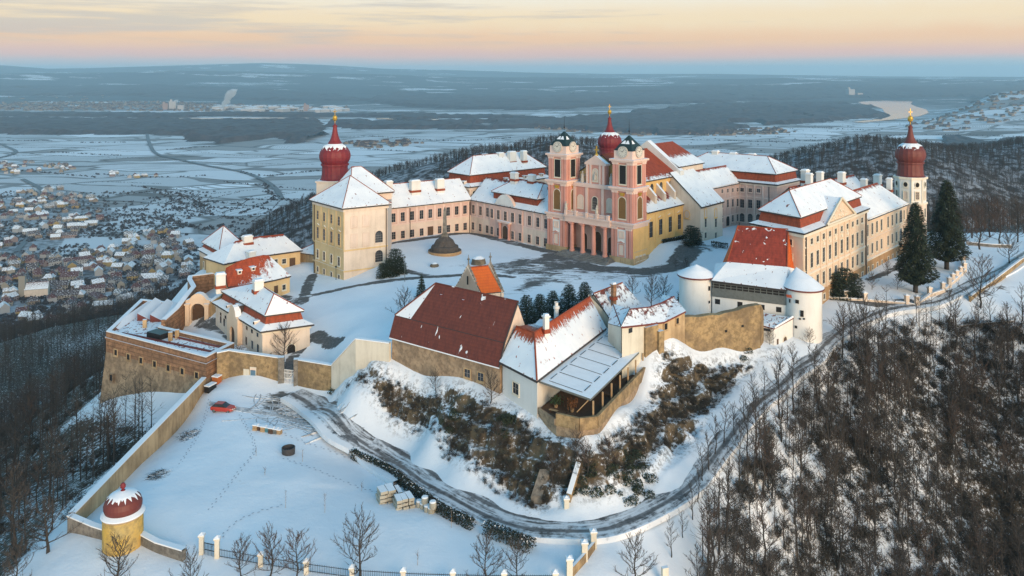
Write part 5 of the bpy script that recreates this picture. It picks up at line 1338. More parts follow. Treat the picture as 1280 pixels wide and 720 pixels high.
# rear wing
A2_, K2_ = (76.5, 206.0), (104.0, 231.0)
dv = (Vector(K2_) - Vector(A2_)).normalized(); n = Vector((-dv.y, dv.x))
q = [A2_, K2_, (K2_[0] + n.x * 11, K2_[1] + n.y * 11), (A2_[0] + n.x * 11, A2_[1] + n.y * 11)]
T = thing('rear_wing', 'rear wing with red ridge tiles and white chimneys behind the peach pavilion', 'building', base(q, 0))
walls(T, q, -4, 12.6, 'peach')
rf = gable(T, q, 12.6, V(A2_[0] + n.x * 5.5, A2_[1] + n.y * 5.5, 17.6), V(K2_[0] + n.x * 5.5, K2_[1] + n.y * 5.5, 17.6), 'snowridge', 'peach', .5)
for x, y, Yc, w_ in ((1006.5, 226, 213, 2.0), (1011.5, 231, 210, 1.3), (1025, 228.5, 216, 1.4), (1052, 228.5, 224, 1.9), (1097, 231, 231, 2.3), (1080, 237, 222, 1.3)): chimney(rf, x, y, Yc, w_, 1.5, 2.6, ang(A2_, K2_))

# right octagonal tower
c = WD(1138, 219, 219.5)
T = thing('onion_tower', 'pale octagonal tower with brown-red onion dome at end of the peach wing', 'tower', (c.x, c.y, 0))
def octo(r, ph=math.pi / 8): return [(c.x + r * math.cos(math.pi / 4 * i + ph), c.y + r * math.sin(math.pi / 4 * i + ph)) for i in range(8)]
oq = octo(4.0)
walls(T, oq, -12, 12.4, 'pale'); band(T, oq, .25, 12.1, 12.6, 'trim')
mb = MB(); mb.prism(octo(3.9), 12.6, 19.0); obj('upper_storey', mb, M['white'], T); band(T, oq, .3, 18.9, 19.5, 'trim')
for i in range(8):
    a, c_ = oq[i], oq[(i + 1) % 8]
    m_ = lerp2(a, c_, .5)
    if m_[1] > c.y + 1.5: continue
    winz(T, a, c_, .5, 17.5, 1.1, 1.3, 'round', 'trim', 'dark'); winz(T, a, c_, .5, 14.6, 1.0, 2.0, 'plain', 'trim', 'glass' if i % 2 else 'blind'); winz(T, a, c_, .5, 9.8, 1.0, 2.4, 'plain', 'trim'); winz(T, a, c_, .5, 5.2, 1.0, 2.2, 'plain', 'trim')
strips(T, (oq[5]), (oq[6]), [.03, .97], 12.6, 18.9, .3, 'trim', .08)
onion(T, c, 19.5, .2195 * .92, 'brownred')
# ------------------------------------------------------------------ bastion gatehouse on the right
T = thing('gatehouse', 'white gatehouse with steep red roof, dark boarded gallery and two round corner towers', 'gatehouse', (48, 158, -2))
A, K = (40.2, 160.6), (53.0, 154.4)
Bl, Br = (44.5, 172.0), (60.3, 166.5)
poly = [A, K, Br, Bl]
walls(T, poly, -7, 6.2, 'white')
d = (Vector(K) - Vector(A)).normalized(); n = Vector((d.y, -d.x))
def slab(name, z0, z1, out, mat, t0=0.0, t1=1.0):
    mb = MB(); a, b_ = Vector(A).lerp(Vector(K), t0), Vector(A).lerp(Vector(K), t1); o = a - n * .2
    mb.box((o.x, o.y, z0), (b_.x - a.x, b_.y - a.y, 0), (n.x * (out + .2), n.y * (out + .2), 0), (0, 0, z1 - z0)); return obj(name, mb, M[mat], T)
slab('board_panel', 3.0, 4.75, .18, 'boards')
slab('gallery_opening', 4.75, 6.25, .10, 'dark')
for i in range(13):
    mb = MB(); p = Vector(A).lerp(Vector(K), .02 + .96 * i / 12) + n * .14; mb.cbox((p.x, p.y, 4.75), .14, .12, 1.5, ang(A, K)); obj('gallery_post', mb, M['boards'], T)
for z in (5.1, 5.6): slab('gallery_rail', z, z + .12, .16, 'boards')
for x, y in ((897, 377), (925, 380.5), (952.5, 384), (973.5, 387)): win(T, A, K, x, y, 1.0, 1.0, 'slit', 'trim', 'dark')
# apron and steep roof
E0, E1 = V(*(Vector(A) + n * .8), 6.35), V(*(Vector(K) + n * .8), 6.15)
M0, M1 = WD(908.8, 327.3, 163.0), WD(983.8, 333.5, 159.0)
R0, R1 = WD(922.3, 282.5, 168.0), WD(984.8, 286.7, 163.5)
mb = MB()
E1b = V(60.6, 166.8, 6.6); E0b = V(44.0, 173.0, 6.6)
mb.face([E0, E1, M1, M0], 0, [0, 0, 1, 1])
mb.face([E1, E1b, M1], 0, [0, 0, 1]); mb.face([E0b, E0, M0], 0, [0, 0, 1])
for i, (a, b_) in enumerate(((E0, E1), (E1, E1b))): mb.face([a, b_, b_ - V(0, 0, .35), a - V(0, 0, .35)], 1)
obj('apron_roof', mb, [M['fullsnow'], M['gutter']], T)
mb = MB(); BR, BL_ = V(60.8, 167.2, 6.5), V(45.6, 173.5, 6.5)
mb.face([M0, M1, R1, R0], 0, [0, 0, 1, 1]); mb.face([M1, BR, R1], 1, [0, 0, 1]); mb.face([BR, BL_, R0, R1], 1, [0, 0, 1, 1]); mb.face([BL_, M0, R0], 1, [0, 0, 1])
ridge_caps(mb, [(R0, R1), (M0, R0), (M1, R1)], 2, .16)
obj('roof', mb, [M['gateroof'], M['chapelroof'], M['redband']], T)  # right and rear slopes in brighter tiles: sunlight put into the colour
def rtower(cpx, Y, r, z0, ztop, zap, name, apx=None, steep=None):
    X = (cpx - HX) / F * Y; mb = MB()
    mb.lathe((X, Y, 0), [(r * 1.06, z0), (r, z0 + 3), (r * .985, ztop)], 40)
    t = obj(name, mb, M['white'], T)
    mb = MB(); mb.lathe((X, Y, 0), [(r + .35, ztop - .02), (r + .4, ztop + .12), (r + .35, ztop + .3)], 40, 0); obj('eave', mb, M['brownred'], t)
    mb = MB(); ax = apx or (X, Y)
    k = 40; ring = [(X + (r + .36) * math.cos(2 * math.pi * i / k), Y + (r + .36) * math.sin(2 * math.pi * i / k), ztop + .3) for i in range(k)]
    mid = [(ax[0] + (p[0] - ax[0]) * .55, ax[1] + (p[1] - ax[1]) * .55, ztop + .3 + (zap - ztop - .3) * .52) for p in ring]
    for i in range(k):
        j = (i + 1) % k
        mb.face([ring[i], ring[j], mid[j], mid[i]], 0, smooth=True); mb.face([mid[i], mid[j], (ax[0], ax[1], zap)], 0, smooth=True)
    obj('cone_roof', mb, M['snow'], t)
    return t, X, Y
t, X, Y = rtower(1004.2, 154.6, 3.45, -7.5, 6.3, 9.6, 'round_tower', (56.0, 157.5))
def on_tower(px, py, w, h, st='slit', pane='dark'):
    k = (px - HX) / F; a = k * k + 1; b_ = -2 * (k * X + Y); cc = X * X + Y * Y - 3.5 ** 2
    yy = (-b_ - math.sqrt(max(0, b_ * b_ - 4 * a * cc))) / (2 * a); xx = k * yy
    an = math.atan2(yy - Y, xx - X); d_ = Vector((-math.sin(an), math.cos(an)))
    o = bpy.data.objects.new('window', win_mesh(st, w, h, 'trim', pane)); COL.objects.link(o); o.parent = t
    o.location = (xx + math.cos(an) * .03, yy + math.sin(an) * .03, CZ - (py - HY) * yy / F); o.rotation_euler = (0, 0, math.atan2(d_.y, d_.x))
for x, y, w_, h_ in ((987.3, 376, .35, .7), (996.5, 377, .7, .7), (1002.5, 392, .6, 1.2), (1000, 398.5, .35, .35), (1005, 398.5, .35, .35), (995, 408.7, .5, .5), (986, 412, .3, .3)): on_tower(x, y, w_, h_)
mb = MB(); p = WD(986.5, 371.5, 151.6); mb.face([p + V(-.5, -.2, 0), p + V(.5, -.2, -.1), p + V(.5, .3, .35), p + V(-.5, .3, .45)]); obj('window_hood', mb, M['redband'], t)
t2, X2, Y2 = rtower(870.5, 163.5, 3.5, -5, 6.4, 8.7, 'round_tower')
k_ = t; t, X, Y = t2, X2, Y2
for x, y, w_, h_ in ((886.5, 360.5, .5, .9), (886.5, 377.5, .45, .5)): on_tower(x, y, w_, h_)
# lean-to annex in front
T = thing('gate_annex', 'small white lean-to with snowy roof and arched door against the round tower', 'annex', (51, 151, -4))
P0, P1, P2, P3 = WD(950.5, 406, 150.2), WD(967.5, 410.5, 149.0), WD(991, 397.5, 152.4), WD(952, 391.5, 155.5)
mb = MB()
for a, b_ in ((P0, P1), (P1, P2), (P2, P3), (P3, P0)): mb.face([(a.x, a.y, -6.5), (b_.x, b_.y, -6.5), b_, a])
obj('wall', mb, M['white'], T)
mb = MB(); up = V(0, 0, .06); cc = (P0 + P1 + P2 + P3) / 4
Q = [cc + (p - cc) * 1.05 + up for p in (P0, P1, P2, P3)]
mb.face(Q, 0)
for i in range(4): mb.face([Q[i], Q[(i + 1) % 4], Q[(i + 1) % 4] - V(0, 0, .22), Q[i] - V(0, 0, .22)], 1)
obj('roof', mb, [M['fullsnow'], M['brownred']], T)
mb = MB(); mb.tube([P1 + V(0, 0, .1), P2 + V(0, 0, .25)], [.22, .22], 6, 0); obj('wall_coping', mb, M['snow'], T)
win(T, P1, P2, 981, 427, 1.0, 1.9, 'arch', 'trim', 'wood', 'door'); win(T, P0, P1, 957.5, 412, 1.6, .5, 'slit', 'trim', 'glass'); win(T, P1, P2, 972, 429, .5, 1.6, 'slit', 'trim', 'wood', 'side_door')

# ragged rampart wall
def wall_run(name, label, cat, pts, th, mats, snowcap=False, group=None, capmat='snow', sub=1.2, rag=0.0):
    """pts: (x, y, zbottom, ztop)"""
    mb = MB(); rs = random.Random(len(pts) * 7 + int(pts[0][0])); S = []
    for a, b_ in zip(pts[:-1], pts[1:]):
        L_ = math.hypot(b_[0] - a[0], b_[1] - a[1]); k = max(1, int(L_ / sub))
        for i in range(k): S.append([a[j] + (b_[j] - a[j]) * i / k for j in range(4)])
    S.append(list(pts[-1]))
    if rag:
        for s in S[1:-1]: s[3] += rs.uniform(-rag, rag)
    L_ = []; n_ = len(S)
    for i, s in enumerate(S):
        a, b_ = S[max(i - 1, 0)], S[min(i + 1, n_ - 1)]
        d = Vector((b_[0] - a[0], b_[1] - a[1])).normalized(); nn = Vector((d.y, -d.x)) * th / 2
        L_.append((s[0] + nn.x, s[1] + nn.y, s[0] - nn.x, s[1] - nn.y, s[2], s[3]))
    ov = .10
    for i in range(n_ - 1):
        p, q_ = L_[i], L_[i + 1]
        mb.face([(p[0], p[1], p[4]), (q_[0], q_[1], q_[4]), (q_[0], q_[1], q_[5]), (p[0], p[1], p[5])], 0)
        mb.face([(q_[2], q_[3], q_[4]), (p[2], p[3], p[4]), (p[2], p[3], p[5]), (q_[2], q_[3], q_[5])], 0)
        mb.face([(p[0], p[1], p[5]), (q_[0], q_[1], q_[5]), (q_[2], q_[3], q_[5]), (p[2], p[3], p[5])], 0)
    for p in (L_[0], L_[-1]): mb.face([(p[0], p[1], p[4]), (p[0], p[1], p[5]), (p[2], p[3], p[5]), (p[2], p[3], p[4])], 0)
    o = tag(obj(name, mb, M[mats], None), label, cat, group)
    if snowcap:
        mb = MB()
        for i in range(n_ - 1):
            p, q_ = L_[i], L_[i + 1]
            def ex(p, k): cx, cy = (p[0] + p[2]) / 2, (p[1] + p[3]) / 2; f = 1 + ov * k / (th / 2); return (cx + (p[0] - cx) * f, cy + (p[1] - cy) * f), (cx + (p[2] - cx) * f, cy + (p[3] - cy) * f)
            (a1, a2), (b1, b2) = ex(p, 1), ex(q_, 1); z1, z2 = p[5] + .01, q_[5] + .01; h = .16
            mb.face([(*a1, z1), (*b1, z2), (*b1, z2 + h), (*a1, z1 + h)]); mb.face([(*b2, z2), (*a2, z1), (*a2, z1 + h), (*b2, z2 + h)])
            mb.face([(*a1, z1 + h), (*b1, z2 + h), (*b2, z2 + h), (*a2, z1 + h)])
        obj('snow_coping', mb, M[capmat], o)
    return o
rw = wall_run('rampart_wall', 'tall ragged ochre stone rampart rising towards its right end before the white gatehouse', 'wall', [(30.6, 143.2, -6, 4.3), (36, 145, -6, 4.0), (41, 146.5, -6, 4.6), (45.6, 148, -7, 5.1)], 1.3, 'oldwall', rag=.18)
wall_run('rampart_return', 'short broken end of the rampart turning back beside the white annex', 'wall', [(45.7, 148.2, -7, 5.0), (46.4, 149.2, -7, 4.0), (46.8, 150.2, -7, 2.2)], .9, 'oldwall', rag=.35)
for x, y in ((907.5, 410.5), (928, 407)):
    winz(rw, (30.6, 143.2 - .68), (45.6, 148 - .68), tpx((30.6, 142.5), (45.6, 147.3), x), 1.0 if x < 920 else 1.6, .5, .45, 'slit', 'trim', 'dark', 'loophole', .05)

# small ochre range with a bent snowy roof
T = thing('ochre_range', 'small ochre range with a bent snow-dusted roof joining the ragged rampart', 'building', (24, 138, -2))
fr = [WD(777.5, 407.5, 131.5), WD(806, 404.5, 135.5), WD(830, 401, 139), WD(856, 388, 142.5)]
rd = [WD(787.5, 387.5, 136.2), WD(812, 385, 140.2), WD(826, 380, 143.5), WD(842.5, 371.7, 147.2)]
bkp = [r_ * 2 - f_ for r_, f_ in zip(rd, fr)]
mb = MB()
for i in range(3):
    a, b_ = fr[i], fr[i + 1]; mb.face([(a.x, a.y, -7), (b_.x, b_.y, -7), b_, a], 0 if i else 1)
    a, b_ = bkp[i], bkp[i + 1]; mb.face([(b_.x, b_.y, -7), (a.x, a.y, -7), (a.x, a.y, fr[i].z), (b_.x, b_.y, fr[i + 1].z)], 0)
a, b_, c_ = fr[3], bkp[3], rd[3]
mb.face([(a.x, a.y, -7), (b_.x, b_.y, -7), (b_.x, b_.y, a.z), c_, a], 0)
obj('wall', mb, [M['sand'], M['dirtywhite']], T)
mb = MB(); up = V(0, 0, .15)
for side in (fr, bkp):
    for i in range(3):
        o = [side[i], side[i + 1]]; o = [V(x.x, x.y, fr[i + k].z) for k, x in enumerate(o)]
        E = [x + (x - r_) * .1 for x, r_ in zip(o, rd[i:i + 2])]
        pts = [E[0] + up, E[1] + up, rd[i + 1] + up, rd[i] + up]
        mb.face(pts, 0, [0, 0, 1, 1]); mb.face([pts[0], pts[1], pts[1] - V(0, 0, .3), pts[0] - V(0, 0, .3)], 1)
for i in range(3): mb.tube([rd[i] + up, rd[i + 1] + up], [.13, .13], 5, 1)
obj('roof', mb, [M['patchy'], M['brownred']], T)
win(T, fr[0], fr[1], 788, 413, 1.0, .8, 'slit', 'trim', 'glass'); win(T, fr[2], fr[3], 832, 408, .8, 1.1, 'plain', 'sand', 'dark'); win(T, fr[2], fr[3], 846.5, 401, .7, 1.0, 'plain', 'sand', 'dark')
for p, w_, h_ in ((WD(811, 418, 136.5), 3.0, 3.4), (WD(823, 424, 137), 1.2, 2.2)):
    mb = MB(); mb.cbox((p.x, p.y, -7), w_, 1.6, 7 + p.z + 1.6, .6, 0, 1); obj('buttress', mb, [M['oldwall'], M['snow']], T)

# ------------------------------------------------------------------ barn
eL, eR = W(490, 420, 1.5), W(625, 457, 1.5)
d = (eR - eL).to_2d().normalized(); n = Vector((-d.y, d.x))
if n.y < 0: n = -n
hw = 4.6
T = thing('great_barn', 'long barn with huge dark red tile roof and brown rubble-stone walls', 'barn', (-11, 136, -3))
q = [(eL.x, eL.y), (eR.x, eR.y), (eR.x + n.x * 2 * hw, eR.y + n.y * 2 * hw), (eL.x + n.x * 2 * hw, eL.y + n.y * 2 * hw)]
walls(T, q, -7, 1.5, 'rubble')
R1 = V(eL.x + d.x * 6.2 + n.x * hw, eL.y + d.y * 6.2 + n.y * hw, 10.6); R2 = V(eR.x + n.x * hw, eR.y + n.y * hw, 10.4)
up = V(0, 0, .2); mb = MB()
mL, mR = eL + V(n.x * .95, n.y * .95, 3.1), eR + V(n.x * .95, n.y * .95, 3.1)
bl, br = V(*q[3], 1.5), V(*q[2], 1.5); ov = V(-n.x * .5, -n.y * .5, -.35); e = V(d.x, d.y) * .25
mb.face([eL + ov - e + up, eR + ov + e + up, mR + e + up, mL - e + up], 0, [0, 0, 1, 1])
hx = mL + V(d.x, d.y) * 3.6
mb.face([hx + up * 1.6, mR + e + up * 1.6, R2 + e + up, R1 + up], 0, [0, 0, 1, 1]); mb.face([mL - e + up * 1.6, hx + up * 1.6, R1 + up], 2, [0.3, 0.3, .9])
mb.face([mL - e + up, mR + e + up, mR + e + up * 1.6, mL - e + up * 1.6], 1)
mb.face([br + up, bl + up, R1 + up, R2 + up], 0, [0, 0, 1, 1])
mb.face([eL + ov - e + up, mL - e + up, mL - e + up * 1.6], 0)
mb.face([bl - e + up, mL - e + up * 1.6, R1 + up], 2, [0.2, 0.2, 1])
mb.face([bl - e + up, eL - e + up, mL - e + up], 2)
mb.face([eL + ov - e + up, eR + ov + e + up, eR + ov + e, eL + ov - e], 3)
ridge_caps(mb, [(R1 + up, R2 + e + up), (mL - e + up * 1.6, R1 + up)], 0, .16)
mb.tube([eR + ov + e + up, mR + e + up * 1.5, R2 + e + up], [.12, .12, .12], 5, 1)
rf = obj('roof', mb, [M['barnroof'], M['gutter'], M['fullsnow'], M['snow']], T)
mb = MB(); mb.face([V(*q[1], 1.5), V(*q[2], 1.5), R2, mR]); obj('gable_wall', mb, M['pale'], T)
for x, y in ((584.3, 466.5), (601, 471)): win(T, q[0], q[1], x, y, 1.2, 1.3, 'plain', 'sand', 'glass')
for x, y in ((555, 367), (583, 370)):
    p = R1.lerp(R2, (x - 543) / 100) + V(-n.x * .9, -n.y * .9, -1.9); mb = MB(); mb.cbox(p, .45, .4, .7, ang(q[0], q[1]), 0, 1); obj('roof_vent', mb, [M['brownred'], M['snow']], rf)

# chapel
T = thing('gothic_chapel', 'tiny gothic chapel with bright orange roof and stepped gables behind the barn', 'chapel', (-7, 160, -.5))
gl, gr = W(568.5, 358.5, 4.7), W(600.5, 366, 4.7); dp = V(4.3, 1.6)
ap0 = V((gl.x + gr.x) / 2, (gl.y + gr.y) / 2, 9.2)
q = [(gr.x, gr.y), (gr.x + dp.x, gr.y + dp.y), (gl.x + dp.x, gl.y + dp.y), (gl.x, gl.y)]
walls(T, q, -3, 4.7, 'cream')
gable(T, q, 4.7, V(ap0.x, ap0.y, 9.0), V(ap0.x + dp.x, ap0.y + dp.y, 9.0), 'chapelroof', 'cream', .3, .2, True, -.25)
for k, (off, hz) in enumerate(((V(0, 0), .35), (dp, .45))):
    mb = MB(); A_, B_, C_ = gl + off + V(0, 0, -.3), gr + off + V(0, 0, -.3), V(ap0.x + off.x, ap0.y + off.y, 9.3 + hz); w_ = dp.normalized() * .45
    mb.face([A_, B_, C_]); mb.face([A_ + w_, C_ + w_, B_ + w_]); mb.face([A_, C_, C_ + w_, A_ + w_], 1); mb.face([C_, B_, B_ + w_, C_ + w_], 1)
    for s in range(1, 8):
        for a_ in (A_, B_):
            p = a_.lerp(C_, s / 8) + w_ / 2; mb.cbox((p.x, p.y, p.z - .05), .2, .46, .24, ang(gl, gr), 1)
    mb.tube([C_ + w_ / 2, C_ + w_ / 2 + V(0, 0, 2.0)], [.16, .05], 6, 1); mb.lathe((C_.x + w_.x / 2, C_.y + w_.y / 2, C_.z + 1.1), [(.1, -.2), (.35, 0), (.1, .25)], 7, 1)
    obj('gable', mb, [M['cream'], M['greystone']], T)
winz(T, gl, gr, .52, 6.6, .4, 1.7, 'slit', 'trim', 'dark', lift=.06)
strips(T, q[0], q[1], [.0, .97], -3, 4.4, .5, 'cream', .5, 'buttress')

# ------------------------------------------------------------------ restaurant with terrace
T = thing('restaurant_house', 'white house with hipped roof, snow below a bright red tiled ridge', 'house', (6, 130, -3))
wl, wc, wr = V(-1.5, 126.8), V(3.75, 119.4), V(16.4, 143.3)
q = [(wl.x, wl.y), (wc.x, wc.y), (wr.x, wr.y), (10.6, 148.2), (-1.0, 131)]
walls(T, q, -7, 2.2, ['white', 'white', 'white', 'white', 'white'])
X0, XB, XA = V(3.5, 125.6, 7.1), V(14.2, 145.6, 7.1), V(.7, 128.9, 7.0)
ov = lambda p, c_, f=1.09: p + (p - c_) * (f - 1)
z = 2.35
A_, B_, C_ = V(wl.x - .5, wl.y - .45, z - .1), V(wc.x - .05, wc.y - .9, z - .1), V(wr.x + .5, wr.y - .2, z - .1)
mb = MB()
mb.face([A_, B_, X0, XA], 1, [0, 0, 1, 1]); mb.face([B_, C_, XB, X0], 0, [0, 0, 1, 1])
back0, back1 = V(-1.4, 131.5, 2.2), V(10.4, 148.6, 2.2)
mb.face([XB, back1, back0, XA, X0], 0, [1, 0, 0, 1, 1])
for a, b_ in ((A_, B_), (B_, C_)):
    lo = V(0, 0, .38); mb.face([a, b_, b_ - lo, a - lo], 2)
ridge_caps(mb, [(X0, XB), (XA, X0), (B_, X0)], 3, .15)
rf = obj('roof', mb, [M['houseroof'], M['houseroof'], M['gutter'], M['redband']], T)
win(T, wl, wc, 645, 485.5, 1.5, 1.7, 'plain', 'trim', 'glass')
# white fire-wall gable at the far end and chimneys
mb = MB(); a, b_ = XB + V(-.3, .3, .3), V(18.9, 144.6, 2.4); w_ = V(.42, .8)
mb.face([a, b_, b_ - V(0, 0, 3), a - V(0, 0, 3)]); mb.face([a + w_, a + w_ - V(0, 0, 3), b_ + w_ - V(0, 0, 3), b_ + w_]); mb.face([a, a + w_, b_ + w_, b_], 1)
obj('fire_wall', mb, [M['dirtywhite'], M['boards']], T)
chimney(rf, 682.5, 412, 127.5, .8, .7, 2.0, .5)
p = WD(690, 396, 140); mb = MB(); mb.prism([(p.x - 4, p.y - 3), (p.x + 1.5, p.y - 2), (p.x + 3, p.y + 2), (p.x - 2, p.y + 3)], -3, 3.4, 0); 
obj('rear_wall', mb, M['white'], T)
mb = MB(); zc = 4.9
f4 = [V(p.x - 4.4, p.y - 3.4, 3.4), V(p.x + 1.9, p.y - 2.4, 3.4), V(p.x + 3.4, p.y + 2.4, 3.4), V(p.x - 2.4, p.y + 3.4, 3.4)]
roof_faces(mb, f4, 3.4, V(p.x - 2, p.y, zc), V(p.x + 1.5, p.y + .6, zc)); obj('rear_roof', mb, [M['snowridge']], T)
p = WD(695.5, 396, 138); mb = MB(); mb.lathe((p.x, p.y, 3), [(.42, 0), (.40, 4.1), (.55, 4.2), (.55, 4.6), (.3, 4.7), (.3, 5.2), (.4, 5.3)], 12); obj('chimney', mb, M['white'], rf)

T = thing('inn_wing', 'stepped wing with patchy snow roof and tall brick chimney behind the white house', 'house', (20, 149, -1))
q = [(18.2, 144.2), (25.2, 153.4), (18.5, 157.5), (11.8, 148.5)]
walls(T, q, -6, 2.9, 'dirtywhite')
rf = gable(T, q, 2.9, V(15.1, 146.4, 7.4), V(21.0, 153.4, 7.4), 'patchy', 'dirtywhite', .5)
chimney(rf, 767, 371.5, 147, .75, .7, 2.2, .6, 'brick')
T = thing('low_link', 'low blue-shadowed snow roof wedged between the white house and ochre range', 'house', (20, 140, -1))
P_ = [WD(776.5, 408.5, 133), WD(787, 386.5, 137.5), WD(766, 379.5, 142), WD(760, 404, 138)]
mb = MB()
for i in range(4): a, b_ = P_[i], P_[(i + 1) % 4]; mb.face([(a.x, a.y, -6), (b_.x, b_.y, -6), b_ - V(0, 0, .1), a - V(0, 0, .1)])
obj('wall', mb, M['dirtywhite'], T)
mb = MB(); mb.face([P_[0], P_[1], P_[2]], 0); mb.face([P_[0], P_[2], P_[3]], 0); mb.tube([P_[0], P_[2]], [.1, .1], 4, 1); mb.tube([P_[0], P_[1]], [.1, .1], 4, 1)
obj('roof', mb, [M['fullsnow'], M['brownred']], T)

# terrace under its canopy
T = thing('roofed_terrace', 'covered restaurant terrace with flat snowy glass canopy on wooden posts', 'terrace', (12, 128, -3))
cA, cB, cC, cD = W(672.5, 476.5, 1.65), W(738.3, 499.5, .85), W(816.7, 423.3, .85), W(757, 410, 1.65)
mb = MB(); up = V(0, 0, .12)
mb.face([cA + up, cB + up, cC + up, cD + up], 0)
pts = [cA, cB, cC, cD]
for i in range(4): a, b_ = pts[i], pts[(i + 1) % 4]; mb.face([a - V(0, 0, .2), b_ - V(0, 0, .2), b_ + up, a + up], 1)
mb.face([p - V(0, 0, .2) for p in pts][::-1], 2)
cn = obj('canopy', mb, [M['snow'], M['boards'], M['wood']], T)
mb = MB()
u_ = cD - cA; v_ = cB - cA; sn = up + V(0, 0, .02)
for i in range(8):
    s = .035 + .137 * i
    a = cA + u_ * s + v_ * .16 + sn; b_ = cA + u_ * s + v_ * .80 + sn
    mb.box(a, (b_ - a), u_.normalized() * .06, (0, 0, .05), 0)
    a0 = cA + u_ * (s - .07 if i % 2 else s) + v_ * .16 + sn
for i in range(8):
    s = .06 + .137 * i
    a = cA + u_ * s + v_ * .15 + sn; mb.box(a, u_ * .085, v_.normalized() * .07, (0, 0, .05), 0)
    a = cA + u_ * s + v_ * .80 + sn; mb.box(a, u_ * .085, v_.normalized() * .10, (0, 0, .05), 0)
obj('glazing_bars', mb, M['iron'], cn)
sb = MB()
for i in range(32):
    s = .03 + .03 * i; a = cA + u_ * s + v_ * .05 + sn; sb.box(a, v_ * .9, u_.normalized() * .03, (0, 0, .012), 0)
obj('snow_ribs', sb, M['snow'], cn)
fl = [V(4.1, 119.6), V(6.4, 115.6), V(9.6, 113.9), V(12.2, 114.6), V(26.2, 141.2), V(24.5, 143.5), V(16.5, 143.3)]
mb = MB(); mb.prism([(p.x, p.y) for p in fl], -8, -2.4, 0, 1); obj('terrace_floor', mb, [M['rubble'], M['wood']], T)
edge = fl[1:5]
S = []
for a, b_ in zip(edge[:-1], edge[1:]):
    k = max(1, int((b_ - a).length / 2))
    S += [a.lerp(b_, i / k) for i in range(k)]
S.append(edge[-1])
mb = MB()
for a, b_ in zip(S[:-1], S[1:]):
    dd = (b_ - a); nn = V(dd.y, -dd.x).normalized(); mb.box((a.x - nn.x * .25, a.y - nn.y * .25, -3), dd, nn * .45, (0, 0, 1.75), 0)
obj('parapet', mb, M['oldwall'], T)
mb = MB(); a, b_ = fl[0], fl[1]; dd = b_ - a; nn = V(dd.y, -dd.x).normalized(); mb.box((a.x, a.y, -3), dd, nn * .3, (0, 0, .9)); obj('low_wall', mb, M['rubble'], T)
for i in range(9):
    p = V(11.7, 115.2).lerp(V(25.5, 141.2), i / 8); top = cB.lerp(cC, i / 8).z - .2
    mb = MB(); mb.cbox((p.x, p.y, -2.5), .2, .2, top + 2.5, 1.1); obj('post', mb, M['lightwood'], T)
mb = MB(); mb.tube([V(11.0, 115.3, .7), V(9.4, 116, -1.3)], [.09, .09], 4); obj('brace', mb, M['lightwood'], T)
mb = MB(); mb.cbox((18.6, 129, -2.4), .8, 20, .05, -.48); 
for (x, y, c) in ((6.2, 118.2, 0), (7.4, 117.5, 1), (8.6, 116.9, 1), (15, 124, 2), (18, 130, 2), (21.5, 136.5, 1)):
    t_ = thing('garden_bench', ('plain wooden bench under the front edge of the terrace canopy' if y < 120 else 'plain wooden bench standing deep under the terrace canopy'), 'bench', (x, y, -2.4), 'benches under the terrace canopy')
    mb = MB(); mb.cbox((x, y, -1.98), 1.5, .45, .07, -.5); obj('seat', mb, M['wood'] if c else M['lightwood'], t_)
    for sx in (-.6, .6): mb = MB(); mb.cbox((x + sx * .88, y - sx * .48, -2.4), .08, .4, .43, -.5); obj('leg', mb, M['wood'], t_)
for i, (x, y) in enumerate(((6.6, 120.2), (8.9, 118.6))):
    mb = MB(); rs = random.Random(40 + i)
    for k in range(160):
        a = V(x + rs.gauss(0, .4), y + rs.gauss(0, .4), -2.4 + rs.uniform(.5, 1.7)); mb.strip(a, a + V(rs.uniform(-.25, .25), rs.uniform(-.25, .25), .3), .09, 0)
    pt_ = MB(); pt_.lathe((x, y, -2.4), [(.25, 0), (.34, .5), (.3, .52)], 9); T = tag(obj('potted_plant', pt_, M['brownbase']), ('green potted shrub standing under the terrace canopy', 'rusty-leaved potted shrub standing under the terrace canopy')[i], 'plant'); obj('foliage', mb, [plain('pot_leaf%d' % i, ((.03, .06, .02), (.16, .06, .015))[i], .8)], T)

# ------------------------------------------------------------------ left gate complex: bastion
P_ = [W(132.5, 414.6, -6.6), W(257.5, 446.9, -6.6), W(293, 429, -6.6), W(203.3, 408.3, -6.6), W(222, 379, -6.6), W(176, 374, -6.6)]
T = thing('bastion', 'low brick bastion with snowy flat roof and small square windows above the car park', 'building', (-75, 165, -14))
q = [(p.x, p.y) for p in P_]; qc = ccw(q)
zr = -6.6
mb = MB(); b0, b1 = offset(qc, .0), offset(qc, 2.4)
for i in range(len(qc)):
    j = (i + 1) % len(qc)
    mb.face([(*b0[i], -10.8), (*b0[j], -10.8), (*b0[j], zr - 1.3), (*b0[i], zr - 1.3)], 0)
    mb.face([(*b1[i], -34), (*b1[j], -34), (*b0[j], -10.8), (*b0[i], -10.8)], 1)
obj('wall', mb, [M['brick'], M['rubble']], T)
band(T, qc, .22, zr - 1.4, zr - 1.15, 'brick', 'cornice')
mb = MB(); inn = offset(qc, -.9)
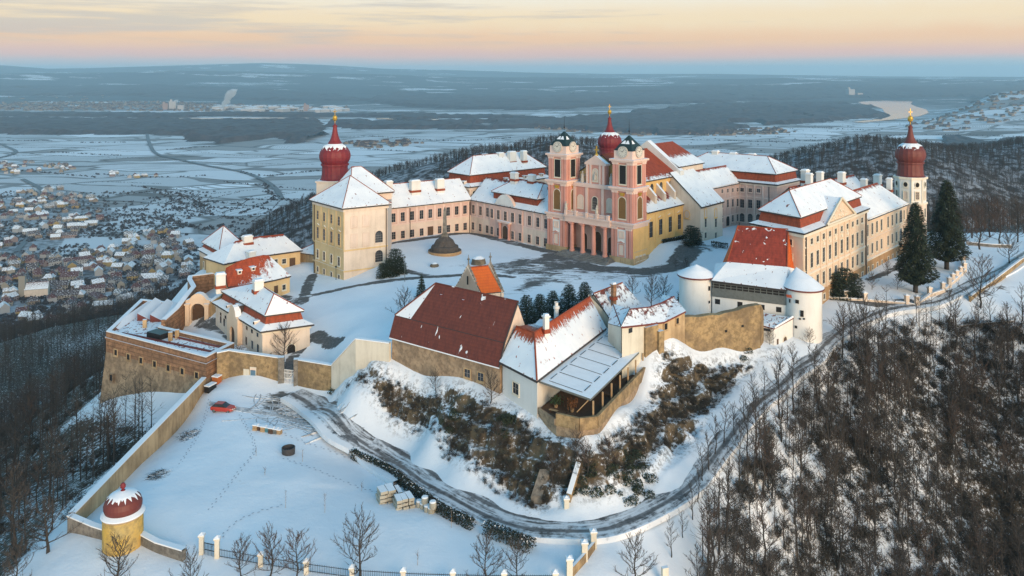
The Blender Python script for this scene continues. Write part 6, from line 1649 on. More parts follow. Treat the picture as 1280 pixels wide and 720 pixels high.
for i in range(len(qc)):
    j = (i + 1) % len(qc)
    mb.face([(*b0[i], zr - 1.2), (*b0[j], zr - 1.2), (*b0[j], zr), (*b0[i], zr)], 0)
    mb.face([(*inn[j], zr - 1), (*inn[i], zr - 1), (*inn[i], zr), (*inn[j], zr)], 0)
    mb.face([(*b0[i], zr + .14), (*b0[j], zr + .14), (*inn[j], zr + .14), (*inn[i], zr + .14)], 1)
    for r_ in (b0, inn): mb.face([(*r_[i], zr), (*r_[j], zr), (*r_[j], zr + .14), (*r_[i], zr + .14)], 1)
obj('parapet', mb, [M['brick'], M['snow']], T)
mb = MB(); mb.face([(x, y, zr - .75) for x, y in inn]); obj('roof', mb, M['fullsnow'], T)
a, c_ = q[0], q[1]
for x, y in ((145, 440.5), (160.7, 446), (176.5, 450.5), (193.5, 455), (210.5, 459.8), (228, 464), (246, 469)): win(T, a, c_, x, y, .95, 1.15, 'plain', 'sand', 'dark', lift=.02)
win(T, q[1], q[2], 277, 463, .8, 1.1, 'plain', 'sand', 'dark'); win(T, a, c_, 144.5, 470, 1.0, 1.3, 'plain', 'rubble', 'dark', lift=1.0)
# saw-tooth roofs on the arm and ribs on the front part
def ribbox(p0, p1, w, z0, z1, m): 
    mb = MB(); p0, p1 = V(*p0), V(*p1); dd = (p1 - p0); nn = V(-dd.y, dd.x).normalized() * w
    A_, B_, C_, D_ = p0 + V(0, 0, z0), p1 + V(0, 0, z0), p1 + nn + V(0, 0, z0), p0 + nn + V(0, 0, z0)
    up = V(0, 0, z1 - z0)
    mb.face([A_, B_, B_ + up, A_ + up], 1); mb.face([A_ + up, B_ + up, C_, D_], 0); mb.face([A_, A_ + up, D_], 1); mb.face([B_, C_, B_ + up], 1)
    return mb
for (x0, y0, x1, y1, w_) in ((140, 411, 187, 378.5, -1.5), (171.5, 400, 194, 379.5, -2.9), (187.5, 401.5, 209, 381, -2.9)):
    p0, p1 = W(x0, y0, zr - .5), W(x1, y1, zr - .5)
    obj('saw_roof', ribbox((p0.x, p0.y), (p1.x, p1.y), w_, zr - .7, zr + (.95 if w_ < -2 else .2), 0), [M['snow'], M['brownred']], T)
for (x0, y0, x1, y1) in ((200, 409.5, 287, 431), (196, 416, 279, 434.5), (152, 416, 266, 439.5), (222, 414, 283, 429.5)):
    p0, p1 = W(x0, y0, zr - .5), W(x1, y1, zr - .5); mb = MB(); dd = p1 - p0; nn = V(-dd.y, dd.x).normalized() * .35
    mb.box((p0.x, p0.y, zr - .74), V(dd.x, dd.y), nn, (0, 0, .3), 0); obj('roof_rib', mb, M['brownred'], T)
p = W(198, 417, zr); mb = MB(); mb.cbox((p.x, p.y, zr - .7), 4.2, 2.4, 1.1, -.5, 0, 1); obj('skylight', mb, [M['iron'], M['green']], T)
for x, y in ((181, 405), (221.5, 418), (213, 421)):
    p = W(x, y, zr); mb = MB(); mb.cbox((p.x, p.y, zr - .8), .8, .8, 1.8, .3, 0, 1); obj('chimney', mb, [M['sand'], M['snow']], T)

# gate arch
T = thing('gate_arch', 'baroque stone gate arch with curved snowy gable between bastion and house', 'gate', (-71.4, 181.7, -9))
cx, cy = -71.4, 181.7
mb = MB(); ow, oh, zt = 1.55, 4.6, -9.2
pts = [(-2.75, -9.5), (-ow, -9.5), (-ow, zt + oh - ow)] + [(ow * math.cos(math.pi - math.pi * i / 12), zt + oh - ow + ow * math.sin(math.pi * i / 12)) for i in range(1, 12)] + [(ow, zt + oh - ow), (ow, -9.5), (2.75, -9.5), (2.75, -3.9), (2.0, -3.7), (1.3, -2.9), (.7, -2.45), (0, -2.3), (-.7, -2.45), (-1.3, -2.9), (-2.0, -3.7), (-2.75, -3.9)]
front = [(cx + x, cy, z) for x, z in pts]; back = [(cx + x, cy + 1.6, z) for x, z in pts]
mb.face(front, 0); mb.face(back[::-1], 0)
for i in range(len(pts)):
    j = (i + 1) % len(pts); m_ = 1 if 17 <= i <= 26 else 0
    mb.face([front[i], front[j], back[j], back[i]], m_)
obj('arch', mb, [M['peach'], M['snow']], T)
mb = MB()
for s in (-1, 1): mb.cbox((cx + s * 2.2, cy - .3, -9.5), .9, .6, 4.6, 0, 0); mb.cbox((cx + s * 2.2, cy - .35, -4.9), 1.2, .8, .35, 0, 0, 1)
obj('pier', mb, [M['peach'], M['snow']], T)
mb = MB()
for i in range(12): mb.cbox((cx - ow + .13 + i * .26, cy + .8, -9.4), .06, .06, 4.3 if 2 < i < 9 else 3.5, 0)
mb.cbox((cx, cy + 1.0, -9.4), 2 * ow - .05, .06, 3.4, 0); mb.cbox((cx, cy + 1.0, -6.0), 2 * ow * .72, .06, 1.0, 0)
for z in (-8.5, -7, -5.8): mb.cbox((cx, cy + .8, z), 2 * ow, .08, .12, 0)
obj('gate_leaf', mb, M['wood'], T)
# curved walls beside the gate
wall_run('curved_wall', 'curved snow-capped brick wall winding behind the gate arch', 'wall', [W(203, 409, -6)[:2] + (-12, -5.6) if False else (-75.0, 172, -12, -5.4), (-74.6, 178, -12, -4.6), (-75.0, 184, -12, -3.6), (-75.6, 190, -12, -3.0), (-79, 196, -12, -2.8), (-80, 199, -12, -2.8), (-76, 201.5, -12, -2.8), (-71, 203, -12, -2.6)], .9, 'brick', True, sub=1)
wall_run('yard_wall', 'yellowish curved wall with a chimney block right of the gate arch', 'wall', [(-68.6, 181.6, -12, -4.2), (-67.2, 183.5, -12, -3.3), (-67.4, 188, -12, -2.0), (-68.5, 192, -12, -1.6)], .8, 'sand', True, sub=1)

# gate house with portal
C0, Cl, Cr = W(328, 414.8, -3.35), W(269.6, 379.4, -3.35), W(387.3, 406.5, -3.35)
q = quad3(Cl, C0, Cr)
T = thing('gate_house', 'cream gate house with snowy mansard roof and tall arched portal facing the yard', 'building', (-50, 165, -9))
walls(T, q, -13, -3.4, 'cream'); band(T, q, .2, -3.9, -3.4, 'trim')
R1, R2 = W(321.7, 353, 2.9), W(342.5, 367.2, 2.9)
# the roof's long side faces the yard: turn the quad so that its first edge is left corner to front corner
q4 = [q[3], q[0], q[1], q[2]]
rf = mansard(T, q4, -3.4, .9, -2.2, 1.25, -.75, R1, R2, low='fullsnow')
a, c_ = Cl, C0
for x, y, h_ in ((276, 392.5, .7), (280.3, 403, 1.6), (285.3, 406.5, 1.6), (276, 399.5, 1.5), (308.5, 410, .8), (315, 414, .8), (322, 418.5, .8), (308, 426, 1.6), (315.5, 431, 1.6), (322.5, 435.5, 1.6), (282, 396.5, .7)): win(T, a, c_, x, y, .85, h_, 'slit', 'trim', 'glass')
win(T, C0, Cr, 364, 437, 1.6, 2.2, 'arch', 'trim', 'dark', 'door')
dv = (Vector(C0[:2]) - Vector(Cl[:2])).normalized(); n = Vector((dv.y, -dv.x)); t = tpx(a, c_, 296); pc = Vector(a[:2]).lerp(Vector(c_[:2]), t)
pw = 2.9; o = pc - dv * pw - n * .3
mb = MB(); pts = [(-pw, -12), (-1.3, -12), (-1.3, -6.6)] + [(1.3 * math.cos(math.pi - math.pi * i / 10), -6.6 + 1.3 * math.sin(math.pi * i / 10)) for i in range(1, 10)] + [(1.3, -6.6), (1.3, -12), (pw, -12), (pw, -3.4), (1.9, -2.9), (1.5, -1.8), (.9, -1.1), (0, -.8), (-.9, -1.1), (-1.5, -1.8), (-1.9, -2.9), (-pw, -3.4)]
f_ = [V(*(pc + dv * x + n * 1.0), z) for x, z in pts]; b_ = [V(*(pc + dv * x - n * .25), z) for x, z in pts]
mb.face(f_, 0); mb.face(b_[::-1], 0)
for i in range(len(pts)): j = (i + 1) % len(pts); mb.face([f_[i], f_[j], b_[j], b_[i]], 1 if i in (16, 17, 18, 19, 20, 21, 22) else 0)
pt = obj('portal', mb, [M['peach'], M['snow']], T)
mb = MB(); o = pc - dv * 1.3 + n * .5; mb.box((o.x, o.y, -12), dv.to_3d() * 2.6, n.to_3d() * .1, (0, 0, 6.6)); obj('portal_door', mb, M['wood'], pt)
mb = MB(); o = pc - dv * 1.2 - n * 2.5; mb.prism([o[:2], (o + dv * 2.4)[:2], (o + dv * 2.4 + n * 2.4)[:2], (o + n * 2.4)[:2]], -3, -.9, 0, 1); obj('portal_dormer', mb, [M['gutter'], M['snow']], rf)
for x in (284, 318): p = Vector(a[:2]).lerp(Vector(c_[:2]), tpx(a, c_, x)) - n * .5; dormer(rf, (p.x, p.y, -3.0), ang(a, c_), .9, .8)
chimney(rf, 322.7, 363, 168, 1.9, 1.6, 1.9, .6)
# house with the curved red roof
T = thing('curved_roof_house', 'ochre house with bright red half-snowed curved roof behind the gate house', 'house', (-58, 184, -4))
ev = [V(-63.4, 178.4), V(-60.8, 179.6), V(-58.0, 181.5), V(-55.0, 184.4), V(-52.2, 188.0)]
def outn(i):
    a, b_ = ev[max(i - 1, 0)], ev[min(i + 1, 4)]; d_ = (b_ - a).normalized(); return V(-d_.y, d_.x)
rdg = [ev[i] + outn(i) * 4.4 + V(0, 0, (3.2, 4.3, 4.9, 5.0, 4.6)[i]) for i in range(5)]; rdg[4] = rdg[4] - (ev[4] - ev[3]).normalized() * 2.5
bke = [ev[i] + outn(i) * 8.8 for i in range(5)]
mb = MB()
for e_ in (ev, bke):
    for i in range(4): a, b_ = e_[i], e_[i + 1]; mb.face([(a.x, a.y, -13), (b_.x, b_.y, -13), (b_.x, b_.y, .05), (a.x, a.y, .05)])
for i in (0, 4): a, b_ = ev[i], bke[i]; mb.face([(a.x, a.y, -13), (b_.x, b_.y, -13), (b_.x, b_.y, .05), (a.x, a.y, .05)])
obj('wall', mb, M['ochre'], T)
mb = MB(); up = V(0, 0, .2)
for e_, s in ((ev, 1), (bke, -1)):
    for i in range(4):
        o0, o1 = e_[i] - outn(i) * .5 * s, e_[i + 1] - outn(i + 1) * .5 * s
        h0, h1 = 1 - .19 * i, 1 - .19 * (i + 1)
        mb.face([o0 + up, o1 + up, rdg[i + 1], rdg[i]], 0, [.62 - .17 * i, .62 - .17 * (i + 1), 1 - .15 * (i + 1), 1 - .15 * i] if s > 0 else [0, 0, .3, .3])
        mb.face([o0 + up, o1 + up, o1 - up * .6, o0 - up * .6], 1)
mb.face([ev[4] + up, bke[4] + up, rdg[4]], 0, [0, 0, .2]); mb.face([bke[0] + up, ev[0] + up, rdg[0]], 0, [.9, .9, .9])
ridge_caps(mb, [(rdg[i], rdg[i + 1]) for i in range(4)], 2, .15)
rf = obj('roof', mb, [M['curvedroof'], M['gutter'], M['redband']], T)
win(T, ev[3], ev[4], 354.8, 359, .9, 1.2); win(T, ev[3], ev[4], 345, 362, 1.1, 1.8, 'slit', 'trim', 'wood', 'door')
for i, x in ((1, .3), (2, .6)):
    p = ev[i].lerp(rdg[i], .55); dormer(rf, (p.x, p.y, p.z - .2), ang(ev[i], ev[i + 1]), .9, .8)
chimney(rf, 275.5, 357, 178, 2.0, 1.5, 2.4, .5)

# cottages behind
T = thing('pavilion_cottage', 'square brown cottage with snowy pyramid roof and red band at the hill edge', 'cottage', (-80, 215, -6))
O, L, Rr = W(272.7, 325.2, -1.4), W(249.8, 312.7, -1.4), W(287, 321.8, -1.4)
Rr = V(O.x + 5.2, O.y + 7.5); q = quad3(L, O, Rr)
walls(T, q, -16, -1.4, ['brownbase', 'brownbase', 'brownbase', 'brownbase']); band(T, q, .1, -2.9, -1.4, 'pale', 'frieze', False)
ap = V(base(q, 0)[0], base(q, 0)[1], 5.8)
mansard(T, q, -1.4, .6, -.5, .9, .5, ap, ap)
for x, y in ((255, 331), (262.5, 333)): win(T, L, O, x, y, .9, 1.6)
win(T, O, Rr, 281, 335, .9, 1.4)
T = thing('long_cottage', 'long ochre cottage with snowy hipped roof and small red ridge chimneys', 'cottage', (-62, 208, -4))
q = [(-71.0, 197.6), (-64.2, 206.4), (-56.2, 212.4), (-61.5, 220), (-70.5, 213.5), (-78, 204)]
walls(T, q, -14, .5, 'ochre')
mb = MB(); e = offset(q, .5); z = .75; RD = [V(-70.8, 204.5, 4.6), V(-67, 210.2, 4.6), V(-61.3, 214.6, 4.4)]
E = [V(x, y, z) for x, y in e]
mb.face([E[0], E[1], RD[1], RD[0]], 0, [0, 0, 1, 1]); mb.face([E[1], E[2], RD[2], RD[1]], 0, [0, 0, 1, 1]); mb.face([E[2], E[3], RD[2]], 0, [0, 0, 1]); mb.face([E[3], E[4], RD[1], RD[2]], 0, [0, 0, 1, 1]); mb.face([E[4], E[5], RD[0], RD[1]], 0, [0, 0, 1, 1]); mb.face([E[5], E[0], RD[0]], 0, [0, 0, 1])
mb.prism(e, z - .35, z, 1, 1, True); ridge_caps(mb, [(RD[0], RD[1]), (RD[1], RD[2])], 2, .14)
rf = obj('roof', mb, [M['snowridge'], M['gutter'], M['redband']], T)
for x, y, w_ in ((345, 327, .8), (355, 326.5, 1.0)): win(T, q[1], q[2], x, y, w_, 1.2)
win(T, q[1], q[2], 365.5, 328, 1.6, 2.4, 'slit', 'trim', 'wood', 'door')
chimney(rf, 309, 303.5, 207, 2.4, 1.4, 1.5, .8); chimney(rf, 314, 325, 202, 1.8, 1.5, 1.9, .8); p = WD(337.5, 303, 212); dormer(rf, (p.x, p.y, p.z - .5), .64, 1.0, .7)
T = thing('lean_to', 'low snow-roofed outbuilding tucked against the tall cream block', 'outbuilding', (-53, 214, -4))
q = [(-57.5, 215), (-50.5, 211.5), (-47.5, 217), (-54.5, 220.5)]; walls(T, q, -12, -.6, 'sand'); hip(T, q, -.6, V(-53.5, 216.5, 1.6), V(-51, 215.4, 1.6), 'fullsnow', .4, .2)

# ------------------------------------------------------------------ walls round the car park
fw = wall_run('front_wall', 'weathered ochre wall with blue door between bastion and white gate', 'wall', [(-57.0, 154.5, -15, -6.2), (-54.9, 155.3, -15, -6.0), (-44.4, 153, -15, -6.6)], .8, 'oldwall', True)
a, c_ = (-54.9, 154.9), (-44.4, 152.6)
win(fw, a, c_, 316.5, 467, 1.0, 2.2, 'plain', 'trim', 'blind', 'door')
mb = MB(); p = V(*lerp2(a, c_, tpx(a, c_, 308))); mb.cbox((p.x, p.y - .02, -11.4), 1.2, .12, 2.2, ang(a, c_)); obj('blind_panel', mb, M['dirtywhite'], fw)
mb = MB(); p = V(*lerp2(a, c_, tpx(a, c_, 316.5))); mb.cbox((p.x, p.y - .05, -11.4), 1.1, .14, 2.1, ang(a, c_)); obj('blue_door', mb, plain('blue_paint', (.10, .19, .27), .6), fw)
for (x, y, lb) in ((-44.0, 152.6, 'grey stone gate pillar left of the white car-park gate'), (-40.8, 151.6, 'grey stone gate pillar right of the white car-park gate')):
    mb = MB(); mb.cbox((x, y, -14), 1.1, 1.1, 7.7, .2, 0, 1); tag(obj('gate_pillar', mb, [M['greystone'], M['snow']]), lb, 'pillar')
T = thing('lattice_gate', 'pale lattice gate standing between two grey pillars of the wall', 'gate', (-42.4, 152, -11.6))
mb = MB(); A_, B_ = V(-43.5, 152.3), V(-41.3, 151.7); dd = B_ - A_
for i in range(9): p = A_.lerp(B_, i / 8); mb.cbox((p.x, p.y, -11.6), .09, .07, 3.0, -.25)
for z in (-11.3, -10.3, -9.3, -8.7): mb.box((A_.x, A_.y, z), dd, (0, .08, 0), (0, 0, .12))
mb.tube([A_ + V(0, 0, -11.3), B_ + V(0, 0, -8.8)], [.06, .06], 4); obj('gate_leaf', mb, M['white'], T)
wall_run('front_wall', 'ochre wall with snowy coping right of the white gate below lawn', 'wall', [(-40.2, 151.3, -15, -6.4), (-33.0, 147.6, -15, -6.1)], .8, 'oldwall', True)
wall_run('stepped_wall', 'smooth cream wall stepping up from the gate wall to the barn', 'wall', [(-33.0, 147.2, -14, -5.9), (-27.8, 143.2, -12, .25), (-21.4, 140.6, -9, .35)], .6, 'dirtywhite', True)
mb = MB(); p = W(373.5, 478, -11); mb.cbox((p.x, p.y - .6, -11.6), .35, .3, 1.2, .2); tag(obj('hydrant_sign', mb, plain('red_paint', (.5, .03, .02), .5)), 'small red sign box at the foot of the gate pillar', 'sign')

wl_ = [(-58.6, 152.2), (-58.4, 136), (-58.2, 120), (-58.0, 105.4)]
wall_run('parapet_wall', 'long straight ochre parapet wall along the left edge of the car park', 'wall', [(x, y, -24, -10.2) for x, y in wl_], .7, 'sand', True, sub=3)
wall_run('corner_wall', 'short dark corner wall joining the parapet to the yellow pavilion', 'wall', [(-58.2, 105.2, -17, -10.3), (-54, 103.2, -16, -10.5), (-51.6, 102.3, -15, -10.6)], .6, 'greystone', True)
wall_run('corner_wall', 'grey weathered wall running right from the yellow pavilion to gate pillars', 'wall', [(-47.2, 101.8, -15, -10.7), (-44.5, 100.3, -15, -10.9), (-40.4, 98.6, -15, -10.9)], .6, 'greystone', True)
# yellow round pavilion
cx, cy = -49.4, 101.6
T = thing('garden_pavilion', 'yellow round garden pavilion with dark red snow-topped dome at wall corner', 'pavilion', (cx, cy, -12.5))
mb = MB(); mb.lathe((cx, cy, 0), [(2.42, -15), (2.38, -8.15)], 36); obj('wall', mb, M['goldpl'], T)
mb = MB(); mb.lathe((cx, cy, 0), [(2.66, -15), (2.6, -12.4), (2.40, -12.3)], 36); obj('plinth', mb, M['greystone'], T)
mb = MB(); mb.lathe((cx, cy, 0), [(2.38, -8.25), (2.55, -8.1), (2.62, -7.95), (2.57, -7.82), (2.15, -7.5)], 36, 0, True, [0, 0, 1, 1]); obj('eave', mb, [M['sand'], M['snow']], T)
DP = [(r * .87, -7.5 + (z + 7.3) * .82) for r, z in [(2.45, -7.3), (2.6, -6.9), (2.62, -6.4), (2.4, -5.7), (1.9, -5.1), (1.2, -4.7), (.45, -4.5), (.2, -4.45)]]
mb = MB(); mb.lathe((cx, cy, 0), DP, 32, 0, False); dm = obj('dome', mb, M['brownred'], T)
mb = MB(); k = 64; rs = random.Random(2); lows = [(-6.05 if i % 4 == 2 else -5.75) + rs.uniform(-.22, .18) for i in range(k)]
def dr_(z):
    for (r0, z0), (r1, z1) in zip(DP[:-1], DP[1:]):
        if z0 <= z <= z1: return r0 + (r1 - r0) * (z - z0) / (z1 - z0)
    return .2
for i in range(k):
    j = (i + 1) % k; lv = [[l_, (l_ * .6 - 5.5 * .4), -5.5, -5.28, -5.14] for l_ in (lows[i], lows[j])]
    for l in range(4):
        f = []
        for (x, z) in ((i, lv[0][l]), (j, lv[1][l]), (j, lv[1][l + 1]), (i, lv[0][l + 1])): r_ = dr_(z) + .06; an = 2 * math.pi * x / k; f.append((cx + r_ * math.cos(an), cy + r_ * math.sin(an), z + .04))
        mb.face(f, 0, smooth=True)
obj('snow_cap', mb, M['snow'], dm)
mb = MB(); mb.lathe((cx, cy, -5.2), [(.12, 0), (.3, .1), (.14, .25), (.3, .45), (.33, .75), (.2, 1.0), (.05, 1.05)], 12); obj('finial', mb, M['redroofpaint'], dm)
# fence along the front
def pillar(x, y, zb, zt, w, label, mats='white', group=None):
    mb = MB(); mb.cbox((x, y, zb), w, w, zt - zb, .1, 0); mb.cbox((x, y, zt), w + .22, w + .22, .14, .1, 0); o = tag(obj('fence_pillar', mb, [M[mats]]), label, 'pillar', group)
    mb = MB(); mb.cbox((x, y, zt + .14), w + .18, w + .18, .12, .1, 0); mb.face([(x - .3, y - .3, zt + .26), (x + .3, y - .3, zt + .26), (x, y, zt + .5)]); mb.face([(x + .3, y - .3, zt + .26), (x + .3, y + .3, zt + .26), (x, y, zt + .5)]); mb.face([(x - .3, y + .3, zt + .26), (x - .3, y - .3, zt + .26), (x, y, zt + .5)])
    obj('snow_cap', mb, M['snow'], o)
FP = [W(252, 697, -12.6), W(271.5, 701, -12.6), W(326, 712, -12.7), W(383, 722, -12.8), W(440, 731, -12.9), W(504, 735, -12.9), W(566, 737, -12.9), W(630, 738, -12.9), W(694, 738, -12.9)]
for i, p in enumerate(FP):
    pillar(p.x, p.y, -14, (-9.9 if i < 2 else -10.9), .54, ('taller pale pillar of the small gate near the yellow pavilion' if i < 2 else 'pale square snow-capped pillar of the bottom fence'), 'dirtywhite', 'pillars of the bottom fence')
T = thing('small_gate', 'dark iron double gate between the two pale front pillars', 'gate', (FP[0].x, FP[0].y, -12.6))
mb = MB(); A_, B_ = FP[0] + V(.4, -.1), FP[1] + V(-.4, .1)
for z in (.3, 1.1, 1.9): mb.tube([A_ + V(0, 0, z), B_ + V(0, 0, z)], [.05, .05], 4)
for i in range(8): p = A_.lerp(B_, i / 7); mb.tube([p + V(0, 0, .1), p + V(0, 0, 2.0)], [.03, .03], 4)
obj('gate_leaf', mb, M['iron'], T)
for i in range(1, len(FP) - 1):
    A_, B_ = FP[i], FP[i + 1]
    T = thing('iron_fence', 'run of iron railing on a low wall along the bottom edge', 'fence', (A_.x, A_.y, -12.7), 'iron railings along the bottom edge')
    dd = B_ - A_; nn = V(-dd.y, dd.x).normalized() * .4
    mb = MB(); mb.box((A_.x, A_.y, -14.5), V(dd.x, dd.y), nn, (0, 0, 2.2), 0, 1); obj('low_wall', mb, [M['greystone'], M['snow']], T)
    mb = MB(); k = int(dd.length / .22)
    for j in range(1, k): p = A_.lerp(B_, j / k) + nn / 2; mb.tube([V(p.x, p.y, -12.3), V(p.x, p.y, -11.15)], [.022, .022], 3)
    for z in (-12.1, -11.3): mb.tube([V(A_.x, A_.y, z) + nn / 2, V(B_.x, B_.y, z) + nn / 2], [.035, .035], 4)
    obj('railing', mb, M['iron'], T)
GP = [W(741.7, 684, -12.3), W(730.5, 699, -12.4), W(711.7, 722, -12.6)]
for i, p in enumerate(GP): pillar(p.x, p.y, -14, -10.4, .7, ('snow-capped gate pillar nearest the bend of the road', 'middle snow-capped pillar of the gate wall below road', 'lowest snow-capped pillar of the gate wall below road')[i], 'dirtywhite')
for i in range(2):
    A_, B_ = GP[i], GP[i + 1]; dd = B_ - A_; nn = V(-dd.y, dd.x).normalized() * .35; mb = MB(); mb.box((A_.x, A_.y, -14), V(dd.x, dd.y), nn, (0, 0, 2.6), 0, 1)
    tag(obj('gate_wall', mb, [M['oldwall'], M['snow']]), ('brown wall panel between the two upper gate pillars', 'brown wall panel between the two lower gate pillars')[i], 'wall')
p = W(831, 722, -14); mb = MB(); mb.cbox((p.x, p.y, p.z - 1), .8, .5, 2.3, .3, 0, 1); tag(obj('boundary_stone', mb, [M['dirtywhite'], M['snow']]), 'short pale boundary stone at the bottom below the road bend', 'stone')
# stair wall pillar in the rocks
p = G(708, 636); pillar(p.x, p.y, p.z - 1.5, p.z + 1.3, .65, 'single snow-capped pillar at the foot of the rocks by the road', 'dirtywhite')
a, b_ = G(711, 628), G(723, 590)
wall_run('cheek_wall', 'short sloping stone wall climbing the rocks from the roadside pillar', 'wall', [(a.x, a.y, a.z - 2, a.z + 1.0), (b_.x, b_.y, b_.z - 2, b_.z + 1.2)], .5, 'oldwall', True)
a, b_ = G(670, 624), G(681, 590); mb = MB(); dd = V(b_.x - a.x, b_.y - a.y, b_.z - a.z)
mb.box((a.x - .7, a.y, a.z - .6), (1.5, 0, 0), dd, (0, 0, 1.0)); tag(obj('stone_steps', mb, M['greystone']), 'dark stone stair ramp climbing the rocks above the road', 'stairs')
# pillars by the sequoias
k = 0
for (x, y, h_) in ((1031, 373, 1.9), (1056.5, 374, 1.7), (1081, 376, 1.6), (1133.5, 380, 1.7), (1146, 383, 2.0), (1162, 371, 1.9), (1178.5, 366, 2.1), (1186.5, 359.5, 2.1), (1191, 354, 2.0), (1196, 350, 2.0), (1201, 345, 2.0), (1205.5, 340, 2.0), (1204, 330, 1.8)):
    p = G(x, y); pillar(p.x, p.y, p.z - 1, p.z + h_, .75, 'pale snow-capped garden pillar ' + ('in front of the dark round bush' if x < 1100 else 'near the foot of the giant sequoias'), 'cream', 'garden pillars near the sequoias ' + ('bush' if x < 1100 else 'row')); k += 1
def lowrun(name, label, px, h=.7, m='cream', cat='wall', g=None, th=.35):
    P = [G(*p) for p in px]; return wall_run(name, label, cat, [(p.x, p.y, p.z - 1.5, p.z + h) for p in P], th, m, True, g)
lowrun('garden_wall', 'low snow-topped wall between the garden pillars below the pavilion', [(1031, 374), (1081, 377), (1133, 381), (1146, 384)], .5)
lowrun('garden_wall', 'low snow-topped wall rising past the sequoia trunks', [(1146, 384), (1162, 372), (1178, 367), (1196, 351), (1206, 340), (1204, 328)], .8)
lowrun('road_wall', 'snow-capped retaining wall along the right-hand lane', [(1212, 378), (1243, 356), (1282, 326)], 1.3, 'oldwall')
lowrun('terrace_wall', 'long low wall on the snowy terrace right of the sequoias', [(1208, 306), (1240, 309), (1264, 310)], .8, 'greystone')
lowrun('slope_wall', 'low grey wall at the top of the wooded slope on right', [(1190, 412), (1225, 408), (1266, 404)], .6, 'greystone')
# rail along the road by the bend
for i, (x, y) in enumerate(((455, 510 + 45), ) if False else ()): pass

# fountain with obelisk
p = G(556, 316); T = thing('obelisk_fountain', 'stone obelisk on a stepped dark rock mound in the courtyard', 'monument', p)
mb = MB(); rs = random.Random(6); k = 26
prof = [(4.4, -.5), (4.4, .75), (3.7, .85), (3.5, 1.9), (2.9, 2.1), (2.2, 3.4), (1.3, 4.1), (.9, 4.5)]
rings = [[(p.x + (r + rs.uniform(-.15, .15) * (r < 4)) * math.cos(2 * math.pi * i / k), p.y + (r + rs.uniform(-.15, .15) * (r < 4)) * math.sin(2 * math.pi * i / k), p.z + z + rs.uniform(-.1, .1) * (r < 4)) for i in range(k)] for r, z in prof]
for l in range(len(rings) - 1):
    for i in range(k): j = (i + 1) % k; mb.face([rings[l][i], rings[l][j], rings[l + 1][j], rings[l + 1][i]], 1 if l == 0 else 0)
obj('rock_mound', mb, [plain('dark_rock', (.09, .075, .065), .95, 0, .6), M['brownbase']], T)
mb = MB(); w_ = .62
for l, (r0, z0, r1, z1) in enumerate(((.85, 4.3, .85, 5.0), (.6, 5.0, .34, 11.4), (.34, 11.4, .03, 12.2))):
    A_ = [(p.x + r0 * x, p.y + r0 * y, p.z + z0) for x, y in ((-1, -1), (1, -1), (1, 1), (-1, 1))]; B_ = [(p.x + r1 * x, p.y + r1 * y, p.z + z1) for x, y in ((-1, -1), (1, -1), (1, 1), (-1, 1))]
    for i in range(4): j = (i + 1) % 4; mb.face([A_[i], A_[j], B_[j], B_[i]])
obj('obelisk', mb, M['greystone'], T)
for (x, y, lb) in ((543, 333, 'dark boulder on the courtyard snow below the obelisk'), (598, 330, 'rounded shrub mound with snow near the chapel gable')):
    p = G(x, y); mb = MB(); s = 1.0 if x < 560 else 2.0; rs = random.Random(x)
    prof = [(1, -.3), (1.05, .3), (.8, .9), (.35, 1.25), (.02, 1.3)]; mb.lathe(p, [(r * s * rs.uniform(.85, 1.1), z * s * .8) for r, z in prof], 9, 0, False); tag(obj('boulder' if s == 1 else 'shrub_mound', mb, M['rockm']), lb, 'rock' if s == 1 else 'shrub')

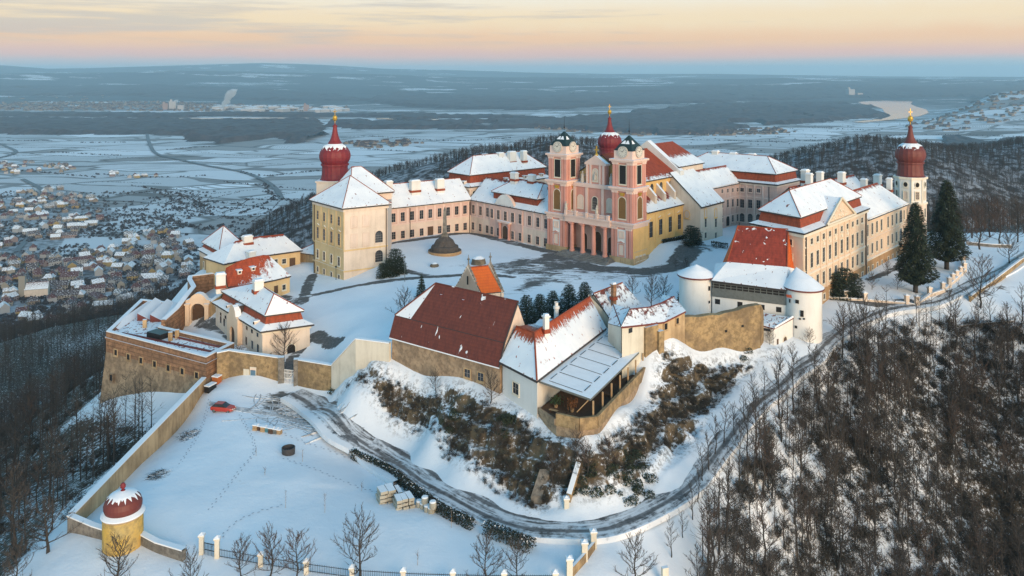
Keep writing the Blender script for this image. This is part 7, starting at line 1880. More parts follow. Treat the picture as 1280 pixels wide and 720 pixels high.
# ------------------------------------------------------------------ things in the car park
def make_car(p, rot):
    T = thing('parked_car', 'red hatchback car parked on the snowy car park by the wall', 'car', p)
    ca, sa = math.cos(rot), math.sin(rot)
    def tr(x, y, z): return (p[0] + x * ca - y * sa, p[1] + x * sa + y * ca, p[2] + z)
    red = plain('red_car_paint', (.42, .045, .03), .35, 0, .15); tyre = plain('tyre_rubber', (.015, .015, .016), .8); gl = M['glass']
    sec = [(-2.05, .45, .78, .72), (-2.0, .35, .92, .80), (-1.3, .30, .98, .86), (.9, .30, .96, .88), (1.7, .32, .84, .84), (2.1, .42, .66, .70)]
    mb = MB()
    rows_ = [[tr(x, -w, z0), tr(x, -w * 1.02, (z0 + z1) / 2), tr(x, -w * .92, z1), tr(x, w * .92, z1), tr(x, w * 1.02, (z0 + z1) / 2), tr(x, w, z0)] for x, z0, z1, w in sec]
    for a, b_ in zip(rows_[:-1], rows_[1:]):
        for i in range(5): mb.face([a[i], b_[i], b_[i + 1], a[i + 1]], 0, smooth=False)
        mb.face([a[0], a[5], b_[5], b_[0]])
    mb.face(rows_[0][::-1]); mb.face(rows_[-1]); obj('body', mb, red, T)
    cab = [(-1.75, .95, .74), (-1.35, 1.42, .62), (.15, 1.46, .62), (.95, .95, .76)]
    mb = MB(); L_ = [tr(x, -w, z) for x, z, w in cab]; R_ = [tr(x, w, z) for x, z, w in cab]
    for i in range(3): mb.face([L_[i], L_[i + 1], R_[i + 1], R_[i]], 0 if i == 1 else 1)
    mb.face(L_[::-1], 1); mb.face(R_, 1)
    obj('cabin', mb, [red, gl], T)
    mb = MB(); mb.box(tr(-1.3, -.6, 1.47), Vector(tr(-1.3 + 1.4, -.6, 1.47)) - Vector(tr(-1.3, -.6, 1.47)), Vector(tr(-1.3, .6, 1.47)) - Vector(tr(-1.3, -.6, 1.47)), (0, 0, .02), 0); obj('roof_panel', mb, red, T)
    for x in (-1.3, 1.3):
        for s in (-.82, .82):
            mb = MB(); k = 18; c0 = Vector(tr(x, s - .1 * (s > 0), .33)); ax = Vector(tr(x, s + .1, .33)) - Vector(tr(x, s - .1, .33)); fwd = Vector((ca, sa, 0))
            ring = lambda o, r: [c0 + ax * o + fwd * r * math.cos(2 * math.pi * i / k) + V(0, 0, r * math.sin(2 * math.pi * i / k)) for i in range(k)]
            a, b_ = ring(-.2, .33), ring(1.0, .33)
            for i in range(k): mb.face([a[i], a[(i + 1) % k], b_[(i + 1) % k], b_[i]], 0)
            mb.face(a, 0); mb.face(b_, 0); w_ = obj('wheel', mb, tyre, T)
            mb = MB(); mb.face(ring(1.05 if s > 0 else -.25, .2)); obj('rim', mb, M['boards'], w_)
    for s in (-.55, .55):
        for x, nm, mt in ((2.08, 'headlight', M['clock']), (-2.06, 'tail_light', M['redroofpaint'])):
            mb = MB(); o = tr(x - .05, s - .16, .62); mb.box(o, Vector((ca, sa, 0)) * .1, Vector((-sa, ca, 0)) * .32, (0, 0, .14)); obj(nm, mb, mt, T)
    mb = MB(); mb.box(tr(2.08, -.25, .48), Vector((ca, sa, 0)) * .05, Vector((-sa, ca, 0)) * .5, (0, 0, .11)); obj('number_plate', mb, M['white'], T)
p = G(279, 514); make_car((p.x, p.y, p.z + .02), -.16)
# dark bin and orange cabin by the wall
p = G(263, 489); mb = MB(); mb.cbox((p.x, p.y, p.z), 1.1, 2.0, 1.2, -.35, 0); o = tag(obj('waste_bin', mb, M['iron']), 'dark waste container with snowy lid beside the parapet wall', 'container'); mb = MB(); mb.cbox((p.x, p.y, p.z + 1.2), 1.2, 2.1, .18, -.35, 0); obj('lid', mb, M['snow'], o)
p = G(271, 480); mb = MB(); mb.cbox((p.x, p.y, p.z), 1.3, 1.2, 1.5, -.35, 0); o = tag(obj('grit_box', mb, plain('orange_paint', (.45, .13, .03), .6)), 'orange grit box with snowy lid at the brick bastion corner', 'box'); mb = MB(); mb.cbox((p.x, p.y, p.z + 1.5), 1.45, 1.35, .2, -.35, 0); obj('lid', mb, M['snow'], o)
# row of crates / hives
for i in range(7):
    x = 319.5 + 4.9 * i; p = G(x, 538 + i * .95); mb = MB(); rs = random.Random(i); col = [M['lightwood'], M['wood'], M['lightwood'], plain('teal_paint', (.07, .22, .26), .6), M['wood'], M['boards'], M['lightwood']][i]
    mb.cbox((p.x, p.y, p.z), .8, .8, .5, -.2, 0); mb.cbox((p.x, p.y, p.z + .52), .72, .72, .4, -.2, 0)
    lb = ('leftmost wooden hive of the short row on car park', 'second dark hive from the left end of the row', 'pale hive left of the teal one in the row', 'teal hive box in the row on the car park', 'dark hive right of the teal one in the row', 'grey hive next to the right end of the row', 'rightmost wooden hive of the short row on car park')[i]
    o = tag(obj('bee_hive', mb, col), lb, 'hive', 'row of hives on the car park')
    mb = MB(); mb.cbox((p.x, p.y, p.z + .92), .86, .86, .14, -.2); obj('snow_lid', mb, M['snow'], o)
p = G(360.5, 568); mb = MB(); mb.lathe(p, [(1.0, -.2), (1.05, 1.15), (.92, 1.17), (.90, .35), (0.01, .35)], 28, 0, True, [0, 0, 0, 1]); tag(obj('well_ring', mb, [plain('dark_ring', (.05, .045, .045), .7), M['snow']]), 'dark round well ring half filled with snow on the lawn', 'well ring')
# footprints over the lawn: flat patches with the dents' shade painted in
mb = MB(); rs = random.Random(77)
for pts in ([(300, 520), (318, 560), (300, 590), (262, 640)], [(355, 575), (420, 600), (480, 618)], [(345, 540), (385, 555), (440, 575)], [(262, 500), (250, 540), (225, 580)], [(262, 690), (300, 650), (352, 634)]):
    C = catmull([G(*q) for q in pts], .62); zs_ = terr([c_.x for c_ in C], [c_.y for c_ in C])
    for i, c_ in enumerate(C):
        d_ = (C[min(i + 1, len(C) - 1)] - C[max(i - 1, 0)]).normalized(); n_ = Vector((-d_.y, d_.x)); c0 = c_ + n_ * (.16 if i % 2 else -.16) + Vector((rs.uniform(-.08, .08), rs.uniform(-.08, .08)))
        mb.face([(*(c0 + d_ * a + n_ * b_), zs_[i] + .07) for a, b_ in ((-.17, -.07), (.12, -.09), (.2, 0), (.12, .09), (-.17, .07))])
struct('footprints', mb, plain('trodden_snow_shade', (.42, .46, .52), .9))
# timber stacks
for (x, y, w_, d_, n_, lb) in ((487, 627, 3.4, 2.2, 4, 'left pallet stack of pale stone slabs on the snow'), (505, 634, 2.6, 2.1, 3, 'right pallet stack of pale stone slabs on the snow')):
    p = G(x, y); T = thing('slab_stack', lb, 'stack', p, 'pallet stacks beside the hedge')
    for l in range(n_):
        for s in (-1, 0, 1):
            if l == n_ - 1 and s == 1 and x < 500: continue
            mb = MB(); q_ = s * w_ / 3; mb.cbox((p.x + q_ * math.cos(.42) + .08 * math.sin(l * 5 + s), p.y + q_ * math.sin(.42), p.z + .12 + l * .52), w_ / 3 - .1, d_ - .14 * ((l + s) % 3), .40, .42 + .05 * math.sin(l * 3 + s), 0, 1 if l == n_ - 1 or (x < 500 and l == n_ - 2 and s == 1) else 0); obj('slab', mb, [M['slabs'], M['snow']], T)
        for s in (-1, 0, 1): mb = MB(); mb.cbox((p.x + s * .85 * math.cos(.42), p.y + s * .85 * math.sin(.42), p.z + l * .52), .14, d_, .12, .42); obj('batten', mb, M['wood'], T)
k = 0
for (x, y, z) in ((524, 634, 0), (529, 637, 0), (534, 640, 0), (539, 642.5, 0), (543.5, 639, 0), (531, 630.5, .9), (541, 636.5, .9)):
    p = G(x, y if not z else y + 7); mb = MB(); mb.lathe((p.x, p.y, p.z + z), [(.46, 0), (.5, .4), (.47, .85), (.3, .87)], 10, 0, False); o = tag(obj('stone_drum', mb, M['slabs']), ('upper stone drum resting on the cluster beside the hedge' if z else 'stone drum on the ground in the cluster beside the hedge'), 'stone drum', 'stone drums ' + ('on top' if z else 'below'))
    mb = MB(); mb.lathe((p.x, p.y, p.z + z), [(.48, .84), (.4, 1.0), (.02, 1.03)], 10); obj('snow_cap', mb, M['snow'], o)
# lamp posts / poles
for (x, y, h_, lb) in ((1034, 372, 6.0, 'slim dark lamp post right of the white round tower'), (420, 350, 3.0, 'slim post on the lane below the tall cream block'), (506, 352, 5.5, 'pale notice post near the small spruce on the lawn')):
    p = G(x, y); mb = MB(); mb.tube([p - V(0, 0, .5), p + V(0, 0, h_)], [.09, .06], 6); mb.lathe((p.x, p.y, p.z + h_), [(.05, 0), (.25, .1), (.2, .4), (.03, .5)], 8); tag(obj('lamp_post', mb, M['iron'] if x != 506 else M['boards']), lb, 'lamp post')
# ------------------------------------------------------------------ vegetation
M['bark'] = plain('bark', (0.042, 0.037, 0.032), 0.9, 0, 0.5, 3)
M['twig'] = plain('twigs', (0.074, 0.060, 0.050), 0.9, 0, 0.4, 1)
M['twig2'] = plain('grey_twigs', (0.062, 0.055, 0.050), 0.9, 0, 0.4, 1)
M['twigred'] = plain('reddish_twigs', (0.085, 0.056, 0.042), 0.9, 0, 0.4, 1)
M['needle'] = plain('dark_needles', (0.020, 0.034, 0.020), 0.85, 0, 0.5, 1.5)
M['needle2'] = plain('light_needles', (0.042, 0.058, 0.026), 0.85, 0, 0.5, 1.5)
M['ivy'] = plain('dry_scrub', (0.048, 0.043, 0.032), 0.9, 0, 0.5, 1)
def bare_tree(seed, h, spread, start=.28, twig='twig', limbs=15, tw=.020, trunk_r=.16, fine=5, lift=.45):
    rs = random.Random(seed)
    tb, cb = MB(), MB()
    pts, rad = [], []; x = y = 0
    for i in range(8):
        f = i / 7; pts.append(Vector((x, y, h * .93 * f - (.4 if i == 0 else 0)))); rad.append(trunk_r * (1.25 if i == 0 else 1) * (1 - .88 * f) + .012)
        x += rs.uniform(-.1, .1) * h * .25; y += rs.uniform(-.1, .1) * h * .25
    tb.tube(pts, rad, 6, 0)
    def on(f):
        k = min(6.999, f * 7); i = int(k); return pts[i].lerp(pts[i + 1], k - i)
    for li in range(limbs):
        f = start + (0.97 - start) * (li / (limbs - 1)) ** .9
        az = li * 2.4 + rs.uniform(-.5, .5); up = lift + .9 * f + rs.uniform(-.2, .25)
        ln = spread * (1.05 - .62 * ((f - start) / (1 - start)) ** 1.3) * rs.uniform(.75, 1.15)
        d = Vector((math.cos(az), math.sin(az), up)).normalized(); p = on(f); P = [p]; r0 = trunk_r * .42 * (1.1 - .7 * f)
        for s in range(3):
            d = (d + Vector((rs.uniform(-.22, .22), rs.uniform(-.22, .22), .16))).normalized(); p = p + d * ln / 3; P.append(p)
        cb.tube(P, [r0, r0 * .65, r0 * .4, .012], 4, 0)
        for s in range(7):
            g = .22 + .78 * s / 6; k = min(2.999, g * 3); i = int(k); b0 = P[i].lerp(P[i + 1], k - i)
            dd = ((P[i + 1] - P[i]).normalized() + Vector((rs.uniform(-1, 1), rs.uniform(-1, 1), rs.uniform(-.3, .8))) * .9).normalized()
            l2 = ln * .42 * (1.15 - .5 * g) * rs.uniform(.6, 1.2); b1 = b0 + dd * l2 * .55; b2 = b1 + (dd + Vector((rs.uniform(-.3, .3), rs.uniform(-.3, .3), .3))).normalized() * l2 * .45
            cb.tube([b0, b1, b2], [tw * 1.6, tw * 1.1, tw * .5], 3, 1)
            for q in range(fine):
                u = rs.random(); c0 = b0.lerp(b1, u) if rs.random() < .5 else b1.lerp(b2, u)
                e = c0 + (dd + Vector((rs.uniform(-1, 1), rs.uniform(-1, 1), rs.uniform(-.4, .9)))).normalized() * l2 * rs.uniform(.25, .6)
                side = Vector((rs.uniform(-1, 1), rs.uniform(-1, 1), rs.uniform(-1, 1))).normalized() * tw * .62
                cb.face([c0 - side, c0 + side, e], 1)
    return tb.data('trunk', [M['bark']]), cb.data('crown', [M['bark'], M[twig]])
_vt = {}
def place_tree(kind, p, s, label, group, rot=None, name='bare_tree', cat='tree'):
    tm, cm = kind
    T = bpy.data.objects.new(name, None); COL.objects.link(T); T.location = p
    tag(T, label, cat, group)
    for nm, me in (('trunk', tm), ('crown', cm)):
        o = bpy.data.objects.new(nm, me); COL.objects.link(o); o.parent = T
    T.scale = (s, s, s); T.rotation_euler = (0, 0, random.uniform(0, 6.28) if rot is None else rot)
    return T
OPEN = [bare_tree(21 + i, 8, 3.9, .14, ('twig', 'twigred')[i % 2], 24, .025, .15, 16, .12) for i in range(3)]
AVENUE = [bare_tree(41 + i, 8, 2.5, .28, 'twig2', 14, .022, .12, 5) for i in range(3)]
WOOD = [bare_tree(61 + i, 14, 4.0, .26, ('twig2', 'twig', 'twigred')[i % 3], 16, .034, .20, 6, .25) for i in range(5)]
OAK = [bare_tree(91 + i, 9, 5.0, .16, 'twig', 24, .028, .30, 15, .15) for i in range(2)]

# avenue along the outer edge of the road
av = [(839, 700, 5.2), (853.5, 676, 4.2), (866, 654, 5.6), (872.5, 630, 5.2), (879, 610, 6.0), (886.5, 592, 6.0), (894, 572, 6.4), (904, 556, 6.6), (919, 548, 5.5), (930, 530, 5.6), (941, 518, 5.6), (942.5, 505, 5.2), (955, 496, 5.2), (970, 484, 5.2), (975, 466, 4.6), (990, 462, 5)]
for i, (x, y, h) in enumerate(av):
    p = G(x, y); place_tree(AVENUE[i % 3], p, h / 8, 'young bare tree of the row lining the outer edge of the bending road', 'young trees lining the road bend')
tr = [(450, 724, 7.6, 0, 'rounded bare tree at the bottom edge left of centre on snow'), (340, 728, 6.0, 1, 'bushy bare tree behind the bottom fence'), (372, 728, 6.0, 1, 'bushy bare tree behind the bottom fence'), (300, 726, 5.0, 1, 'bushy bare tree behind the bottom fence'), (608, 735, 6.0, 0, 'wide bare tree at the bottom edge below the hedges'), (648, 730, 5.0, 2, 'small bare tree beside the wide one below the short hedge'), (795, 735, 6.2, 0, 'bare tree at the bottom edge under the road bend'),
      (355, 452, 6.8, 1, 'reddish bare tree in front of the gate house corner'), (300, 458, 4.0, 1, 'bare climbing tree against the front wall near the bastion'), (335, 470, 4.0, 1, 'bare shrub tree against the front wall beside the gate'), (505, 400, 6.0, 0, 'pale bare tree behind the left end of the barn'), (815, 385, 6.2, 2, 'bare tree on the lawn behind the bent snowy roof'), (790, 372, 4.6, 0, 'bare tree on the lawn behind the stepped inn wing'), (830, 380, 5.5, 2, 'bare tree between the lawn and the left round tower'),
      (862, 386, 5.0, 2, 'thin bare tree in front of the left round gate tower'), (858, 337, 2.8, 0, 'low round bare bush on the snow behind the gatehouse'), (845, 334, 1.7, 1, 'tiny bare bush beside the round bush near the church'), (1225, 386, 10.5, 1, 'large bare tree at the right edge beside the lane'), (1262, 330, 7.5, 0, 'bare tree beyond the lane at the right edge'), (1205, 318, 10.0, 1, 'brown bare tree right behind the second sequoia'), (1225, 312, 11.0, 1, 'broad brown bushy tree on the terrace right of the sequoias'), (1250, 306, 11, 1, 'broad brown bushy tree on the terrace right of the sequoias'), (1238, 297, 12, 1, 'broad brown bushy tree on the terrace right of the sequoias'), (1272, 303, 11, 0, 'broad brown bushy tree on the terrace right of the sequoias'), (1215, 298, 11, 0, 'broad brown bushy tree on the terrace right of the sequoias'),
      (1090, 362, 3.6, 0, 'small bare tree below the long peach wing'), (1110, 345, 3.6, 1, 'bare shrub tree on the snowy strip under the peach wing'), (1122, 362, 3.0, 0, 'slender bare tree near the first sequoia trunk'), (1073, 415, 5.2, 2, 'bare tree standing where road and lane meet'), (1050, 425, 5.2, 2, 'bare tree at the roadside below the round tower'), (1012, 433, 3.2, 0, 'bare shrub at the foot of the white round tower'), (962, 432, 3.2, 0, 'bare shrub at the broken end of the rampart'),
      (545, 490, 3.4, 2, 'thin bare tree on the rocks under the barn wall'), (613, 505, 4.8, 2, 'bare tree on the rocks at the barn corner'), (447, 452, 3.2, 2, 'thin bare tree beside the stepped cream wall'), (735, 600, 5.0, 1, 'bare tree on the rocks above the roadside pillar'), (720, 585, 5.0, 0, 'bare tree in scrub below the terrace'), (690, 600, 4.2, 0, 'bare tree next to the stone stair ramp'), (760, 590, 4.6, 1, 'bare tree in dark scrub near the bend'), (620, 565, 4, 2, 'bare tree low on the rocks beneath the white house')]
for i, (x, y, h, v, lb) in enumerate(tr):
    g = 'bushy bare trees behind the bottom fence' if 'bushy bare' in lb else 'bushy trees right of the sequoias' if 'bushy' in lb else None
    try: p = G(x, y)
    except Exception: continue
    place_tree(OPEN[v], p, h / 8, lb, g)
p = G(60, 692); place_tree(OAK[0], p, .72, 'spreading bare tree in the bottom left corner on snow', None)
p = G(145, 742); place_tree(OAK[1], p, .66, 'dark spreading bare tree in front of the yellow round pavilion', None)
p = G(240, 745); place_tree(OPEN[2], p, .62, 'small bare tree in front of the grey wall by the small gate', None)
p = G(20, 735); place_tree(OPEN[0], p, .7, 'bare shrub tree at the lower left edge', None)
# saplings with stakes
for (x, y, h, lb) in ((357, 637, 2.6, 'pinkish staked sapling on the lawn below the well ring'), (406, 643, 2.9, 'staked sapling in the middle of the snowy lawn'), (378, 577, 1.8, 'staked sapling right of the well ring'), (320, 570, 1.2, 'tiny staked sapling left of the well ring'), (452, 615, 1.4, 'tiny sapling between lawn centre and hedge'), (564, 660, 2.2, 'staked sapling near the end of the long hedge'), (522, 707, 1.8, 'lone sapling near the bottom edge of the lawn'), (331, 595, 1.2, 'thin sapling below the row of hives')):
    p = G(x, y); T = thing('sapling', lb, 'sapling', p); mb = MB(); mb.tube([p - V(0, 0, .2), p + V(.05, 0, h)], [.035, .012], 4); obj('trunk', mb, M['lightwood'], T)
    mb = MB(); rs = random.Random(x)
    for i in range(26):
        a = p + V(0, 0, h * rs.uniform(.35, 1)); mb.strip(a, a + V(rs.uniform(-.45, .45), rs.uniform(-.45, .45), rs.uniform(.1, .6)), .012)
    obj('crown', mb, M['twigred'], T)

# woods on the slopes: the nearest trees one by one, the rest as one mass
def scatter(poly, n, rng, mind=0):
    xs = [p[0] for p in poly]; ys = [p[1] for p in poly]; P = []
    while len(P) < n:
        x = rng.uniform(min(xs), max(xs), n * 3); y = rng.uniform(min(ys), max(ys), n * 3)
        k = inpoly(x, y, poly); P += list(zip(x[k], y[k]))
    return np.array(P[:n])
rng = np.random.default_rng(12)
RW = [p for p in RWOOD if p[1] > 90]
LW = [(-61.5, 101), (-62.5, 125), (-63.5, 147), (-70, 152), (-92, 163), (-100, 215), (-125, 255), (-190, 300), (-160, 160), (-95, 100), (-72, 88)]
nearR = scatter(RW, 185, rng); nearL = scatter(LW, 75, rng)
for P_, lb, g, sc in ((nearR, 'tall bare woodland tree on the slope below the road bend', 'bare trees of the wooded slope on the right', (.46, .84)), (nearL, 'tall bare woodland tree on the slope outside the parapet wall', 'bare trees of the wooded slope on the left', (.55, .9))):
    zz_ = terr(P_[:, 0], P_[:, 1])
    for i, ((x, y), z) in enumerate(zip(P_, zz_)):
        s = rng.uniform(*sc)
        if P_ is nearL: s *= 1 - .55 * float(sm(np.array([x]), -68, -60)[0])
        place_tree(WOOD[i % 5], (x, y, z - .1), s, lb, g)
def mesh_arrays(me):
    co = np.empty(len(me.vertices) * 3, np.float32); me.vertices.foreach_get('co', co)
    me.calc_loop_triangles(); t = np.empty(len(me.loop_triangles) * 3, np.int32); me.loop_triangles.foreach_get('vertices', t)
    mi = np.empty(len(me.loop_triangles), np.int32); me.loop_triangles.foreach_get('material_index', mi)
    return co.reshape(-1, 3), t.reshape(-1, 3), mi
def mass(name, label, cat, items, mats):
    """items: list of (verts, tris, matindex, positions Nx3, scales N, rots N)"""
    Vs, Ts, Ms = [], [], []; o = 0
    for v, t, mi, P, S, Rz in items:
        n = len(P); c, s = np.cos(Rz)[:, None], np.sin(Rz)[:, None]
        x = (v[None, :, 0] * c - v[None, :, 1] * s) * S[:, None, 0] + P[:, None, 0]
        y = (v[None, :, 0] * s + v[None, :, 1] * c) * S[:, None, 0] + P[:, None, 1]
        z = v[None, :, 2] * S[:, None, 1] + P[:, None, 2]
        Vs.append(np.stack([x, y, z], -1).reshape(-1, 3)); Ts.append((t[None] + (np.arange(n) * len(v))[:, None, None]).reshape(-1, 3) + o); Ms.append(np.tile(mi, n)); o += n * len(v)
    v, t, m_ = np.concatenate(Vs).astype(np.float32), np.concatenate(Ts).astype(np.int32), np.concatenate(Ms)
    me = bpy.data.meshes.new(name); me.vertices.add(len(v)); me.vertices.foreach_set('co', v.ravel()); me.loops.add(t.size); me.loops.foreach_set('vertex_index', t.ravel())
    me.polygons.add(len(t)); me.polygons.foreach_set('loop_start', np.arange(0, t.size, 3, dtype=np.int32)); me.polygons.foreach_set('loop_total', np.full(len(t), 3, dtype=np.int32)); me.polygons.foreach_set('material_index', m_.astype(np.int32))
    me.update()
    for x in mats: me.materials.append(x)
    return tag(link(name, me), label, cat, None, 'stuff')
def light_tree(seed, h, r, nb=26, w=.045):
    """a small stand-in tree for dense woods: trunk and a spray of thin branches"""
    rs = random.Random(seed); mb = MB()
    mb.tube([(0, 0, -.5), (rs.uniform(-.2, .2), rs.uniform(-.2, .2), h * .5), (rs.uniform(-.4, .4), rs.uniform(-.4, .4), h)], [w * 2.6, w * 1.7, w * .4], 3, 0)
    for i in range(nb):
        f = rs.uniform(.3, .97); a = rs.uniform(0, 6.28); l_ = r * (1.15 - .7 * f) * rs.uniform(.7, 1.2)
        p = Vector((0, 0, h * f)); e = p + Vector((math.cos(a) * l_, math.sin(a) * l_, l_ * rs.uniform(.5, 1.2)))
        mb.strip(p, e, w * .8, 0)
        for j in range(3):
            q = p.lerp(e, rs.uniform(.3, .95)); mb.strip(q, q + Vector((rs.uniform(-1, 1), rs.uniform(-1, 1), rs.uniform(0, 1))) * l_ * .45, w * .55, 1)
    return mesh_arrays(mb.data('small_tree', [M['bark'], M['twig']]))
def mass_items(templates, P, smin, smax, rng, sink=.2, dz=None):
    it = []; n = len(P); z = terr(P[:, 0], P[:, 1]) if dz is None else dz; k = rng.integers(0, len(templates), n)
    for j, (v, t, mi) in enumerate(templates):
        s = k == j; m_ = s.sum(); S = rng.uniform(smin, smax, m_); it.append((v, t, mi, np.c_[P[s], z[s] - sink], np.stack([S * rng.uniform(.85, 1.15, m_), S], 1), rng.uniform(0, 6.28, m_)))
    return it
LT = [light_tree(200 + i, 11, 2.6, 30, .05) for i in range(5)]
MT = [mesh_arrays(c) for _, c in WOOD[:3]]
# undergrowth saplings and brambles on the wooded slopes
def bramble(seed, r=1.0, n=46):
    rs = random.Random(seed); mb = MB()
    for i in range(n):
        a = rs.uniform(0, 6.28); q = rs.uniform(0, .7) * r; p = Vector((math.cos(a) * q, math.sin(a) * q, -.1)); e = p + Vector((rs.gauss(0, .5) * r, rs.gauss(0, .5) * r, rs.uniform(.4, 1.5) * r))
        mb.strip(p, e, .03 * r, 0)
        for j in range(2): f = p.lerp(e, rs.uniform(.4, 1)); mb.strip(f, f + Vector((rs.gauss(0, .4), rs.gauss(0, .4), rs.uniform(-.1, .6))) * r, .035 * r, 1)
    return mb
BR = [mesh_arrays(bramble(300 + i).data('bramble', [M['bark'], M['ivy']])) for i in range(4)]
RW2 = RWIDE
pr = scatter(RW2, 680, rng); mass('bare_woods', 'leafless trees filling the steep slope right of the road', 'woods', mass_items(LT, pr, .45, .85, rng), [M['bark'], M['twig']])
pu = scatter(RW2, 2700, rng); mass('undergrowth', 'brown brambles and thin stems covering the wooded slope on the right', 'undergrowth', mass_items(BR, pu, .6, 1.5, rng), [M['bark'], M['ivy']])
LW2 = [(-62, 98), (-62.5, 125), (-63.5, 147), (-70, 152), (-92, 163), (-97, 215), (-92, 240), (-75, 246), (-40, 264), (40, 288), (118, 262), (160, 252), (240, 300), (320, 520), (-60, 560), (-420, 560), (-420, 300), (-210, 110), (-95, 70)]
pl = scatter(LW2, 8500, rng); mass('bare_woods', 'dark leafless woods on the hillside left of and behind the abbey', 'woods', mass_items(LT, pl, .75, 1.15, rng), [M['bark'], M['twig']])
pu = scatter(LW, 900, rng); mass('undergrowth', 'thin brambles under the trees of the left slope', 'undergrowth', mass_items(BR, pu, .6, 1.4, rng), [M['bark'], M['ivy']])
# scrub on the rocks below the terrace
RK = [(-30, 142.5), (-21, 138), (-2, 124.5), (4, 117), (11, 112), (18, 120), (26, 137), (32, 140), (45, 144.5), (43, 144), (36, 135.5), (30, 127), (24.5, 119.5), (17.5, 112.5), (13, 109), (3, 108), (-3.5, 113.5), (-10.8, 121.8), (-13.9, 129), (-19.4, 132.6)]
pk = scatter(RK, 1500, rng); d_ = fnoise(pk[:, 0], pk[:, 1], 4.5); pk = pk[d_ > .44 + .05 * (pk[:, 0] < -8)]
mass('rock_scrub', 'brown bramble scrub on the snowy rocks beneath the restaurant terrace', 'scrub', mass_items(BR, pk, .18, .55, rng), [M['bark'], M['ivy']])
# evergreen ivy and dark bushes low on the rocks
def leafblob(seed, n, rx, ry, rz, size):
    rs = random.Random(seed); mb = MB()
    for i in range(n):
        while True:
            p = Vector((rs.uniform(-1, 1), rs.uniform(-1, 1), rs.uniform(-.2, 1)))
            if p.length < 1: break
        r = p.length; p = p * (1 if rs.random() < .3 else (.75 + .25 * rs.random()) / max(r, .3))
        p = Vector((p.x * rx, p.y * ry, max(p.z, -.15) * rz)) * (1 + .22 * math.sin(p.x * 5 + seed) * math.cos(p.y * 4))
        a = Vector((rs.gauss(0, 1), rs.gauss(0, 1), rs.gauss(0, .7))).normalized() * size * rs.uniform(.6, 1.2); b_ = a.cross(Vector((rs.gauss(0, 1), rs.gauss(0, 1), rs.gauss(0, 1)))).normalized() * size * .5
        mb.face([p - a - b_, p + a - b_ * .3, p + a * .6 + b_, p - a * .7 + b_], 0 if rs.random() < .62 else 1)
    return mb
IB = [mesh_arrays(leafblob(400 + i, 260, 1, 1, .9, .14).data('leaf_clump', [M['needle'], M['needle2']])) for i in range(3)]
iv = [G(*p) for p in [(790, 580), (775, 595), (800, 590), (760, 605), (780, 612), (745, 590), (770, 575), (805, 605), (735, 612), (640, 520), (628, 535), (560, 540), (425, 475), (930, 440)]]
ivp = []
for p in iv:
    for k in range(4): ivp.append((p.x + rng.normal(0, 1.1), p.y + rng.normal(0, 1.1)))
mass('rock_ivy', 'dark green ivy and evergreen bushes on the rocks near the road bend', 'ivy', mass_items(IB, np.array(ivp), .45, 1.1, rng), [M['needle'], M['needle2']])

# conifers
def conifer(seed, h, r, n, size, prof, droop=.3, sn=.02, lay=0):
    rs = random.Random(seed); tb = MB(); tb.tube([(0, 0, -.3), (0, 0, h * .5), (0, 0, h * .97)], [r * .13, r * .08, .02], 7); cb = MB()
    lay = lay or max(8, int(h / .55))
    for i in range(n):
        f = rs.random() * .96 + .03
        while rs.random() > prof(f) * 1.12: f = rs.random() * .96 + .03
        f = (int(f * lay) + rs.random() * .55) / lay
        az = rs.uniform(0, 6.28); lump = 1 + .16 * math.sin(3 * az + 9 * f + seed) + .14 * math.sin(7 * az - 21 * f) + .12 * math.sin(5 * az + 43 * f)
        R_ = r * prof(f) * lump; q = R_ * (1 - .75 * rs.random() ** 2.2); z = h * f - q * droop + rs.uniform(-.1, .1) * h / lay
        p = Vector((math.cos(az) * q, math.sin(az) * q, max(z, h * .02)))
        out_ = Vector((math.cos(az), math.sin(az), -.25 + rs.uniform(-.4, .4))).normalized() * size * rs.uniform(.6, 1.3); sd_ = Vector((-math.sin(az), math.cos(az), rs.uniform(-.4, .4))).normalized() * size * .42
        cb.face([p - out_ * .6 - sd_ * .4, p + out_ * .5 - sd_, p + out_, p + out_ * .4 + sd_], 0 if rs.random() < .66 else 1)
        if rs.random() < sn: cb.face([p + V(0, 0, .06) - sd_ * .5, p + out_ * .6 + V(0, 0, .06), p + sd_ * .6 + V(0, 0, .08)], 2)
    return tb.data('trunk', [M['bark']]), cb.data('crown', [M['needle'], M['needle2'], M['snow']])
seqp = lambda f: (0 if f < .10 else min(1, (f - .08) * 9) if f < .19 else 1) * (1.02 - f) ** .62 * (1 if f > .06 else .6)
sprp = lambda f: max(.04, 1.02 - f) ** .9
S1 = conifer(1, 20, 4.1, 15000, .40, seqp, .12, .003, 60); S2 = conifer(2, 22, 4.6, 16000, .42, seqp, .12, .003, 60)
p = G(1144.5, 366); place_tree(S1, p, 1.0, 'front giant sequoia, pointed dark evergreen before the onion tower', None, 0, 'sequoia'); _vt['s1'] = p
p = G(1183.5, 337); place_tree(S2, p, 1.0, 'rear giant sequoia, broader dark evergreen at right of the other', None, 0, 'sequoia')
PINE = conifer(5, 8, 2.7, 4600, .30, lambda f: (1.03 - f) ** .5 * (.75 + .25 * min(1, f * 6)), .0, .03, 14)
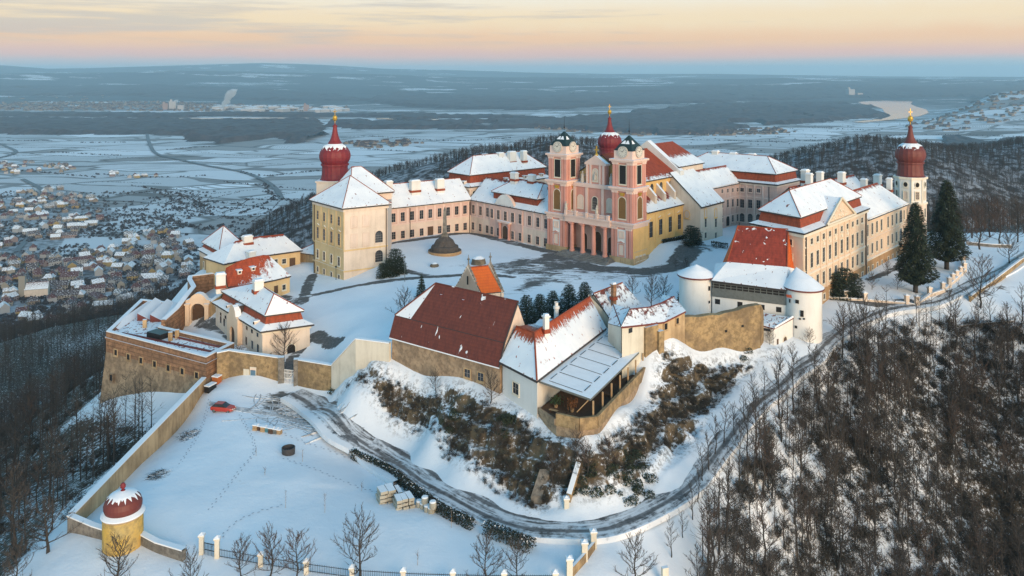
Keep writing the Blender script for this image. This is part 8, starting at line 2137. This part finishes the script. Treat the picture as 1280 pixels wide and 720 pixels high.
for i, (x, y, h, lb) in enumerate(((658, 408, 6.2, 'dark evergreen directly behind the barn gable'), (675, 402, 5.6, 'first evergreen left of the white chimney on lawn'), (691, 396, 5.4, 'evergreen behind the white chimney on lawn'), (711, 394, 6.4, 'tall evergreen right of the white chimney on the lawn'), (731, 387, 5.8, 'rightmost evergreen of the group behind the white house'), (622, 398, 5.2, 'evergreen half hidden beside the orange chapel roof'))):
    p = G(x, y); place_tree(PINE, p, h / 8, lb, None, i * 1.3, 'evergreen')
SPR = conifer(6, 6, 1.4, 2200, .24, sprp, .2)
p = G(527, 372); place_tree(SPR, p, .9, 'small slim spruce at the left end of the barn roof', None, 0, 'spruce')
p = G(851, 385); place_tree(SPR, p, .75, 'slim dark evergreen beside the left round gate tower', None, 0, 'spruce')
YEW = conifer(7, 5, 2.0, 3800, .22, lambda f: (1.05 - f) ** .42, .0)
for i, (x, y, s, lb) in enumerate(((478, 347, .72, 'left dark yew of the clump beside the tall cream block'), (487, 345, .82, 'middle dark yew of the clump beside the tall cream block'), (494, 342, 1.25, 'tallest dark yew of the clump beside the cream block'), (500, 341, .8, 'right dark yew of the clump beside the tall cream block'), (863, 306, 1.05, 'dark yew at the corner of the church side wing'), (870, 305, .9, 'smaller dark yew touching the church side wing'))):
    p = G(x, y); place_tree(YEW, p, s, lb, None, i * 1.1, 'yew')
for i, (x, y, s, lb) in enumerate(((1046, 372, 1.1, 'left part of the broad dark evergreen below the pavilion'), (1056, 371, 1.3, 'broad dark evergreen bush below the peach pavilion'), (1068, 371, 1.05, 'right-hand dark evergreen bush below the peach pavilion'))):
    p = G(x, y); place_tree(YEW, p, s, lb, None, i * 1.7, 'evergreen_bush', 'bush')
# hedges
def hedge(pts, w, h, label, seed):
    P = catmull([G(*p) for p in pts], .5); rs = random.Random(seed); mb = MB()
    zs = terr([p.x for p in P], [p.y for p in P])
    for i, p in enumerate(P):
        for k in range(140):
            a = rs.uniform(-1, 1); t_ = rs.uniform(0, 1); s = rs.uniform(-.4, .4); nx = 1
            d = (P[min(i + 1, len(P) - 1)] - P[max(i - 1, 0)]).normalized(); nn = Vector((-d.y, d.x))
            if rs.random() < .7:
                if rs.random() < .5: a = math.copysign(.9 + rs.uniform(-.1, .15), a)
                else: t_ = 1 + rs.uniform(-.12, .10)
            c = Vector((p.x + nn.x * a * w / 2 + d.x * s, p.y + nn.y * a * w / 2 + d.y * s, zs[i] + t_ * h))
            a_ = Vector((rs.gauss(0, 1), rs.gauss(0, 1), rs.gauss(0, 1))).normalized() * .13; b_ = a_.cross(Vector((rs.gauss(0, 1), rs.gauss(0, 1), 1))).normalized() * .08
            mb.face([c - a_, c + b_, c + a_, c - b_], 2 if (t_ > .97 and rs.random() < .10) else (0 if rs.random() < .6 else 1))
    tag(obj('hedge', mb, [M['needle'], M['ivy'], M['snow']]), label, 'hedge')
hedge([(441, 572), (480, 592), (520, 620), (550, 642), (589, 662)], 1.0, 1.25, 'long clipped dark hedge between lawn and road', 3)
hedge([(608, 668), (635, 680), (664, 689)], 1.5, 1.35, 'short thick hedge at the road near the lower gate', 4)
hedge([(828, 304), (842, 301), (856, 298)], .8, .8, 'low dark hedge along the foot of the church aisle', 5)
hedge([(891, 308), (908, 311)], 1.4, 1.2, 'short clipped snowy hedge behind the steep gatehouse roof', 6)
# heaps of cut branches
for (x, y, r, lb) in ((241, 545, 2.3, 'large heap of cut branches on the snow near the wall'), (200, 596, 1.8, 'smaller snowy heap of branches near the yellow pavilion')):
    p = G(x, y); mb = MB(); rs = random.Random(x)
    for i in range(520):
        a = rs.uniform(0, 6.28); q = r * math.sqrt(rs.random()); b_ = Vector((p.x + q * math.cos(a), p.y + q * math.sin(a), p.z + .1 + .7 * (1 - q / r) * rs.random()))
        mb.strip(b_, b_ + V(rs.gauss(0, .6), rs.gauss(0, .6), rs.uniform(-.05, .25)), .03, 0 if rs.random() < .75 else 1)
    tag(obj('branch_heap', mb, [M['bark'], M['snow']]), lb, 'branch heap')
# ------------------------------------------------------------------ the valley
def VP(px, py, z=VALLEY): return W(px, py, z)
# river
def sheet(name, px, z, mat, kind='structure'):
    mb = MB(); P = [VP(x, y, z) for x, y in px]; mb.face(P); return tag(obj(name, mb, M[mat]), None, None, None, kind)
m, t, b = nodes('river_water'); b.inputs['Base Color'].default_value = (.03, .04, .05, 1); b.inputs['Roughness'].default_value = .04; b.inputs['Specular IOR Level'].default_value = 1.0
M['water'] = m
def ribbon(name, pts, w, z, mat, kind='structure', rag=0.0):
    mb = MB(); C = catmull([VP(*p) for p in pts], 60)
    for i in range(len(C) - 1):
        d0 = (C[min(i + 1, len(C) - 1)] - C[max(i - 1, 0)]).normalized(); d1 = (C[min(i + 2, len(C) - 1)] - C[i]).normalized()
        n0, n1 = Vector((-d0.y, d0.x)) * w / 2, Vector((-d1.y, d1.x)) * w / 2
        z0, z1 = tz(C[i].x, C[i].y) + z, tz(C[i + 1].x, C[i + 1].y) + z
        mb.face([(C[i].x - n0.x, C[i].y - n0.y, z0), (C[i + 1].x - n1.x, C[i + 1].y - n1.y, z1), (C[i + 1].x + n1.x, C[i + 1].y + n1.y, z1), (C[i].x + n0.x, C[i].y + n0.y, z0)])
    return tag(obj(name, mb, M[mat]), None, None, None, kind)
RZ = VALLEY + 4.5
river = [(1072, 127.5), (1095, 125.5), (1130, 125.3), (1142, 126.5), (1138, 130), (1145, 133), (1158, 137), (1161, 141), (1150, 145), (1128, 148), (1100, 151), (1078, 153), (1066, 152.5), (1088, 150), (1101, 146), (1106, 141), (1103, 136), (1092, 132), (1078, 130)]
sheet('river', river, RZ, 'water')
for pts in ([(-60, 147.8), (90, 148), (120, 149.4), (250, 148.7), (420, 147.6), (400, 146.8), (250, 147.5), (120, 147.8), (0, 146.5), (-60, 146.4)], [(470, 147.2), (620, 150.6), (700, 151), (690, 152), (600, 151.8), (470, 148.6)]): sheet('river', pts, RZ, 'water')
M['valleyroad'] = plain('valley_road_surface', (.12, .12, .125), .7, 0, .3, .05)
ribbon('valley_road', [(183, 165), (187, 180), (196, 193), (225, 201), (262, 209), (300, 215), (330, 226), (345, 237), (352, 250)], 13, 2.0, 'valleyroad')
ribbon('valley_road', [(0, 180), (20, 190), (-10, 200)], 14, 2.0, 'valleyroad')
ribbon('valley_road', [(28, 225), (48, 235), (54, 244), (40, 255), (10, 262)], 12, 2.0, 'valleyroad')
ribbon('valley_road', [(44, 290), (30, 305), (20, 318), (24, 330), (45, 338), (48, 350)], 9, 1.6, 'valleyroad')
# riverside woods: canopies that read as one mass
def canopy(name, label, px, hmin, hmax, cell, seed):
    P = [VP(x, y)[:2] for x, y in px]; xs = [p[0] for p in P]; ys = [p[1] for p in P]
    gx = np.arange(min(xs), max(xs), cell); gy = np.arange(min(ys), max(ys), cell * 2.2)
    X, Y = np.meshgrid(gx, gy); r_ = np.random.default_rng(seed)
    X = X + r_.uniform(-.4, .4, X.shape) * cell; Y = Y + r_.uniform(-.4, .4, X.shape) * cell
    wx = X + 140 * (fnoise(X, Y, 400) - .5) * 2; wy = Y + 260 * (fnoise(X + 999, Y, 500) - .5) * 2
    ins = inpoly(wx.ravel(), wy.ravel(), P).reshape(X.shape) & (fnoise(X, Y + 333, 700) > .24)
    g = terr(X.ravel(), Y.ravel()).reshape(X.shape)
    Z = np.where(ins, g + r_.uniform(hmin, hmax, X.shape) * (.6 + .6 * fnoise(X, Y, 300)), g - 4)
    nr, nc = X.shape; idx = np.arange(nr * nc).reshape(nr, nc)
    any_ = ins[:-1, :-1] | ins[1:, :-1] | ins[:-1, 1:] | ins[1:, 1:]
    q = np.stack([idx[:-1, :-1], idx[:-1, 1:], idx[1:, 1:], idx[1:, :-1]], -1)[any_]
    me = bpy.data.meshes.new(name); me.from_pydata(np.stack([X, Y, Z], -1).reshape(-1, 3).tolist(), [], q.tolist()); me.materials.append(M['canopy']); me.update()
    return tag(link(name, me), label, 'woods', None, 'stuff')
m, t, b = nodes('winter_canopy'); k = NB(t); f = k.noise(k.pos(), .02, 4, .7)
t.links.new(k.mix(k.step(f, .35, .68), (.032, .029, .031, 1), (.066, .058, .058, 1)), b.inputs['Base Color']); b.inputs['Roughness'].default_value = .95
M['canopy'] = m
canopy('riverside_woods', 'band of dark riverside woods across the left valley', [(-80, 150), (130, 150), (250, 151), (405, 152), (412, 160), (392, 176), (372, 180), (330, 172), (266, 184), (230, 170), (110, 166), (-80, 164)], 14, 26, 26, 1)
canopy('riverside_woods', 'wide bluish riverside woods before the river bend', [(420, 153), (640, 153), (760, 145), (820, 138), (900, 130.5), (1050, 128.5), (1076, 133), (1090, 141), (1076, 147), (1040, 152), (960, 157), (890, 163), (820, 169), (740, 165), (640, 161), (470, 163), (420, 160)], 14, 26, 30, 2)
canopy('riverside_woods', 'distant strip of woods along the far river bank', [(-80, 141), (160, 142), (420, 143), (640, 146), (700, 148), (660, 150), (420, 145.6), (160, 146), (-80, 145.2)], 12, 22, 30, 3)
canopy('far_woods', 'far dark woods across the middle of the plain', [(500, 118), (640, 122), (800, 117), (1000, 114), (1280, 116), (1280, 123), (1160, 123), (1050, 123), (800, 131), (640, 138), (520, 134), (450, 126)], 14, 26, 60, 4)
canopy('far_woods', 'long dark woods on the plain at the left', [(-80, 118), (200, 116), (420, 120), (470, 127), (380, 126), (150, 122), (-80, 124)], 12, 24, 60, 5)
canopy('hillside_woods', 'woods climbing the hill at the right horizon', [(1205, 128), (1240, 118), (1290, 112), (1330, 110), (1330, 128), (1262, 132)], 12, 22, 40, 6)
canopy('field_copse', 'copse beside the snowy field at the far right', [(1180, 176), (1200, 172), (1222, 178), (1230, 186), (1205, 189), (1186, 186)], 8, 14, 16, 7)
canopy('field_copse', 'copse at the right edge beyond the ridge', [(1240, 178), (1330, 170), (1330, 196), (1280, 190), (1250, 184)], 8, 14, 16, 8)
# woods on the two ridges behind the abbey
rng = np.random.default_rng(77)
RT = [light_tree(500 + i, 10, 3.6, 20, .13) for i in range(4)]
def ridge_pts(poly, n, clear=()):
    P = scatter(poly, n, rng); z = terr(P[:, 0], P[:, 1]); k = z > -188 + 20 * fnoise(P[:, 0], P[:, 1], 60)
    for c in clear:
        k &= np.hypot((P[:, 0] - c[0]) / c[2], (P[:, 1] - c[1]) / c[3]) > .8 + .4 * fnoise(P[:, 0], P[:, 1], 40)
    return P[k]
cl1 = W(495, 200, -70); cl2 = W(570, 186, -58)
P1 = ridge_pts([(-420, 640), (260, 640), (300, 1240), (-420, 1240)], 11000, [(-128, 880, 45, 70), (-60, 1080, 70, 45)])
P2 = ridge_pts([(230, 560), (720, 560), (900, 1300), (260, 1300)], 12500, [(470, 640, 30, 25), (600, 760, 40, 30)])
mass('ridge_woods', 'bare brown woods on the ridge behind the abbey left of the church', 'woods', mass_items(RT, P1, .65, 1.05, rng), [M['bark'], M['canopy']])
mass('ridge_woods', 'bare brown woods on the rounded ridge behind the right tower', 'woods', mass_items(RT, P2, .65, 1.05, rng), [M['bark'], M['canopy']])

# hedgerows and scattered bushes between the fields
BU = [mesh_arrays(leafblob(600 + i, 40, 3.2, 3.2, 4.2, 1.3).data('bush', [M['canopy'], M['canopy']])) for i in range(3)]
hp = []
rh = random.Random(9)
lines = [[(165, 232), (230, 246), (262, 262)], [(150, 268), (200, 276), (250, 288)], [(300, 215), (330, 220), (400, 214)], [(262, 252), (330, 262), (392, 272)], [(220, 262), (300, 276), (390, 290)], [(290, 280), (350, 286), (392, 300)], [(200, 242), (240, 258), (300, 262)], [(330, 240), (392, 262)], [(120, 218), (200, 222), (258, 220)], [(0, 212), (120, 222)], [(330, 230), (340, 250), (300, 268)], [(280, 228), (392, 238)], [(310, 250), (392, 252)],
         [(900, 195), (960, 205), (1000, 200)], [(1000, 193), (1060, 190)], [(1150, 168), (1280, 172)], [(860, 175), (1000, 176), (1140, 168)], [(1010, 160), (1100, 164)], [(460, 170), (560, 176), (640, 172)], [(450, 186), (520, 190)], [(60, 190), (150, 194)], [(200, 188), (262, 184)], [(100, 178), (160, 178)], [(0, 176), (70, 176)]]
for L_ in lines:
    C = catmull([VP(*p) for p in L_], 4.5)
    for c_ in C:
        if rh.random() < .72: hp.append((c_.x + rh.gauss(0, 2.5), c_.y + rh.gauss(0, 4)))
hp2 = []
lines2 = [[(258, 268), (300, 262), (345, 250)], [(270, 275), (330, 268), (375, 258)], [(285, 284), (340, 276), (390, 270)], [(240, 262), (262, 250), (300, 240)], [(180, 258), (215, 250), (235, 240)], [(300, 290), (392, 282)], [(262, 256), (320, 249), (372, 240)], [(205, 247), (262, 243), (330, 236)], [(150, 246), (205, 238), (258, 234)], [(300, 272), (352, 264), (392, 260)], [(60, 232), (130, 228), (200, 230)], [(160, 262), (205, 268), (252, 266)], [(190, 252), (180, 262), (166, 270)], [(250, 240), (238, 252), (214, 264)], [(315, 246), (300, 258), (276, 268)], [(352, 250), (340, 262), (318, 276)], [(380, 242), (372, 258), (350, 274)], [(0, 196), (60, 194), (160, 197)], [(160, 197), (262, 204), (392, 206)], [(0, 184), (80, 184), (170, 190)], [(240, 190), (320, 196), (392, 190)]]
for L_ in lines2:
    for c_ in catmull([VP(*p) for p in L_], 3.2):
        if rh.random() < .85: hp2.append((c_.x + rh.gauss(0, .8), c_.y + rh.gauss(0, 1)))
for i in range(6500):
    p = VP(rh.uniform(-60, 270), rh.uniform(240, 430)) if rh.random() < .88 else (VP(rh.uniform(80, 395), rh.gauss(284, 9)) if rh.random() < .6 else VP(rh.uniform(250, 395), rh.gauss(300, 14)))
    if fnoise(np.array([p.x]), np.array([p.y]), 90)[0] > .40: hp.append((p.x, p.y))
for i in range(300): p = VP(rh.uniform(860, 1290), rh.uniform(150, 205)); hp.append((p.x, p.y))
hp = np.array(hp); hz = terr(hp[:, 0], hp[:, 1]); kk = (hz < -205); hp = hp[kk]
mass('hedgerows', 'dark hedgerows and scattered bushes between snowy fields and gardens', 'hedgerow', mass_items(BU, hp, .35, 1.0, rng, dz=hz[kk]), [M['canopy'], M['canopy']])

hp2 = np.array(hp2); hz2 = terr(hp2[:, 0], hp2[:, 1]); k2 = hz2 < -205
mass('terrace_hedges', 'thin dark hedge lines along the curving snowy vineyard terraces', 'hedgerow', mass_items(BU, hp2[k2], .18, .42, rng, dz=hz2[k2]), [M['canopy'], M['canopy']])

# the village below: each house its own
HW = [plain('house_wall_%d' % i, c, .9, 0, .2) for i, c in enumerate(((.31, .28, .23), (.36, .36, .36), (.34, .25, .10), (.22, .18, .14), (.27, .20, .18)))]  # wall colours darkened to stand in for the valley's shade
HR = [roofmat('house_roof_snow', (.12, .055, .045), .22, 0, .9, .5), roofmat('house_roof_red', (.12, .036, .028), -.05, 0, .6, .5), roofmat('house_roof_dark', (.07, .042, .038), -.02, 0, .6, .5), roofmat('house_roof_grey', (.10, .095, .09), .05, 0, .8, .5)]  # tile colours lowered for the same valley shade
def house_mesh(l, w, h, rh_, wall, roof, hipped, ell):
    mb = MB(); mb.prism([(-l / 2, -w / 2), (l / 2, -w / 2), (l / 2, w / 2), (-l / 2, w / 2)], -3, h, 0)
    o = .5; k = l / 2 + .4 - (w * .42 if hipped else 0); E = [V(-l / 2 - o, -w / 2 - o, h), V(l / 2 + o, -w / 2 - o, h), V(l / 2 + o, w / 2 + o, h), V(-l / 2 - o, w / 2 + o, h)]
    A_, B_ = V(-k, 0, h + rh_), V(k, 0, h + rh_)
    mb.face([E[0], E[1], B_, A_], 1, [0, 0, 1, 1]); mb.face([E[2], E[3], A_, B_], 1, [0, 0, 1, 1])
    mb.face([E[1], E[2], B_], 1 if hipped else 0); mb.face([E[3], E[0], A_], 1 if hipped else 0)
    if ell:
        mb.prism([(0, w / 2), (w * .8, w / 2), (w * .8, w * 1.3), (0, w * 1.3)], -3, h * .8, 0)
        mb.face([(-.4, w * .1, h * .8), (-.4, w * 1.3, h * .8), (w * .4, w * 1.3, h * .8 + rh_ * .8), (w * .4, w * .1, h * .8 + rh_ * .8)], 1); mb.face([(w * .8 + .4, w * 1.3, h * .8), (w * .8 + .4, w * .1, h * .8), (w * .4, w * .1, h * .8 + rh_ * .8), (w * .4, w * 1.3, h * .8 + rh_ * .8)], 1); mb.face([(-.4, w * 1.3, h * .8), (w * .8 + .4, w * 1.3, h * .8), (w * .4, w * 1.3, h * .8 + rh_ * .8)], 0)
    mb.cbox((l * .2, .5, h + rh_ * .4), .8, .8, rh_ * .9, 0, 0)
    for i in range(max(2, int(l / 3))):
        x = -l / 2 + l * (i + .5) / max(2, int(l / 3))
        for z in ([1.2, 4.0] if h > 5 else [1.2]):
            mb.face([(x - .55, -w / 2 - .03, z), (x + .55, -w / 2 - .03, z), (x + .55, -w / 2 - .03, z + 1.4), (x - .55, -w / 2 - .03, z + 1.4)], 2)
    return mb.data('village_house', [HW[wall], HR[roof], M['glass']])
HM = []; rs = random.Random(31)
wn_ = ['cream', 'white', 'yellow', 'tan', 'pinkish']; rn_ = ['snow-covered', 'red', 'dark', 'grey']
for wl_i in range(5):
    for rf_i in range(4):
        for big in (0, 1):
            l, w = (rs.uniform(11, 15), rs.uniform(8.5, 10)) if not big else (rs.uniform(18, 30), rs.uniform(10, 12))
            HM.append((house_mesh(l, w, rs.uniform(4.2, 6.5), rs.uniform(3.6, 5), wl_i, rf_i, rs.random() < .4, rs.random() < .35 and not big), wl_i, rf_i, big))
town = [[(-30, 262), (30, 240), (70, 236), (110, 246), (140, 262), (150, 268), (130, 282), (80, 300), (60, 330), (-30, 335)], [(-30, 330), (60, 322), (110, 316), (170, 312), (215, 318), (248, 322), (240, 345), (215, 352), (180, 372), (120, 400), (60, 430), (-30, 440)], [(160, 296), (200, 290), (235, 300), (250, 318), (200, 318), (150, 312)], [(-30, 205), (40, 203), (88, 206), (112, 213), (60, 218), (-30, 220)], [(120, 213), (160, 218), (230, 220), (225, 224), (120, 222)]]
cnt = [95, 135, 22, 38, 8]; placed = []
def houses(poly, n, ang0, jit):
    P = [VP(*p)[:2] for p in poly]; k = 0; tries = 0; xs = [p[0] for p in P]; ys = [p[1] for p in P]
    while k < n and tries < n * 60:
        tries += 1; x, y = rs.uniform(min(xs), max(xs)), rs.uniform(min(ys), max(ys))
        if not inpoly(np.array([x]), np.array([y]), P)[0]: continue
        if any((x - a) ** 2 + (y - b_) ** 2 < 15 ** 2 for a, b_ in placed): continue
        placed.append((x, y)); k += 1
        mi = rs.choice([0, 0, 1, 1, 1, 2, 3, 3, 4]) * 8 + rs.choice([0, 0, 0, 1, 1, 2, 2, 2, 3]) * 2 + (1 if rs.random() < .16 else 0)
        me, wi, ri, big = HM[mi]
        o = bpy.data.objects.new('village_house', me); COL.objects.link(o); o.location = (x, y, tz(x, y)); o.rotation_euler = (0, 0, ang0 + rs.choice([0, math.pi / 2]) + rs.gauss(0, jit))
        tag(o, '%s %s village house with %s roof in the valley village' % ('long' if big else 'small', wn_[wi], rn_[ri]), 'house', 'village houses: %s %s, %s roof' % ('long' if big else 'small', wn_[wi], rn_[ri]))
for pl_, n_ in zip(town, cnt): houses(pl_, n_, .35, .3)
# village church
p = VP(28, 373); T = thing('village_church', 'pale village church with slim white tower at the left edge of the valley', 'church', (p.x, p.y, VALLEY))
mb = MB(); mb.cbox((p.x, p.y, VALLEY - 2), 7, 7, 30, .3, 0); obj('tower', mb, HW[0], T)
mb = MB(); E = [V(p.x + a * 3.9, p.y + b_ * 3.9, VALLEY + 28) for a, b_ in ((-1, -1), (1, -1), (1, 1), (-1, 1))]
for i in range(4): mb.face([E[i], E[(i + 1) % 4], V(p.x, p.y, VALLEY + 33)])
obj('tower_roof', mb, HR[2], T)
mb = MB(); q0 = V(p.x + 4, p.y + 3); qq = [(q0.x, q0.y - 6), (q0.x + 24, q0.y + 2), (q0.x + 20, q0.y + 13), (q0.x - 4, q0.y + 5)]
walls(T, qq, VALLEY - 2, VALLEY + 11, 'cream', 'nave_wall'); gable(T, qq, VALLEY + 11, V(*lerp2(qq[3], qq[0], .5), VALLEY + 18), V(*lerp2(qq[1], qq[2], .5), VALLEY + 18), 'patchy', 'cream')
# a few long farm roofs
for (x, y, l, w, lb) in ((68, 362, 34, 12, 'long dark-roofed hall beside the village church'), (82, 374, 30, 12, 'lower dark-roofed hall right of the village church'), (88, 350, 22, 14, 'village hall with steep red roof at the valley foot'), (190, 352, 26, 11, 'long cream hall at the foot of the abbey hill')):
    p = VP(x, y); me = house_mesh(l, w, 6, 5.5, 0, 2 if 'dark' in lb else 1 if 'red' in lb else 0, False, False); o = link('village_hall', me); o.location = p; o.rotation_euler = (0, 0, .25); tag(o, lb, 'hall')

# far towns beyond the river: too many and too small to take apart
cube = mesh_arrays(house_mesh(16, 10, 5, 4, 1, 0, False, False))
def far_town(name, label, polys, sx, seed):
    r_ = np.random.default_rng(seed); P = []
    for poly, n in polys: P.append(scatter([VP(*p)[:2] for p in poly], n, r_))
    P = np.concatenate(P); z = terr(P[:, 0], P[:, 1]); it = [(cube[0], cube[1], cube[2], np.c_[P, z], np.stack([r_.uniform(.6, sx, len(P)), r_.uniform(.6, 1.5, len(P))], 1), r_.uniform(0, 3.1, len(P)))]
    return mass(name, label, 'town', it, [HW[3], HR[2], M['glass']])
far_town('far_town', 'scattered pale houses of the towns beyond the river', [([(0, 128), (200, 127), (330, 132), (440, 134), (420, 140), (200, 139), (0, 138)], 900), ([(0, 118), (130, 116), (200, 120), (100, 126), (0, 125)], 120), ([(480, 130), (640, 134), (760, 130), (700, 126)], 120), ([(640, 158), (760, 164), (830, 168), (900, 170), (1000, 166), (960, 160), (900, 164), (800, 170), (700, 164)], 160), ([(1120, 160), (1200, 150), (1280, 148), (1280, 158), (1180, 166)], 130), ([(1215, 136), (1280, 127), (1280, 142), (1230, 146)], 150), ([(420, 180), (500, 176), (540, 180), (470, 186)], 50)], 2.2, 4)
FB = [mesh_arrays(house_mesh(60, 30, 14, 2, 1, 0, True, False))]
r_ = np.random.default_rng(6); P = scatter([VP(*p)[:2] for p in [(270, 134), (430, 136), (440, 141), (300, 141), (255, 138)]], 46, r_)
mass('factory_halls', 'white factory halls beyond the river near the steam plume', 'factory', mass_items(FB, P, .8, 1.8, r_), [HW[1], HR[0], M['glass']])
for (x, y, h, lb, mt) in ((207, 137, 46, 'red factory block left of the steam plume', 4), (216, 137, 60, 'pale silo block beside the small plume', 1), (383, 139, 46, 'reddish block right of the big steam plume', 4), (1063, 122, 90, 'distant pale factory tower left of the river bend', 1)):
    p = VP(x, y); mb = MB(); mb.cbox((p.x, p.y, VALLEY), h * .8, h * .6, h, .2); mb.cbox((p.x + h, p.y, VALLEY), h * .7, h * .6, h * .55, .2); mb.cbox((p.x - h * .2, p.y, VALLEY + h), h * .25, h * .25, h * .25, .2); tag(obj('factory_block', mb, HW[mt]), lb, 'factory')
# steam plumes
m = bpy.data.materials.new('steam'); m.use_nodes = True; t = m.node_tree; t.nodes.remove(t.nodes['Principled BSDF']); vol = t.nodes.new('ShaderNodeVolumePrincipled')
vol.inputs['Density'].default_value = .05; vol.inputs['Color'].default_value = (.95, .95, .95, 1); t.links.new(vol.outputs[0], t.nodes['Material Output'].inputs['Volume'])
for (x0, y0, x1, y1, w0, w1, lb) in ((275, 137.5, 293, 112, 9, 44, 'big white steam plume drifting right from the factory'), (216, 133.5, 221, 125, 7, 22, 'small white steam plume above the silo block')):
    a, e = VP(x0, y0), VP(x0, y0); e = WD(x1, y1, a.y); mb = MB(); rs_ = random.Random(3); n_ = 9; k = 16
    rings = []
    for i in range(n_):
        f = i / (n_ - 1); c_ = a.lerp(e, f) + V(math.sin(f * 7) * w1 * .12, 0, 0); r0 = (w0 + (w1 - w0) * f ** .8) * (.55 if i in (0, n_ - 1) else 1) * rs_.uniform(.75, 1.2)
        rings.append([c_ + V(math.cos(2 * math.pi * j / k), math.sin(2 * math.pi * j / k), .35 * math.sin(2 * math.pi * j / k * 2 + i)) * r0 * rs_.uniform(.8, 1.15) for j in range(k)])
    vv = [p for r in rings for p in r]; ff = [(i * k + j, i * k + (j + 1) % k, (i + 1) * k + (j + 1) % k, (i + 1) * k + j) for i in range(n_ - 1) for j in range(k)] + [tuple(range(k))[::-1], tuple((n_ - 1) * k + j for j in range(k))]
    mb.mesh(vv, ff, 0, True); tag(obj('steam_plume', mb, m), lb, 'steam', None, 'stuff')

# air: one closed box of thin haze round camera and scene
m = bpy.data.materials.new('haze'); m.use_nodes = True; t = m.node_tree; t.nodes.remove(t.nodes['Principled BSDF']); vol = t.nodes.new('ShaderNodeVolumePrincipled')
vol.inputs['Density'].default_value = 5.6e-5; vol.inputs['Color'].default_value = (.52, .79, .97, 1); vol.inputs['Anisotropy'].default_value = 0.0
t.links.new(vol.outputs[0], t.nodes['Material Output'].inputs['Volume'])
_me = bpy.data.objects['ground'].data; _co = np.empty(len(_me.vertices) * 3, np.float32); _me.vertices.foreach_get('co', _co); _co = _co.reshape(-1, 3)
mb = MB(); mb.box((-60000, -3000, float(_co[:, 2].min()) - 1.0), (120000, 0, 0), (0, 40500, 0), (0, 0, float(_co[:, 2].max()) + 20 - float(_co[:, 2].min()) + 1))
tag(obj('haze', mb, m), None, None, None, 'stuff')
